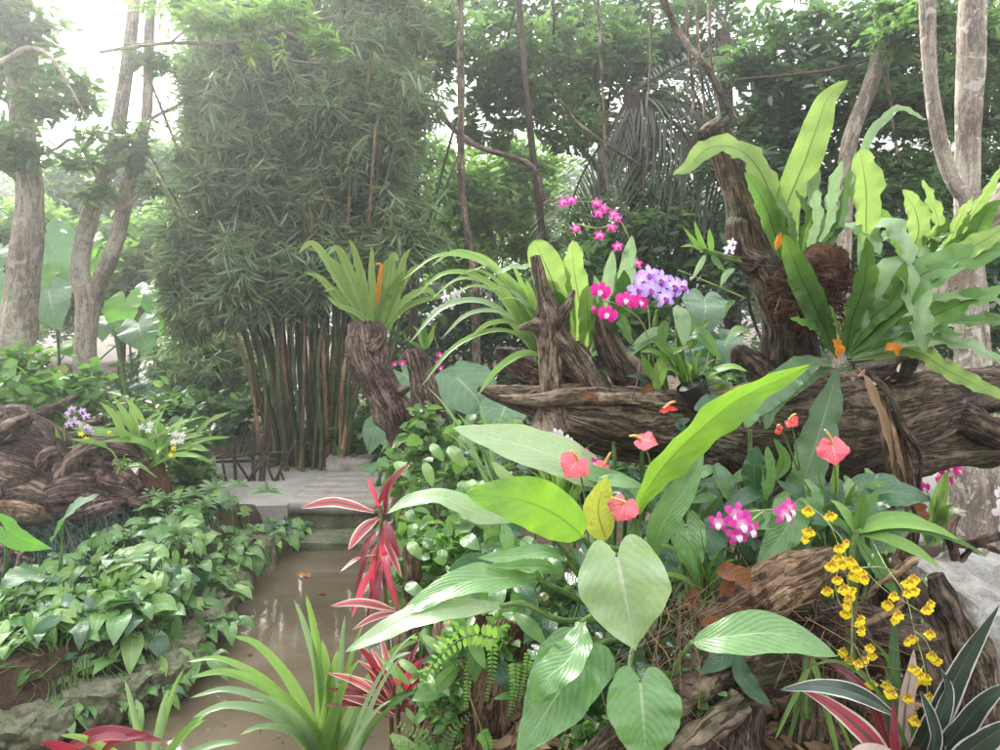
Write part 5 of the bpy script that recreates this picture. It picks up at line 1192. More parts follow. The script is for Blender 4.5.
for i, (a, b, c_) in enumerate([((640, 355), (632, 400), 'dangling dry stalk left of the lavender orchid'), ((828, 640), (832, 690), 'dry stalk hanging under the yellow blossoms'), ((690, 660), (694, 735), 'thin brown root hanging straight down at the bottom')]):
    mb = MB(); tube(mb, [P(a[0], a[1], 1.52+.5*(i == 0)), P((a[0]+b[0])/2+2, (a[1]+b[1])/2, 1.5+.5*(i == 0)), P(b[0], b[1], 1.5+.5*(i == 0))], [.002, .0018, .0012], 5, 16)
    tag(mb.build('dry_stalk', M['stick'], origin=P(a[0], a[1], 1.5+.5*(i == 0))), c_, 'stalk')

# small litter lying along the top of the log
mb = MB(); cc = []
for i in range(160):
    x = random.uniform(520, 980); ytop = np.interp(x, [500, 560, 640, 720, 780, 860, 905, 960, 1000], [390, 386, 388, 388, 378, 374, 372, 372, 366])
    cc.append(P(x, ytop+random.uniform(-1, 14), 2.3-random.uniform(.04, .16)))
leafcloud(mb, np.array(cc), .030, .45, .9, 0, fold=.35, jit=.6)
tag(mb.build('log_litter', M['tan_leaf'], origin=P(740, 380, 2.25)), 'little dry leaf bits caught along the top of the driftwood log', 'leaf litter', kind='stuff')
# ---------- climbing greenery on the right bank ----------
GR = 'leafy creepers on the right bank'
vine_patch('creeper', 'mixed green creeper on the bank below the small stumps', [(440, 500, 3.6, 40, 40), (410, 470, 4.0, 26, 30), (460, 455, 3.6, 40, 30)], 700, .075, 'vine', group=GR, flat=1., spread=.3)
vine_patch('creeper', 'creeper with small bright leaves left of the pale long leaf', [(430, 450, 3.2, 30, 36), (425, 420, 3.2, 16, 18), (470, 480, 3.0, 30, 30)], 420, .06, 'mid', group=GR, flat=1., spread=.3)
vine_patch('creeper', 'creeper tumbling down to the pink cordyline', [(400, 560, 3.0, 22, 40), (440, 560, 2.7, 30, 40), (470, 540, 2.5, 34, 30)], 520, .06, 'vine', group=GR, flat=1., spread=.3)
vine_patch('creeper', 'dark creeper in the shade beneath the left end of the log', [(540, 470, 2.9, 60, 30), (600, 490, 2.8, 50, 30), (660, 480, 2.9, 50, 24)], 800, .06, 'dark', group=GR, flat=1., spread=.3)
vine_patch('creeper', 'creeper hanging over the front of the rotten stump', [(440, 620, 2.1, 20, 40), (500, 590, 2.1, 40, 20)], 260, .05, 'vine', group=GR, flat=1., spread=.3)
def scatter_leaves(name, label, cat, base, items, group=None, stalks=True, kinds='heart', mats=None):
    """items: (px, py, Y, length px, width px, angle deg (0 = tip down, + = tip to the right), material, face)"""
    o = P(*base); o[2] = float(ground_h(o[0], o[1])); t = thing(name, label, cat, o, group)
    for it in items:
        px, py, Y, L, W, ang, mt = it[:7]; fc = it[7] if len(it) > 7 else (random.uniform(-.3, .3), -.85, .6); kd = it[8] if len(it) > 8 else kinds
        a = R(ang); dx, dy = math.sin(a)*L, math.cos(a)*L
        A = P(px-dx*.5, py-dy*.5, Y+.02); B = P(px+dx*.5, py+dy*.5, Y-.03); mid = (A+B)/2+np.array([0, -.01, .008])
        mb = MB(); leaf(mb, [A, mid, B], S(W, Y), kd, fc, 16, 8, .14, .03, 3, lobe=.26 if kd in ('heart', 'arrow') else 0)
        l = mb.build('leaf', M[mt], t)
        if stalks:
            mb = MB(); g_ = o+rng.normal(size=3)*np.array([.03, .03, 0]); tube(mb, [g_, (g_+A)/2+np.array([0, .03, .02]), A], [.0045, .004, .003], 6, 14); mb.build('stalk', M['stalk'], l)
    return t
# creeper-sized separate leaves near the pale leaf
its = []
for i in range(46):
    px, py = random.uniform(392, 520), random.uniform(415, 630)
    if px < 400+max(0, (470-py)*.15): px += 20
    its.append((px, py, random.uniform(2.3, 3.0), random.uniform(14, 26), random.uniform(10, 17), random.uniform(-70, 70), random.choice(['syn', 'syn_dark', 'phil', 'syn', 'phil_lime'])))
scatter_leaves('creeper', 'broad leaved creeper climbing beside the red cordyline and pale leaf', 'vine', (455, 620, 2.6), its, GR, stalks=False, kinds='oval')
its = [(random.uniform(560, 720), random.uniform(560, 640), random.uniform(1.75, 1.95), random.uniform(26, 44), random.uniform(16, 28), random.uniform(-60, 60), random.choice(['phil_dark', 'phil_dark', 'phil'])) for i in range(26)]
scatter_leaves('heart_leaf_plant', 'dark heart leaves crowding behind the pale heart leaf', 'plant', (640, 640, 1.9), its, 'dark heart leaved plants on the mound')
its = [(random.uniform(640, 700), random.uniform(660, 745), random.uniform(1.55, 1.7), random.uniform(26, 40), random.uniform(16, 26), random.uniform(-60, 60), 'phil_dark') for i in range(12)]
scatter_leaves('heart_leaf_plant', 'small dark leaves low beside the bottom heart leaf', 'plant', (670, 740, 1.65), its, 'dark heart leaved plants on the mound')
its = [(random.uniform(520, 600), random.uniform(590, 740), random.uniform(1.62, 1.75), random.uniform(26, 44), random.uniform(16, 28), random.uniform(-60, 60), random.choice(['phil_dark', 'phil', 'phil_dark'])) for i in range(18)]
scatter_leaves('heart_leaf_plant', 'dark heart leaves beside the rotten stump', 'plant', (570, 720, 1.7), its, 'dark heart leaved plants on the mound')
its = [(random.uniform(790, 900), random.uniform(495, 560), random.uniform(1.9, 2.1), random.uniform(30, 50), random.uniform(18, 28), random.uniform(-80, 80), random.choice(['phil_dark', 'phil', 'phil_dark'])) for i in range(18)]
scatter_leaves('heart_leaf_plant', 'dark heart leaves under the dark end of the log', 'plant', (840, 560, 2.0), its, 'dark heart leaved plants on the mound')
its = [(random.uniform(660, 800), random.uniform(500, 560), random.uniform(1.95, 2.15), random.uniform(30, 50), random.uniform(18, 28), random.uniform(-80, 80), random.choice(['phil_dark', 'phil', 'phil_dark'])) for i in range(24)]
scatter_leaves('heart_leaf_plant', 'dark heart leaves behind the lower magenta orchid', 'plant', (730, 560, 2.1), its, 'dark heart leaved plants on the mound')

# ---------- philodendrons and other big leaves ----------
def bigleaf(t, sp, W, mt, kind, face, lobe=0., wave=.04, wf=3, fold=.14, stalk=None, n=30, m=12, cup=0, r=.006, roll=0.):
    q = [P(*a) for a in sp]; mb = MB(); leaf(mb, q, S(W, sp[0][2]), kind, face, n, m, fold, wave, wf, lobe=lobe, cup=cup, roll=roll); l = mb.build('leaf', M[mt], t)
    if stalk:
        s_ = [P(*a) for a in stalk]+[q[0]]; mb = MB(); tube(mb, s_, np.linspace(r*1.35, r*.85, len(s_)), 8, 10*len(s_)); mb.build('stalk', M['stalk'], l)
    return l
def plant(name, label, cat, base, leaves, group=None):
    o = P(*base); t = thing(name, label, cat, o, group)
    for l in leaves: bigleaf(t, *l[:5], **(l[5] if len(l) > 5 else {}))
    return t
H = (640, 620, 1.75)
PH = 'philodendrons on the stump mound'
plant('philodendron', 'philodendron with a huge pale glossy heart leaf hanging in front', 'plant', (625, 620, 1.7), [
    ([(617, 556, 1.45), (624, 590, 1.43), (636, 650, 1.42)], 90, 'phil_pale', 'heart', (-.15, -.8, .7), dict(lobe=.20, wave=.07, wf=1.5, fold=.30, stalk=[(640, 640, 1.7), (625, 560, 1.62), (606, 548, 1.53)])),
    ([(640, 682, 1.42), (643, 715, 1.38), (647, 772, 1.35)], 76, 'phil', 'heart', (.1, -.8, .7), dict(lobe=.18, wave=.04, fold=.22, stalk=[(650, 640, 1.7), (640, 630, 1.6), (630, 665, 1.5)])),
    ([(583, 650, 1.5), (560, 690, 1.45), (515, 760, 1.4)], 78, 'phil', 'arrow', (-.2, -.8, .75), dict(lobe=.12, wave=.04, stalk=[(640, 650, 1.7), (615, 640, 1.6)])),
    ([(581, 622, 1.48), (572, 655, 1.42), (545, 680, 1.40), (533, 704, 1.40)], 44, 'phil', 'narrow', (-.6, -.7, .5), dict(wave=.10, wf=2, stalk=[(640, 640, 1.7), (610, 610, 1.6)]))], PH)
plant('philodendron', 'philodendron with the round lime leaf glowing over the bank', 'plant', (600, 600, 1.75), [
    ([(583, 536, 1.62), (556, 515, 1.58), (520, 500, 1.55), (466, 493, 1.54)], 52, 'phil_lime', 'oval', (-.1, -.93, .35), dict(wave=.09, wf=2, cup=-.08, fold=.2, n=40, stalk=[(600, 600, 1.75), (594, 560, 1.68)])),
    ([(520, 520, 1.62), (480, 514, 1.58), (440, 497, 1.56), (412, 500, 1.55), (386, 514, 1.55)], 27, 'phil_pale', 'narrow', (.1, -.5, .85), dict(wave=.08, wf=2, stalk=[(600, 600, 1.75), (560, 545, 1.7)])),
    ([(606, 540, 1.66), (598, 510, 1.64), (606, 476, 1.62)], 34, 'yellow_leaf', 'oval', (.2, -.95, .2), dict(wave=.03, stalk=[(606, 590, 1.75)]))], PH)
plant('philodendron', 'philodendron with two long drooping leaves reaching left over the stump', 'plant', (580, 620, 1.72), [
    ([(536, 578, 1.55), (500, 578, 1.50), (455, 585, 1.47), (412, 608, 1.45), (396, 620, 1.45)], 34, 'phil', 'narrow', (0, -.55, .85), dict(wave=.06, wf=2, stalk=[(600, 610, 1.72), (560, 590, 1.6)])),
    ([(500, 606, 1.5), (455, 608, 1.45), (410, 618, 1.43), (375, 636, 1.42), (345, 652, 1.42)], 30, 'phil_pale', 'narrow', (0, -.55, .85), dict(wave=.06, wf=2, stalk=[(600, 620, 1.72), (560, 620, 1.6), (525, 604, 1.54)])),
    ([(565, 560, 1.62), (545, 552, 1.58), (520, 556, 1.56), (478, 558, 1.55)], 24, 'phil', 'narrow', (0, -.5, .9), dict(stalk=[(600, 600, 1.7)])),
    ([(563, 575, 1.55), (545, 566, 1.53), (520, 566, 1.52), (488, 566, 1.5)], 16, 'nest_green', 'narrow', (0, -.5, .9), dict())], PH)
plant('philodendron', 'long lime paddle leaf sweeping up across the dark log', 'plant', (640, 560, 1.8), [
    ([(634, 512, 1.72), (662, 468, 1.68), (700, 430, 1.66), (742, 398, 1.66), (812, 364, 1.70)], 40, 'phil_lime', 'narrow', (.35, -.9, -.1), dict(wave=.09, wf=3, fold=.34, n=44, m=14, stalk=[(630, 600, 1.8), (636, 550, 1.76)])),
    ([(654, 560, 1.75), (660, 530, 1.72), (690, 480, 1.70), (704, 450, 1.7)], 30, 'phil', 'narrow', (-.5, -.8, .4), dict(wave=.04))], PH)
plant('philodendron', 'broad grey green leaf with a pale midrib under the left end of the log', 'plant', (600, 540, 2.1), [
    ([(618, 486, 1.98), (580, 466, 1.93), (530, 448, 1.90), (452, 428, 1.90)], 46, 'phil_pale', 'oval', (.15, -.75, .7), dict(wave=.03, stalk=[(622, 560, 2.1), (625, 510, 2.05)])),
    ([(520, 486, 2.0), (505, 476, 1.97), (492, 462, 1.96)], 14, 'phil_pale', 'oval', fw, dict()),
    ([(650, 500, 1.9), (620, 482, 1.88), (590, 474, 1.86), (560, 470, 1.85)], 22, 'phil', 'narrow', (0, -.6, .8), dict())], PH)
plant('philodendron', 'single long green leaf lying level across the brown wood slab', 'plant', (690, 650, 1.55), [
    ([(692, 642, 1.42), (730, 636, 1.38), (780, 634, 1.36), (838, 656, 1.35)], 46, 'phil', 'oval', (.05, -.55, .83), dict(wave=.02, wf=2, fold=.1, stalk=[(680, 720, 1.6), (676, 670, 1.5)])),
    ([(735, 650, 1.5), (745, 680, 1.48), (772, 708, 1.46)], 20, 'phil_dark', 'narrow', fw, dict())], PH)
AR = 'arrowhead plants under the log'
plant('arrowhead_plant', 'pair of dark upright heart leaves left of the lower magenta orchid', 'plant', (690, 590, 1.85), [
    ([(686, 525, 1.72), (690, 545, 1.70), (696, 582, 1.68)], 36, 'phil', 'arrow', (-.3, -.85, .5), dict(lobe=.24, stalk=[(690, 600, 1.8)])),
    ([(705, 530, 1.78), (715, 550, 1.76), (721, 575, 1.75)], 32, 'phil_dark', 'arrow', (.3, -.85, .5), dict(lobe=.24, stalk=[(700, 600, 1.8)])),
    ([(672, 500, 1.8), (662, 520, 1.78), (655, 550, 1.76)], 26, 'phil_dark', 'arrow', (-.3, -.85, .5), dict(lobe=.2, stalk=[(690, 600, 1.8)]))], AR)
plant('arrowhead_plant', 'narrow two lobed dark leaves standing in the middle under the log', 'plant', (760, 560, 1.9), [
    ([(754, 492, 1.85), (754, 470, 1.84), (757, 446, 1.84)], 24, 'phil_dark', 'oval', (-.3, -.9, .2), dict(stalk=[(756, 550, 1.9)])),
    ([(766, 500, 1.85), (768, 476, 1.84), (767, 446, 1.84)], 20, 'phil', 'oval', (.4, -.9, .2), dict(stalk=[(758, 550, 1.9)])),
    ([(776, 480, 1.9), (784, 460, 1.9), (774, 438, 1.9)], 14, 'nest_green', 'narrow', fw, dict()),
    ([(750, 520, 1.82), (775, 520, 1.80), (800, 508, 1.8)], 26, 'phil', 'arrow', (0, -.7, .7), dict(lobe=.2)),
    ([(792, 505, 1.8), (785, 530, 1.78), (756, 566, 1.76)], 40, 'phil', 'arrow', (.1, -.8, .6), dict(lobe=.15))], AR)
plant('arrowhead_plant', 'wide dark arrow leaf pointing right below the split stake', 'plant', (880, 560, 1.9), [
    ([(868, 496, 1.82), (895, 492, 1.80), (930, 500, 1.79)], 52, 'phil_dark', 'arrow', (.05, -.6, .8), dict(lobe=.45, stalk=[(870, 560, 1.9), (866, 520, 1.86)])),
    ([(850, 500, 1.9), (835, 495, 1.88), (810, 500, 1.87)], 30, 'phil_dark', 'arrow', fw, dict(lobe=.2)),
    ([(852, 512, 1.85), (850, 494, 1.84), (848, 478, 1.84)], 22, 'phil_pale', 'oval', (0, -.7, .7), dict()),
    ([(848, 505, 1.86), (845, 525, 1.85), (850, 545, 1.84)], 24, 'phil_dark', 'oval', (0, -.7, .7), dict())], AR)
plant('arrowhead_plant', 'dark round leaf and drooping leaf beside the lavender pair on the log', 'plant', (720, 440, 2.1), [
    ([(730, 410, 2.0), (712, 404, 1.98), (694, 410, 1.97)], 24, 'phil_dark', 'oval', (0, -.7, .7), dict()),
    ([(748, 400, 1.95), (750, 415, 1.93), (746, 428, 1.92)], 17, 'phil', 'oval', (0, -.9, .4), dict()),
    ([(690, 435, 2.0), (680, 425, 1.98), (690, 418, 1.97)], 12, 'phil_dark', 'oval', fw, dict())], AR)
# sedge-like strap leaves
def tuft(name, label, base, ends, W, mats, group=None, cat='plant', kind='strap', arch=.25, fold=.3, face=None, jit=6):
    o = P(*base); t = thing(name, label, cat, o, group)
    gap = o[2]-float(ground_h(o[0], o[1]))
    if .04 < gap < .62:
        mb = MB(); g_ = o.copy(); g_[2] -= gap+.03; tube(mb, [g_, (g_+o)/2, o+np.array([0, 0, .01])], [.016, .014, .010], 8, 14, lump=.003, lf=50); mb.build('stem', M['stalk'], t)
    for e in ends:
        Ye = e[2] if len(e) > 2 else base[2]-.12
        b = (base[0]+random.uniform(-jit, jit), base[1]+random.uniform(-3, 3))
        A = P(b[0], b[1], base[2]); B = P(e[0], e[1], Ye)
        hgt = abs(e[0]-base[0])*arch
        m1 = P(b[0]+(e[0]-b[0])*.35, b[1]+(e[1]-b[1])*.45-hgt*.8, (base[2]*.6+Ye*.4)); m2 = P(b[0]+(e[0]-b[0])*.72, b[1]+(e[1]-b[1])*.8-hgt*.7, (base[2]*.25+Ye*.75))
        w_ = S(W*random.uniform(.8, 1.15), base[2]); mb = MB()
        leaf(mb, [A, m1, m2, B], w_, kind, face or (random.uniform(-.3, .3), -.6, .75), 18, 4, fold, .02, 2); mb.build('leaf', M[random.choice(mats)], t)
    return t
tuft('strap_plant', 'strap leaved clump under the left end of the log', (560, 520, 2.3), [(510, 445), (530, 440), (545, 450), (560, 438), (575, 445), (585, 440), (600, 455), (520, 470), (610, 470), (548, 460), (596, 442), (570, 460)], 9, ['strapgrass', 'nest_green', 'nest_green'], 'strap plants under the log')
tuft('strap_plant', 'pale long bladed clump left of the broad grey leaf', (500, 500, 2.4), [(425, 385), (456, 412), (440, 428), (470, 420), (480, 400), (490, 440)], 6, ['strappale', 'strapgrass'], 'strap plants under the log', arch=.05)
tuft('strap_plant', 'lime and green blades in front of the middle of the log', (680, 560, 1.95), [(650, 470), (668, 455), (690, 450), (700, 462), (670, 500), (640, 500), (715, 480), (665, 520), (742, 490)], 12, ['strapgrass', 'nest_green', 'phil_lime'], 'strap plants under the log')
tuft('strap_plant', 'green blades behind the lower right bromeliad leaves', (830, 560, 1.9), [(790, 470), (815, 462), (838, 452), (800, 500), (860, 480), (780, 520)], 12, ['nest_green', 'strapgrass'], 'strap plants under the log')
tuft('strap_plant', 'arching glossy blades spreading right above the granite boulder', (855, 535, 1.7), [(930, 522, 1.7), (985, 555, 1.65), (940, 568, 1.62), (900, 600, 1.6), (880, 490, 1.75), (865, 488, 1.7), (960, 540, 1.65), (830, 500, 1.75), (820, 520, 1.7)], 13, ['nest_green', 'nest_green', 'strapgrass'], 'strap plants under the log', arch=.15, kind='narrow')
tuft('strap_plant', 'drooping pale blades at the bottom among the dark leaves', (808, 658, 1.55), [(775, 740, 1.5), (782, 765, 1.5), (860, 770, 1.45), (842, 770, 1.45)], 8, ['strapgrass', 'nest_green'], 'strap plants under the log', arch=.35)
tuft('strap_plant', 'leafy seedlings beside the garden path at the right', (930, 545, 2.6), [(915, 500), (925, 488), (945, 490), (955, 505), (938, 480), (900, 515), (968, 512), (950, 470)], 14, ['nest_green', 'strapgrass', 'phil_pale'], 'strap plants under the log', kind='oval')
tuft('strap_plant', 'bright seedlings poking out under the arching liliy like leaves', (760, 545, 2.25), [(730, 480), (745, 470), (770, 480), (785, 470)], 9, ['nest_green', 'strapgrass'], 'strap plants under the log')

# ---------- birds nest ferns ----------
C2 = (572, 352)
fr = [([(574, 356), (565, 320), (552, 280), (534, 240)], 34, 'nest_lime', (-.2, -.95, .2), 'frondblunt'),
      ([(578, 356), (580, 310), (574, 270), (572, 240)], 24, 'nest_lime', (.3, -.95, .2), 'frondblunt'),
      ([(582, 354), (588, 325), (587, 300), (588, 285)], 20, 'nest_lime', (.1, -.95, .2), 'frond'),
      ([(568, 356), (562, 330), (560, 305), (555, 290)], 18, 'nest_green', (-.1, -.95, .2), 'frond'),
      ([(590, 356), (600, 320), (607, 290), (613, 250)], 16, 'nest_pale', (.1, -.95, .2), 'frond'),
      ([(592, 356), (612, 320), (622, 290), (632, 235)], 22, 'nest_pale', (.3, -.95, .2), 'frond'),
      ([(592, 350), (610, 325), (622, 300), (624, 270)], 22, 'nest_green', (.1, -.95, .2), 'frond'),
      ([(588, 345), (594, 320), (598, 300), (594, 275)], 13, 'nest_pale', (.4, -.95, .2), 'frond'),
      ([(566, 356), (555, 335), (548, 325), (540, 330)], 14, 'nest_green', (-.1, -.95, .2), 'frond'),
      ([(600, 350), (612, 330), (620, 320), (632, 345)], 12, 'nest_green', (.1, -.9, .4), 'frond'),
      ([(562, 345), (550, 300), (535, 270), (512, 268), (496, 274)], 16, 'nest_pale', (-.1, -.5, .8), 'frond'),
      ([(566, 345), (558, 300), (548, 282), (536, 285)], 14, 'nest_pale', (.1, -.8, .6), 'frond')]
nest('birds nest fern with a tall lime frond in the middle of the log', C2, fr, None, 2.26)
YR = 2.08
CR = (838, 362)
fr = [([(838, 358), (822, 322), (800, 275), (784, 234)], 26, 'nest_green', (-.35, -.9, .2)),
      ([(846, 356), (852, 320), (864, 285), (868, 240)], 24, 'nest_green', (.1, -.95, .2)),
      ([(848, 356), (874, 330), (900, 295), (935, 268), (1010, 246)], 38, 'nest_green', (-.3, -.7, .6)),
      ([(850, 356), (885, 345), (930, 318), (970, 300), (1015, 285)], 28, 'nest_green', (-.2, -.6, .75)),
      ([(852, 358), (905, 345), (955, 342), (1015, 368)], 24, 'nest_pale', (0, -.5, .85)),
      ([(852, 360), (910, 350), (950, 372), (1010, 400)], 20, 'nest_lime', (0, -.8, .4)),
      ([(852, 356), (885, 335), (920, 330), (965, 335)], 22, 'nest_green', (0, -.5, .85)),
      ([(838, 368), (826, 410), (812, 455), (788, 528)], 38, 'nest_blue', (.1, -.95, .3)),
      ([(832, 366), (812, 362), (788, 378), (760, 402), (735, 420)], 30, 'nest_blue', (.1, -.75, .65)),
      ([(832, 368), (805, 378), (775, 400), (765, 430)], 20, 'nest_blue', (.3, -.85, .5)),
      ([(856, 350), (890, 310), (920, 280), (960, 260)], 24, 'nest_green', (-.3, -.7, .6)),
      ([(835, 356), (822, 335), (808, 325), (790, 318)], 12, 'nest_green', (-.3, -.7, .6)),
      ([(900, 300), (935, 268), (960, 255), (1010, 225)], 24, 'nest_lime', (-.3, -.7, .6)),
      ([(905, 330), (950, 322), (990, 320), (1030, 318)], 20, 'nest_green', (0, -.6, .8)),
      ([(850, 352), (872, 318), (893, 300), (905, 262)], 20, 'nest_green', (-.5, -.8, .3)),
      ([(852, 352), (880, 330), (930, 300), (990, 300), (1030, 320)], 16, 'nest_pale', (0, -.4, .9)),
      ([(848, 350), (856, 325), (876, 290), (900, 270), (915, 290), (925, 355)], 34, 'nest_pale', (.2, -.8, .5)),
      ([(846, 352), (838, 330), (832, 312), (829, 305)], 10, 'nest_lime', (.2, -.8, .5))]
nest('large birds nest fern on the log with one long blue green frond hanging down', CR, fr, None, YR, core=False)
fr = [([(798, 268), (786, 215), (797, 180), (806, 158), (820, 118), (828, 98), (848, 80)], 30, 'nest_lime', (-.2, -.95, .15)),
      ([(790, 265), (778, 215), (758, 168), (735, 148), (708, 148), (688, 168), (672, 175)], 26, 'nest_lime', (0, -.85, .5)),
      ([(782, 262), (772, 225), (760, 195), (744, 172)], 20, 'nest_green', (-.2, -.9, .3)),
      ([(806, 262), (815, 220), (812, 190), (820, 170)], 17, 'nest_pale', (.1, -.9, .3)),
      ([(812, 262), (828, 222), (832, 190), (842, 160)], 18, 'nest_pale', (.3, -.9, .3)),
      ([(815, 262), (838, 225), (845, 190), (850, 168)], 14, 'nest_blue', (.3, -.9, .3)),
      ([(868, 262), (866, 225), (866, 190), (860, 149)], 32, 'nest_lime', (.1, -.97, .1), 'frondblunt'),
      ([(850, 190), (862, 155), (872, 132), (884, 120), (900, 108), (925, 120)], 9, 'nest_pale', (0, -.8, .5)),
      ([(812, 255), (830, 232), (850, 228), (870, 240), (880, 255)], 26, 'nest_pale', (0, -.3, .95)),
      ([(860, 270), (872, 235), (888, 225), (905, 245), (910, 265)], 26, 'nest_pale', (0, -.5, .85)),
      ([(796, 262), (792, 230), (788, 215), (776, 200)], 10, 'nest_pale', (0, -.9, .4)),
      ([(800, 262), (803, 235), (808, 215), (795, 190)], 12, 'nest_green', (.3, -.9, .2))]
nest('birds nest fern high on the tall snag with wavy lime fronds against the dark trees', (802, 268), fr, None, 2.12, core=False)
fr = [([(905, 262), (918, 235), (915, 210), (902, 190)], 22, 'nest_lime', (-.2, -.95, .2)), ([(925, 262), (938, 225), (930, 200), (922, 180)], 17, 'nest_lime', (.2, -.95, .2)),
      ([(940, 262), (955, 230), (966, 205), (973, 196)], 18, 'nest_lime', (.3, -.95, .2)), ([(945, 262), (965, 225), (985, 195), (1003, 165)], 13, 'nest_lime', (.3, -.95, .2)),
      ([(905, 262), (895, 235), (885, 218), (876, 208)], 14, 'nest_green', (-.2, -.95, .2)), ([(915, 262), (900, 240), (890, 235), (880, 240)], 14, 'nest_pale', (-.2, -.7, .6)),
      ([(930, 262), (950, 245), (985, 240), (1015, 243)], 26, 'nest_green', (0, -.6, .8)), ([(930, 265), (935, 240), (944, 225), (948, 215)], 11, 'nest_green', (0, -.8, .4)),
      ([(920, 262), (928, 240), (938, 238), (955, 232)], 18, 'nest_pale', (0, -.5, .9)), ([(940, 268), (965, 250), (985, 215), (1000, 200)], 20, 'nest_green', (0, -.8, .4))]
nest('small lime birds nest fern in front of the cut branch at the right edge', (922, 265), fr, None, 2.3, core=False)

# arching lily-like plant left of the first snag
tuft('arching_lily', 'arching lime strap leaves fountaining left of the twisted snag', (548, 362, 2.32), [(400, 282, 2.3), (428, 268, 2.2), (408, 345, 2.2), (420, 388, 2.15), (452, 282, 2.3), (470, 272, 2.3), (445, 305, 2.2), (465, 345, 2.2), (488, 292, 2.25), (500, 300, 2.2), (430, 300, 2.4), (478, 395, 2.15), (455, 262, 2.4), (412, 300, 2.3), (440, 340, 2.2), (505, 262, 2.3), (520, 275, 2.2)], 8.5, ['strapgrass', 'strapgrass', 'strappale', 'nest_lime'], arch=.42, fold=.25, kind='narrow', jit=10)
wood('wood_piece', 'reddish bark piece under the arching strap leaves', [[(495, 352, 2.4, 5), (515, 360, 2.4, 14), (545, 372, 2.38, 20), (570, 395, 2.35, 20)]], 'drift_red', P(530, 385, 2.38), 'wood', ns=40)

# ---------- red cordylines ----------
def cordyline(label, base, top, leaves, mats, W, group='red leaved cordylines'):
    o = P(*base); t = thing('cordyline', label, 'cordyline', o, group)
    mb = MB(); tube(mb, [o, (P(*base)+P(*top))/2+np.array([.01, 0, 0]), P(*top)], [.010, .008, .006], 8, 18, lump=.001, lf=60); mb.build('stem', M['stalk_brown'], t)
    for e in leaves:
        b, tp, mt = e[0], e[1], e[2] if len(e) > 2 else random.choice(mats); Y = base[2]
        A = P(b[0], b[1], Y); B = P(tp[0], tp[1], Y-random.uniform(-.05, .15)); mid = (A+B)/2+np.array([0, -.02, np.linalg.norm(B-A)*.13])
        mb = MB(); leaf(mb, [A, mid, B], S(e[3] if len(e) > 3 else W*random.uniform(.8, 1.15), Y), 'narrow', (random.uniform(-.5, .5), -.75, .6), 16, 6, .22, .03, 2, rnd=random.random()); mb.build('leaf', M[mt], t)
    return t
L1 = [((374, 512), (300, 508), 'tri', 11), ((378, 518), (348, 550), 'tri', 11), ((376, 508), (412, 462), 'maroon', 7), ((380, 510), (368, 478)), ((385, 515), (392, 478)), ((380, 540), (355, 592)), ((378, 545), (372, 600), 'red_leaf', 9), ((384, 545), (392, 592)), ((380, 560), (352, 618)), ((382, 560), (376, 614)), ((385, 520), (400, 560), 'maroon', 8), ((378, 530), (360, 565), 'maroon', 8), ((384, 528), (388, 580), 'red_leaf', 11), ((382, 535), (402, 578), 'tri', 7), ((378, 555), (340, 572), 'tri', 7), ((382, 570), (366, 625)), ((385, 565), (398, 610))]
cordyline('tall pink and maroon cordyline standing out against the pond', (394, 900, 2.1), (380, 505, 2.1), L1, ['red_leaf', 'maroon', 'red_leaf', 'maroon'], 7)
L2 = [((395, 610), (330, 606), 'tri', 9), ((398, 612), (352, 630), 'tri', 7)]+[((395+random.uniform(-6, 6), 705+random.uniform(-12, 12)), (395+math.cos(a)*random.uniform(45, 78), 690-math.sin(a)*random.uniform(30, 62))) for a in np.linspace(-.5, 3.6, 26)]
cordyline('bushy dark maroon cordyline low beside the rotten stump', (400, 905, 1.95), (396, 690, 1.95), L2, ['maroon', 'maroon', 'maroon', 'red_leaf', 'tri'], 9)
L3 = [((60, 752), (168, 742), 'maroon', 15), ((90, 762), (40, 742), 'maroon', 12), ((95, 765), (150, 735), 'maroon', 10), ((90, 770), (110, 735), 'maroon', 11)]
cordyline('dark maroon cordyline cut off by the bottom edge at left', (95, 800, 1.9), (92, 762, 1.9), L3, ['maroon'], 12)

# ---------- pandanus in the foreground ----------
tuft('pandanus', 'bright green pandanus rising over the pond in the foreground', (330, 762, 2.0), [(306, 594, 2.0), (294, 600, 2.0), (345, 616, 2.0), (365, 622, 1.95), (322, 640, 1.9), (338, 650, 1.9), (186, 662, 1.95), (188, 678, 1.85), (190, 698, 1.9), (192, 718, 1.8), (232, 636, 2.0), (240, 735, 1.7), (300, 620, 2.1), (420, 640, 2.05), (412, 652, 1.9), (428, 700, 1.9), (440, 690, 2.1), (360, 660, 1.8), (312, 612, 2.05), (250, 700, 1.7)], 15, ['strapgrass', 'strapgrass', 'strappale'], cat='pandanus', arch=.22, fold=.35, kind='strap', jit=9)
tuft('pandanus', 'pale green pandanus leaves entering at the bottom left', (150, 790, 1.95), [(125, 680, 1.95), (184, 668, 1.95), (168, 690, 1.9), (220, 706, 1.9), (60, 735, 1.8), (205, 720, 1.8), (130, 710, 1.8), (240, 742, 1.85)], 15, ['strappale', 'strapgrass'], cat='pandanus', arch=.1, fold=.35, kind='strap')
tuft('pandanus', 'thin blades crossing the maroon cordyline', (345, 780, 1.75), [(418, 632, 1.75), (405, 655, 1.7), (430, 690, 1.75), (392, 700, 1.7)], 8, ['strappale', 'nest_green'], cat='pandanus', arch=.2)

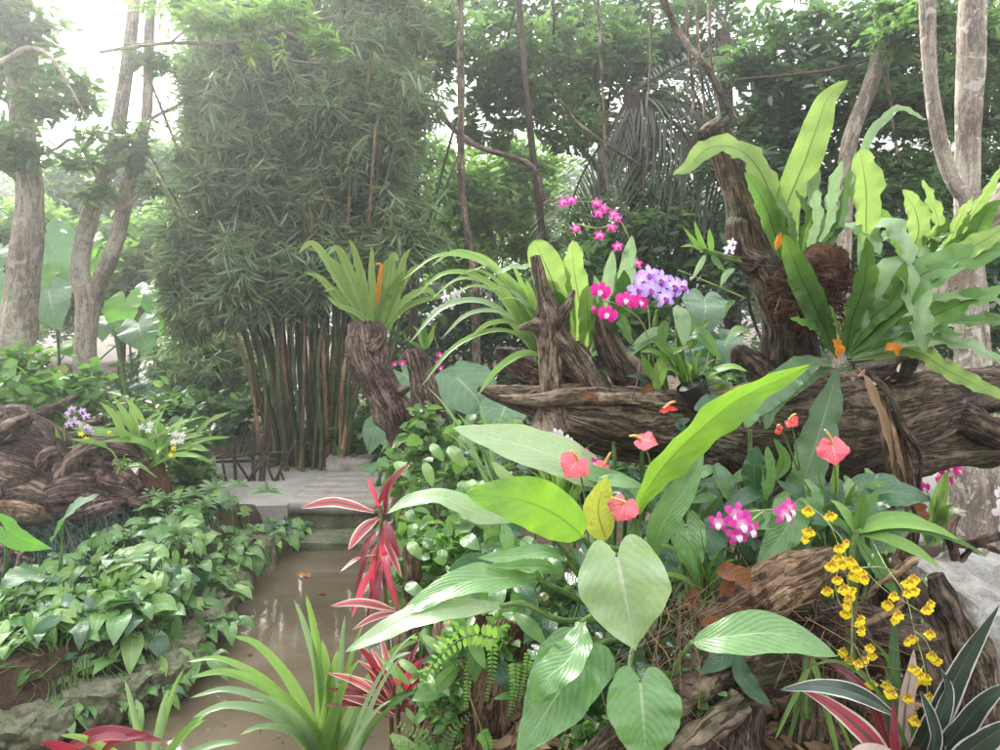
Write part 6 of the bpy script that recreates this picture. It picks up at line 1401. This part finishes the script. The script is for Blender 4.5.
# ---------- tricolor plant at the bottom right ----------
o = P(905, 790, 1.5); t = thing('striped_leaf_plant', 'dark leaved plant with white stripes and red undersides in the bottom right corner', 'plant', o)
for sp, W, mt, kd in [
    ([(905, 770, 1.5), (935, 720, 1.45), (965, 660, 1.42), (1000, 604, 1.4)], 26, 'rhoeo', 'lance'), ([(925, 775, 1.48), (960, 730, 1.42), (985, 700, 1.38), (1015, 680, 1.35)], 28, 'rhoeo', 'lance'),
    ([(930, 790, 1.45), (965, 755, 1.40), (1000, 730, 1.36), (1030, 720, 1.33)], 30, 'rhoeo', 'lance'), ([(895, 715, 1.42), (860, 695, 1.40), (820, 686, 1.38), (779, 690, 1.37)], 17, 'rhoeo', 'narrow'),
    ([(905, 790, 1.45), (870, 740, 1.42), (830, 705, 1.40), (798, 688, 1.40)], 22, 'tri', 'narrow'), ([(902, 760, 1.5), (905, 710, 1.48), (914, 650, 1.46)], 18, 'rhoeo_pink', 'narrow'),
    ([(895, 770, 1.5), (890, 710, 1.5), (893, 660, 1.52), (894, 612, 1.54)], 16, 'nest_blue', 'narrow'), ([(940, 780, 1.45), (938, 730, 1.44), (948, 690, 1.43), (940, 668, 1.42)], 18, 'rhoeo', 'narrow'),
    ([(915, 790, 1.4), (890, 760, 1.38), (860, 755, 1.36), (838, 790, 1.35)], 20, 'rhoeo_pink', 'narrow'), ([(960, 790, 1.42), (985, 765, 1.38), (1000, 755, 1.36), (1020, 760, 1.34)], 20, 'rhoeo_pink', 'narrow'),
    ([(925, 770, 1.44), (935, 740, 1.42), (930, 715, 1.40), (920, 690, 1.4)], 16, 'rhoeo', 'narrow'), ([(900, 790, 1.44), (870, 700, 1.44), (835, 665, 1.46), (800, 648, 1.48)], 10, 'maroon', 'narrow'), ([(900, 790, 1.4), (895, 745, 1.4), (893, 700, 1.42)], 9, 'maroon', 'narrow')]:
    q = [P(*a) for a in sp]; mb = MB(); leaf(mb, q, S(W, sp[0][2]), kd, (random.uniform(-.4, .1), -.8, .55), 20, 8, .22, .03, 2); mb.build('leaf', M[mt], t)
# grey edged long leaf and slender blades around it
tuft('strap_plant', 'single slender blade crossing behind the lower yellow blossoms', (920, 765, 1.48), [(810, 666, 1.45), (870, 640, 1.5)], 9, ['nest_green'], 'strap plants under the log', arch=.3)

# small ferns on the rotten stump
def pinnate(mbs, pts, ll, n=16, w=.45):
    c = catmull([P(*a) for a in pts], n); T = nrm(np.gradient(c, axis=0))
    for i in range(1, n):
        for sg in (-1, 1):
            s_ = np.cross(T[i], [0, -1, .2]); s_ = s_/np.linalg.norm(s_); d = nrm(s_*sg+T[i]*.35); L = ll*(1.05-.75*i/n)
            leaf(mbs, [c[i], c[i]+d*L*.5, c[i]+d*L], L*w, 'oval', (0, -.9, .4), 4, 2, .1)
for lb, fs in (('little bright fern fronds growing down the rotten stump', [([(474, 650, 1.66), (468, 680, 1.64), (466, 706, 1.64)], .018), ([(492, 640, 1.64), (492, 670, 1.62), (486, 700, 1.62)], .016), ([(515, 660, 1.62), (514, 690, 1.6), (510, 715, 1.6)], .018), ([(530, 650, 1.62), (524, 680, 1.6), (520, 700, 1.6)], .014), ([(480, 730, 1.62), (488, 745, 1.6), (486, 765, 1.6)], .02)]),
              ('pale pinnate sprig crossing above the little ferns', [([(500, 640, 1.55), (470, 635, 1.52), (440, 655, 1.5), (424, 680, 1.5)], .030)]),
              ('grey green feathery fern at the foot of the stump', [([(440, 770, 1.72), (425, 740, 1.7), (400, 725, 1.7)], .03), ([(440, 770, 1.72), (450, 735, 1.7), (470, 715, 1.7)], .028), ([(430, 770, 1.7), (415, 750, 1.68), (395, 745, 1.68)], .03)])):
    t = thing('small_fern', lb, 'fern', P(*fs[0][0][0]), 'small ferns on the rotten stump')
    for pts, ll in fs:
        mb = MB(); pinnate(mb, pts, ll); f = mb.build('frond', M['fernlet' if 'grey' not in lb else 'vine'], t)
        mb = MB(); tube(mb, [P(*a) for a in pts], [.0018, .0015, .001]+[.001]*(len(pts)-3), 5, 12); mb.build('midrib', M['stalk'], f)

its = [(random.uniform(545, 720), random.uniform(655, 750), random.uniform(1.5, 1.66), random.uniform(26, 46), random.uniform(16, 28), random.uniform(-70, 70), random.choice(['phil_dark', 'phil_dark', 'phil'])) for i in range(22)]
scatter_leaves('heart_leaf_plant', 'dark heart leaves filling the gaps around the two lowest big leaves', 'plant', (620, 760, 1.62), its, 'dark heart leaved plants on the mound')
its = [(random.uniform(470, 600), random.uniform(520, 600), random.uniform(1.75, 2.1), random.uniform(20, 40), random.uniform(10, 20), random.uniform(-80, 80), random.choice(['phil_dark', 'phil', 'nest_green', 'syn_dark'])) for i in range(44)]
scatter_leaves('heart_leaf_plant', 'mixed green leaves packed above the rotten stump', 'plant', (530, 620, 2.0), its, 'dark heart leaved plants on the mound', stalks=False, kinds='oval')
tuft('strap_plant', 'narrow leaves fanned in front of the wood slab', (705, 600, 1.72), [(660, 545), (680, 535), (700, 530), (722, 548), (650, 580), (735, 560)], 9, ['nest_green', 'strapgrass', 'phil_dark'], 'strap plants under the log')
vine_patch('creeper', 'tiny leaved creeper at the foot of the wood slab', [(680, 650, 1.58, 20, 20), (600, 650, 1.66, 30, 24)], 160, .026, 'dark', group=GR, flat=1., spread=.3)

vine_patch('creeper', 'creeper cloaking the left face of the rotten stump', [(445, 690, 1.75, 22, 50), (480, 640, 1.7, 40, 20)], 330, .034, 'vine', group=GR, flat=1., spread=.3)
vine_patch('creeper', 'fine leaved creeper carpeting the mound behind the pale heart leaf', [(640, 590, 1.95, 60, 26), (720, 575, 2.0, 50, 20), (560, 600, 1.95, 40, 30)], 700, .034, 'mid', group=GR, flat=1., spread=.3)
vine_patch('creeper', 'shadowed creeper between the lowest leaves and the root beam', [(690, 700, 1.5, 26, 30), (600, 735, 1.5, 40, 20)], 300, .028, 'vine', group=GR, flat=1., spread=.3)
def rnd_leaves(n, x0, x1, y0, y1, Y0, Y1, L0, L1, mats, asp=.5):
    return [(random.uniform(x0, x1), random.uniform(y0, y1), random.uniform(Y0, Y1), l, l*asp*random.uniform(.8, 1.2), random.uniform(-85, 85), random.choice(mats)) for l in [random.uniform(L0, L1) for _ in range(n)]]
scatter_leaves('heart_leaf_plant', 'narrow mixed leaves between the yellow leaf and the lower magenta orchid', 'plant', (680, 600, 1.9), rnd_leaves(40, 600, 745, 470, 600, 1.78, 2.0, 26, 52, ['phil', 'phil_dark', 'nest_green', 'syn_dark'], .36), 'dark heart leaved plants on the mound', stalks=False, kinds='narrow')
scatter_leaves('heart_leaf_plant', 'narrow dark leaves drooping over the left part of the rotten stump', 'plant', (480, 660, 1.8), rnd_leaves(26, 430, 540, 560, 700, 1.6, 1.75, 20, 46, ['phil', 'phil_dark', 'syn_dark', 'nest_green'], .4), 'dark heart leaved plants on the mound', stalks=False, kinds='narrow')
scatter_leaves('heart_leaf_plant', 'assorted leaves in the dip between the wood slab and the hanging frond', 'plant', (800, 560, 1.9), rnd_leaves(26, 740, 880, 480, 575, 1.8, 1.95, 24, 50, ['phil', 'phil_dark', 'nest_green'], .36), 'dark heart leaved plants on the mound', stalks=False, kinds='narrow')
scatter_leaves('heart_leaf_plant', 'leaves and sprouts between the pandanus and the dark cordyline', 'plant', (420, 740, 1.85), rnd_leaves(22, 380, 450, 640, 750, 1.8, 1.95, 20, 44, ['strapgrass', 'nest_green', 'phil_dark', 'syn'], .3), 'dark heart leaved plants on the mound', stalks=False, kinds='narrow')
# ---------- anthuriums ----------
def anthurium(label, flowers, base, buds=(), stems_c='stalk', leaves=()):
    """flowers: px, py of centre, Y, size px, tip angle deg (0 down, + right), face, spadix direction (x, y up), material"""
    o = P(*base); t = thing('anthurium', label, 'anthurium', o, 'anthuriums along the log')
    for (px, py, Y, sz, ang, face, sd, mt, ms_) in flowers:
        a = R(ang); dx, dy = math.sin(a)*sz, math.cos(a)*sz; A = P(px-dx*.22, py-dy*.22, Y+.005); B = P(px+dx*.55, py+dy*.55, Y-.01)
        mb = MB(); f = nrm(np.array(face, float)); leaf(mb, [A, (A+B)/2+f*.004, B], S(sz*1.18, Y), 'heart', face, 18, 14, .02, .03, 2, lobe=.30, cup=-.06)
        s_ = mb.build('spathe', M[mt], t)
        mb = MB(); e = A+f*.014+np.array([S(sd[0], Y), -.012, S(sd[1], Y)]); tube(mb, [A+f*.002, (A+e)/2+f*.006, e], [.0038, .0036, .0022], 12, 22, lump=.0004, lf=500); mb.build('spadix', M['spadix'], s_)
        mb = MB(); q = [A-f*.003]+[P(*b) for b in ms_]; tube(mb, q, [.0024]*(len(q)-1)+[.003], 7, 14*len(q)); mb.build('stem', M[stems_c], t)
    for (sp, W, mt) in leaves:
        mb = MB(); leaf(mb, [P(*a) for a in sp], S(W, sp[0][2]), 'arrow', (0, -.8, .6), 14, 8, .14, .03, 3, lobe=.2); mb.build('leaf', M[mt], t)
anthurium('anthurium with a glossy pink red spathe against the dark log', [(833, 450, 1.75, 30, 12, (.1, -.9, .35), (-13, 14), 'spathe', [(836, 490, 1.8), (828, 540, 1.85), (820, 590, 1.9)])], (820, 600, 1.9))
anthurium('anthurium with a folded red spathe in front of the middle of the log', [(646, 441, 1.8, 25, 75, (-.1, -.45, .9), (-12, 0), 'spathe', [(650, 465, 1.83), (640, 510, 1.85), (645, 580, 1.9)])], (645, 590, 1.9))
anthurium('anthurium with a veined pink spathe below the left half of the log', [(574, 465, 1.78, 28, -35, (.1, -.9, .4), (-8, 10), 'spathe', [(585, 500, 1.82), (590, 560, 1.86)])], (590, 590, 1.86))
anthurium('anthurium with a dripping pink spathe beside the lime paddle leaf', [(623, 508, 1.62, 28, -20, (-.25, -.9, .3), (-14, 6), 'spathe', [(636, 530, 1.66), (640, 580, 1.75)])], (640, 610, 1.78))
anthurium('anthurium seen edge on, red, lying over the top of the log', [(668, 409, 1.95, 18, 85, (0, -.25, .97), (10, 3), 'spathe_red', [(680, 425, 2.0), (690, 450, 2.02)])], (690, 470, 2.05))
anthurium('anthurium pair with small red spathes left of the hanging blue green frond', [(792, 422, 1.9, 14, 60, (-.2, -.6, .7), (4, 4), 'spathe_red', [(794, 435, 1.92), (800, 470, 1.95)]), (779, 430, 1.9, 9, 10, (-.8, -.6, .2), (2, 4), 'spathe_red', [(786, 440, 1.92), (798, 470, 1.95)])], (800, 500, 1.95))
anthurium('faded pink anthurium behind the red veined one', [(602, 466, 1.9, 14, -60, (.1, -.6, .7), (4, 10), 'spathe', [(600, 490, 1.92), (598, 540, 1.95)])], (598, 560, 1.95))

# ---------- orchids on the log ----------
OL = 'orchids blooming on the log'
orchid('orchid arch of small magenta blooms highest above the middle of the log', (640, 390, 2.2), [(563, 203, 2.2), (571, 201, 2.2), (596, 204, 2.2), (603, 209, 2.2), (613, 215, 2.2), (598, 214, 2.2), (576, 229, 2.2), (599, 236, 2.2), (611, 228, 2.2), (617, 247, 2.2), (636, 264, 2.2), (617, 219, 2.18)], 'magenta2', 'magenta', 11,
       stems=[[(645, 395, 2.25), (650, 330, 2.24), (640, 270, 2.22), (620, 220, 2.2), (597, 203, 2.2), (565, 203, 2.2)], [(620, 220, 2.2), (600, 228, 2.2), (577, 224, 2.2)]], kind='den', group=OL, sr=.002, smat='stalk_pale')
orchid('orchid with four large deep magenta moth blooms', (612, 390, 2.15), [(600, 291, 2.02, -.1), (607, 314, 2.0, -.2), (625, 300, 2.0, 0), (639, 302, 2.0, .25)], 'magenta', 'wlip', 20,
       stems=[[(660, 392, 2.15), (650, 345, 2.1), (640, 320, 2.06), (620, 306, 2.04), (602, 300, 2.04)]], kind='phal', group=OL, leaves=[([(655, 395, 2.15), (665, 360, 2.1), (690, 345, 2.05)], 13, 'strapgrass', fw)], face=(0, -1, .1), buds=[(594, 310, 2.04, 3)])
orchid('orchid bearing a cluster of pale lavender blooms', (675, 400, 2.2), [(643, 282, 2.02, -.1), (650, 290, 2.0, 0), (660, 280, 2.02, 0), (672, 286, 2.02, .3), (664, 298, 2.0, 0), (680, 287, 2.04, .4), (648, 275, 2.03), (637, 290, 2.04)], 'lav', 'lavlip', 21,
       stems=[[(700, 400, 2.2), (690, 350, 2.15), (675, 315, 2.08), (660, 290, 2.05), (645, 284, 2.05)]], kind='den', group=OL,
       canes=[[(668, 395, 2.2), (660, 360, 2.17), (655, 330, 2.15), (657, 310, 2.14)], [(690, 398, 2.2), (682, 360, 2.16), (678, 330, 2.15), (678, 305, 2.14)], [(700, 398, 2.2), (708, 370, 2.17), (712, 350, 2.15)]],
       leaves=[([(676, 305, 2.1), (682, 320, 2.05), (684, 348, 2.03)], 17, 'nest_pale', (0, -.9, .4)), ([(678, 310, 2.1), (690, 325, 2.06), (686, 340, 2.04)], 12, 'nest_green', (0, -.9, .4)), ([(670, 330, 2.12), (655, 332, 2.1), (632, 345, 2.08)], 11, 'nest_pale', fw), ([(668, 345, 2.12), (648, 340, 2.1), (628, 358, 2.08)], 11, 'nest_pale', fw),
               ([(666, 360, 2.12), (640, 348, 2.1), (622, 352, 2.08)], 10, 'nest_blue', fw), ([(680, 340, 2.1), (700, 335, 2.05), (722, 362, 2.02)], 16, 'nest_green', (0, -.8, .6)), ([(675, 370, 2.1), (668, 355, 2.08), (652, 340, 2.06)], 12, 'strapgrass', fw), ([(690, 380, 2.1), (705, 370, 2.06), (718, 372, 2.04)], 12, 'nest_green', fw),
               ([(666, 320, 2.1), (662, 335, 2.08), (664, 350, 2.07)], 11, 'nest_green', (0, -.9, .4)), ([(690, 350, 2.1), (700, 330, 2.08), (712, 318, 2.06)], 10, 'nest_green', fw), ([(660, 385, 2.1), (648, 370, 2.08), (640, 352, 2.06)], 12, 'strapgrass', fw), ([(700, 390, 2.1), (690, 370, 2.08), (684, 360, 2.06)], 12, 'strapgrass', fw), ([(716, 392, 2.1), (728, 378, 2.08), (738, 382, 2.06)], 11, 'nest_green', fw), ([(650, 390, 2.15), (640, 378, 2.12), (625, 376, 2.1)], 9, 'nest_blue', fw)])
orchid('orchid pair of lavender blooms resting against the dark log', (750, 430, 2.05), [(738, 399, 1.93), (756, 393, 1.93), (733, 402, 1.94)], 'lav', 'lavlip', 15, stems=[[(760, 425, 2.0), (755, 405, 1.97), (740, 401, 1.95)]], kind='den', group=OL)
orchid('orchid spray of white and magenta blooms hanging low over the mound', (715, 560, 1.8), [(717, 521, 1.55, -.4), (740, 523, 1.53, 0), (735, 513, 1.55, -.3), (783, 513, 1.55, .3), (748, 528, 1.54, .3), (736, 533, 1.54, 0), (787, 508, 1.56, .5)], 'magenta2', 'white', 24,
       stems=[[(800, 500, 1.85), (812, 515, 1.7), (795, 510, 1.6), (765, 510, 1.57), (742, 513, 1.56), (718, 521, 1.56)], [(765, 510, 1.57), (757, 516, 1.56), (745, 526, 1.55)]], kind='den', group=OL, sr=.002)
orchid('orchid with magenta blooms half hidden left under the log', (590, 500, 2.1), [(576, 448, 1.98), (583, 452, 1.98), (593, 462, 1.97), (560, 445, 2.0), (552, 438, 2.02)], 'magenta', 'wlip', 13, stems=[[(590, 500, 2.1), (590, 470, 2.02), (575, 450, 2.0)]], kind='phal', group=OL)
orchid('white orchid beside the half hidden magenta one under the log', (570, 500, 2.15), [(566, 440, 2.06), (560, 452, 2.06), (572, 446, 2.06), (556, 434, 2.07)], 'white', 'lavlip', 13, stems=[[(580, 500, 2.15), (570, 465, 2.1), (562, 440, 2.08)]], kind='phal', group=OL)
orchid('distant magenta orchid under the right end of the log', (945, 520, 2.9), [(949, 467, 2.8), (956, 470, 2.8), (938, 479, 2.8), (945, 481, 2.8), (943, 470, 2.8), (922, 487, 2.8)], 'magenta', 'wlip', 12, stems=[[(945, 515, 2.9), (942, 490, 2.85), (950, 468, 2.82)]], kind='phal', group=OL)
orchid('white orchid cut by the right edge of the picture', (1005, 540, 2.9), [(998, 492, 2.8), (1000, 502, 2.8), (997, 511, 2.8), (1004, 485, 2.8)], 'white', 'wlip', 13, stems=[[(1008, 540, 2.9), (1004, 515, 2.85), (1000, 490, 2.82)]], kind='phal', group=OL)
orchid('leafless looking dendrobium with a cane crossing left of the tall snag', (742, 275, 2.2), [(728, 250, 2.1), (731, 244, 2.12)], 'white', 'lavlip', 11,
       canes=[[(745, 262, 2.15), (715, 254, 2.1), (702, 250, 2.08)]], stems=[[(678, 270, 2.1), (710, 283, 2.12), (745, 298, 2.15)]], kind='den', group=OL,
       leaves=[([(706, 252, 2.08), (696, 244, 2.06), (684, 228, 2.05)], 6, 'nest_green', (0, -.9, .4)), ([(708, 252, 2.08), (700, 240, 2.06), (694, 220, 2.05)], 6, 'nest_green', (0, -.9, .4)), ([(712, 253, 2.08), (710, 240, 2.06), (709, 228, 2.05)], 7, 'nest_green', (0, -.9, .4)), ([(700, 250, 2.08), (690, 246, 2.06), (680, 247, 2.05)], 6, 'nest_lime', fw),
               ([(706, 254, 2.08), (700, 265, 2.06), (692, 280, 2.05)], 6, 'nest_pale', (0, -.9, .4)), ([(712, 255, 2.08), (716, 262, 2.06), (725, 272, 2.05)], 8, 'nest_green', fw), ([(735, 268, 2.08), (726, 275, 2.06), (720, 288, 2.05)], 7, 'nest_pale', fw), ([(752, 335, 2.1), (738, 330, 2.06), (724, 346, 2.05)], 11, 'nest_pale', fw), ([(735, 300, 2.1), (728, 306, 2.06), (724, 318, 2.05)], 6, 'nest_green', fw)])
# leafy orchid seedlings hugging the snag base
tuft('strap_plant', 'strap leaved orchid tuft in the saddle between the snags', (690, 398, 2.12), [(640, 352), (652, 345), (700, 350), (715, 360), (722, 380), (662, 370), (735, 388), (676, 352), (748, 372)], 11, ['strapgrass', 'nest_green', 'nest_pale'], 'strap plants under the log', kind='narrow')

# ---------- yellow dancing lady orchid ----------
t = thing('dancing_orchid', 'yellow dancing orchid with two sprays of little ruffled blooms hanging at the right', 'orchid', P(850, 560, 1.75))
YO = 1.48
pts = [(808, 510), (830, 515), (809, 531), (846, 542), (842, 563), (856, 568), (850, 560), (838, 557), (862, 572), (837, 579), (827, 590), (849, 597), (852, 590), (846, 613), (860, 619), (861, 629), (843, 651), (870, 647), (858, 663), (864, 660), (871, 683), (887, 684), (858, 622), (847, 604), (851, 574)]
pts2 = [(910, 582), (894, 595), (908, 592), (898, 614), (930, 603), (930, 633), (907, 641), (912, 638), (932, 655), (917, 670), (926, 680), (921, 675), (913, 667), (908, 697), (929, 696), (913, 714), (905, 583), (914, 578), (925, 676)]
def dancing(c, s):
    f = nrm(np.array([random.uniform(-.5, .5), -1, .2])); up = nrm(np.array([0, 0, 1.])-f*f[2]); rt = np.cross(up, f)
    rl = random.uniform(-.4, .4); up, rt = up*math.cos(rl)+rt*math.sin(rl), rt*math.cos(rl)-up*math.sin(rl)
    mb = MB(); leaf(mb, [c+up*.05*s, c-up*.35*s+f*.08*s, c-up*.75*s], 1.35*s, 'heart', f, 8, 8, -.05, .10, 3, lobe=.12); lip = mb.build('lip', M['yellow'], t)
    mb = MB()
    for a in (0, 1.0, -1.0, 1.9, -1.9):
        d = up*math.cos(a)+rt*math.sin(a); leaf(mb, [c, c+d*.25*s+f*.1*s, c+d*.48*s], .24*s, 'petal', f, 4, 2, -.1, .08, 2)
    mb.build('petals', M['brown_petal'], lip)
for p_ in pts+pts2:
    for k_ in range(1 if random.random() < .55 else 2):
        dancing(P(p_[0]+k_*random.uniform(-7, 7), p_[1]+k_*random.uniform(4, 9), YO+random.uniform(-.03, .03)), S(random.uniform(8.5, 11.5), YO))
for st in ([(800, 500, 1.8), (812, 508, 1.6), (830, 525, YO), (842, 560, YO), (851, 600, YO), (852, 640, YO), (851, 662, YO)], [(830, 525, YO), (842, 540, YO), (846, 560, YO)], [(872, 540, 1.7), (885, 565, 1.55), (905, 595, YO), (914, 630, YO), (924, 665, YO), (928, 695, YO)], [(866, 572, 1.5), (885, 590, YO), (905, 602, YO), (925, 615, YO)], [(924, 665, YO), (905, 690, YO), (880, 680, YO)], [(851, 640, YO), (860, 655, YO), (872, 684, YO)], [(842, 563, YO), (835, 580, YO), (838, 600, YO), (846, 612, YO)], [(856, 568, YO), (880, 567, YO), (898, 572, YO)], [(914, 630, YO), (925, 640, YO), (931, 652, YO)]):
    mb = MB(); tube(mb, [P(*a) for a in st], [.0012]*len(st), 5, 10*len(st)); mb.build('flower_stem', M['stalk_pale'], t)
mb = MB()
for p_ in [(873, 556), (869, 565), (890, 560), (926, 580), (833, 596), (836, 590), (922, 622), (886, 553), (925, 612)]: c = P(p_[0], p_[1], YO); tube(mb, [c+np.array([0, 0, .005]), c, c-np.array([0, 0, .006])], [.001, .0028, .001], 6, 8)
mb.build('buds', M['stalk_pale'], t)
# ---------- mist and glare veil ----------
m, nt, out = newmat('mist and glare veil'); k = NT(nt)
pv = k.n('ShaderNodeVolumePrincipled'); pv.inputs['Color'].default_value = (.96, .98, 1, 1); pv.inputs['Density'].default_value = HAZE; pv.inputs['Anisotropy'].default_value = .72  # mist scatters forward, so it also stands in for lens flare at upper left
k.l(pv.outputs[0], out.inputs['Volume'])
x0, x1, y0, y1, z0, z1 = -125, 125, -42, 162, -1.7, 9.7
me = bpy.data.meshes.new('haze')
me.from_pydata([(x0, y0, z0), (x1, y0, z0), (x1, y1, z0), (x0, y1, z0), (x0, y0, z1), (x1, y0, z1), (x1, y1, z1), (x0, y1, z1)], [],
               [(0, 3, 2, 1), (4, 5, 6, 7), (0, 1, 5, 4), (1, 2, 6, 5), (2, 3, 7, 6), (3, 0, 4, 7)])
me.materials.append(m); hz = bpy.data.objects.new('haze', me); COL.objects.link(hz)
tag(hz, kind='stuff', label='thin pale mist in the garden air, partly standing in for lens flare')
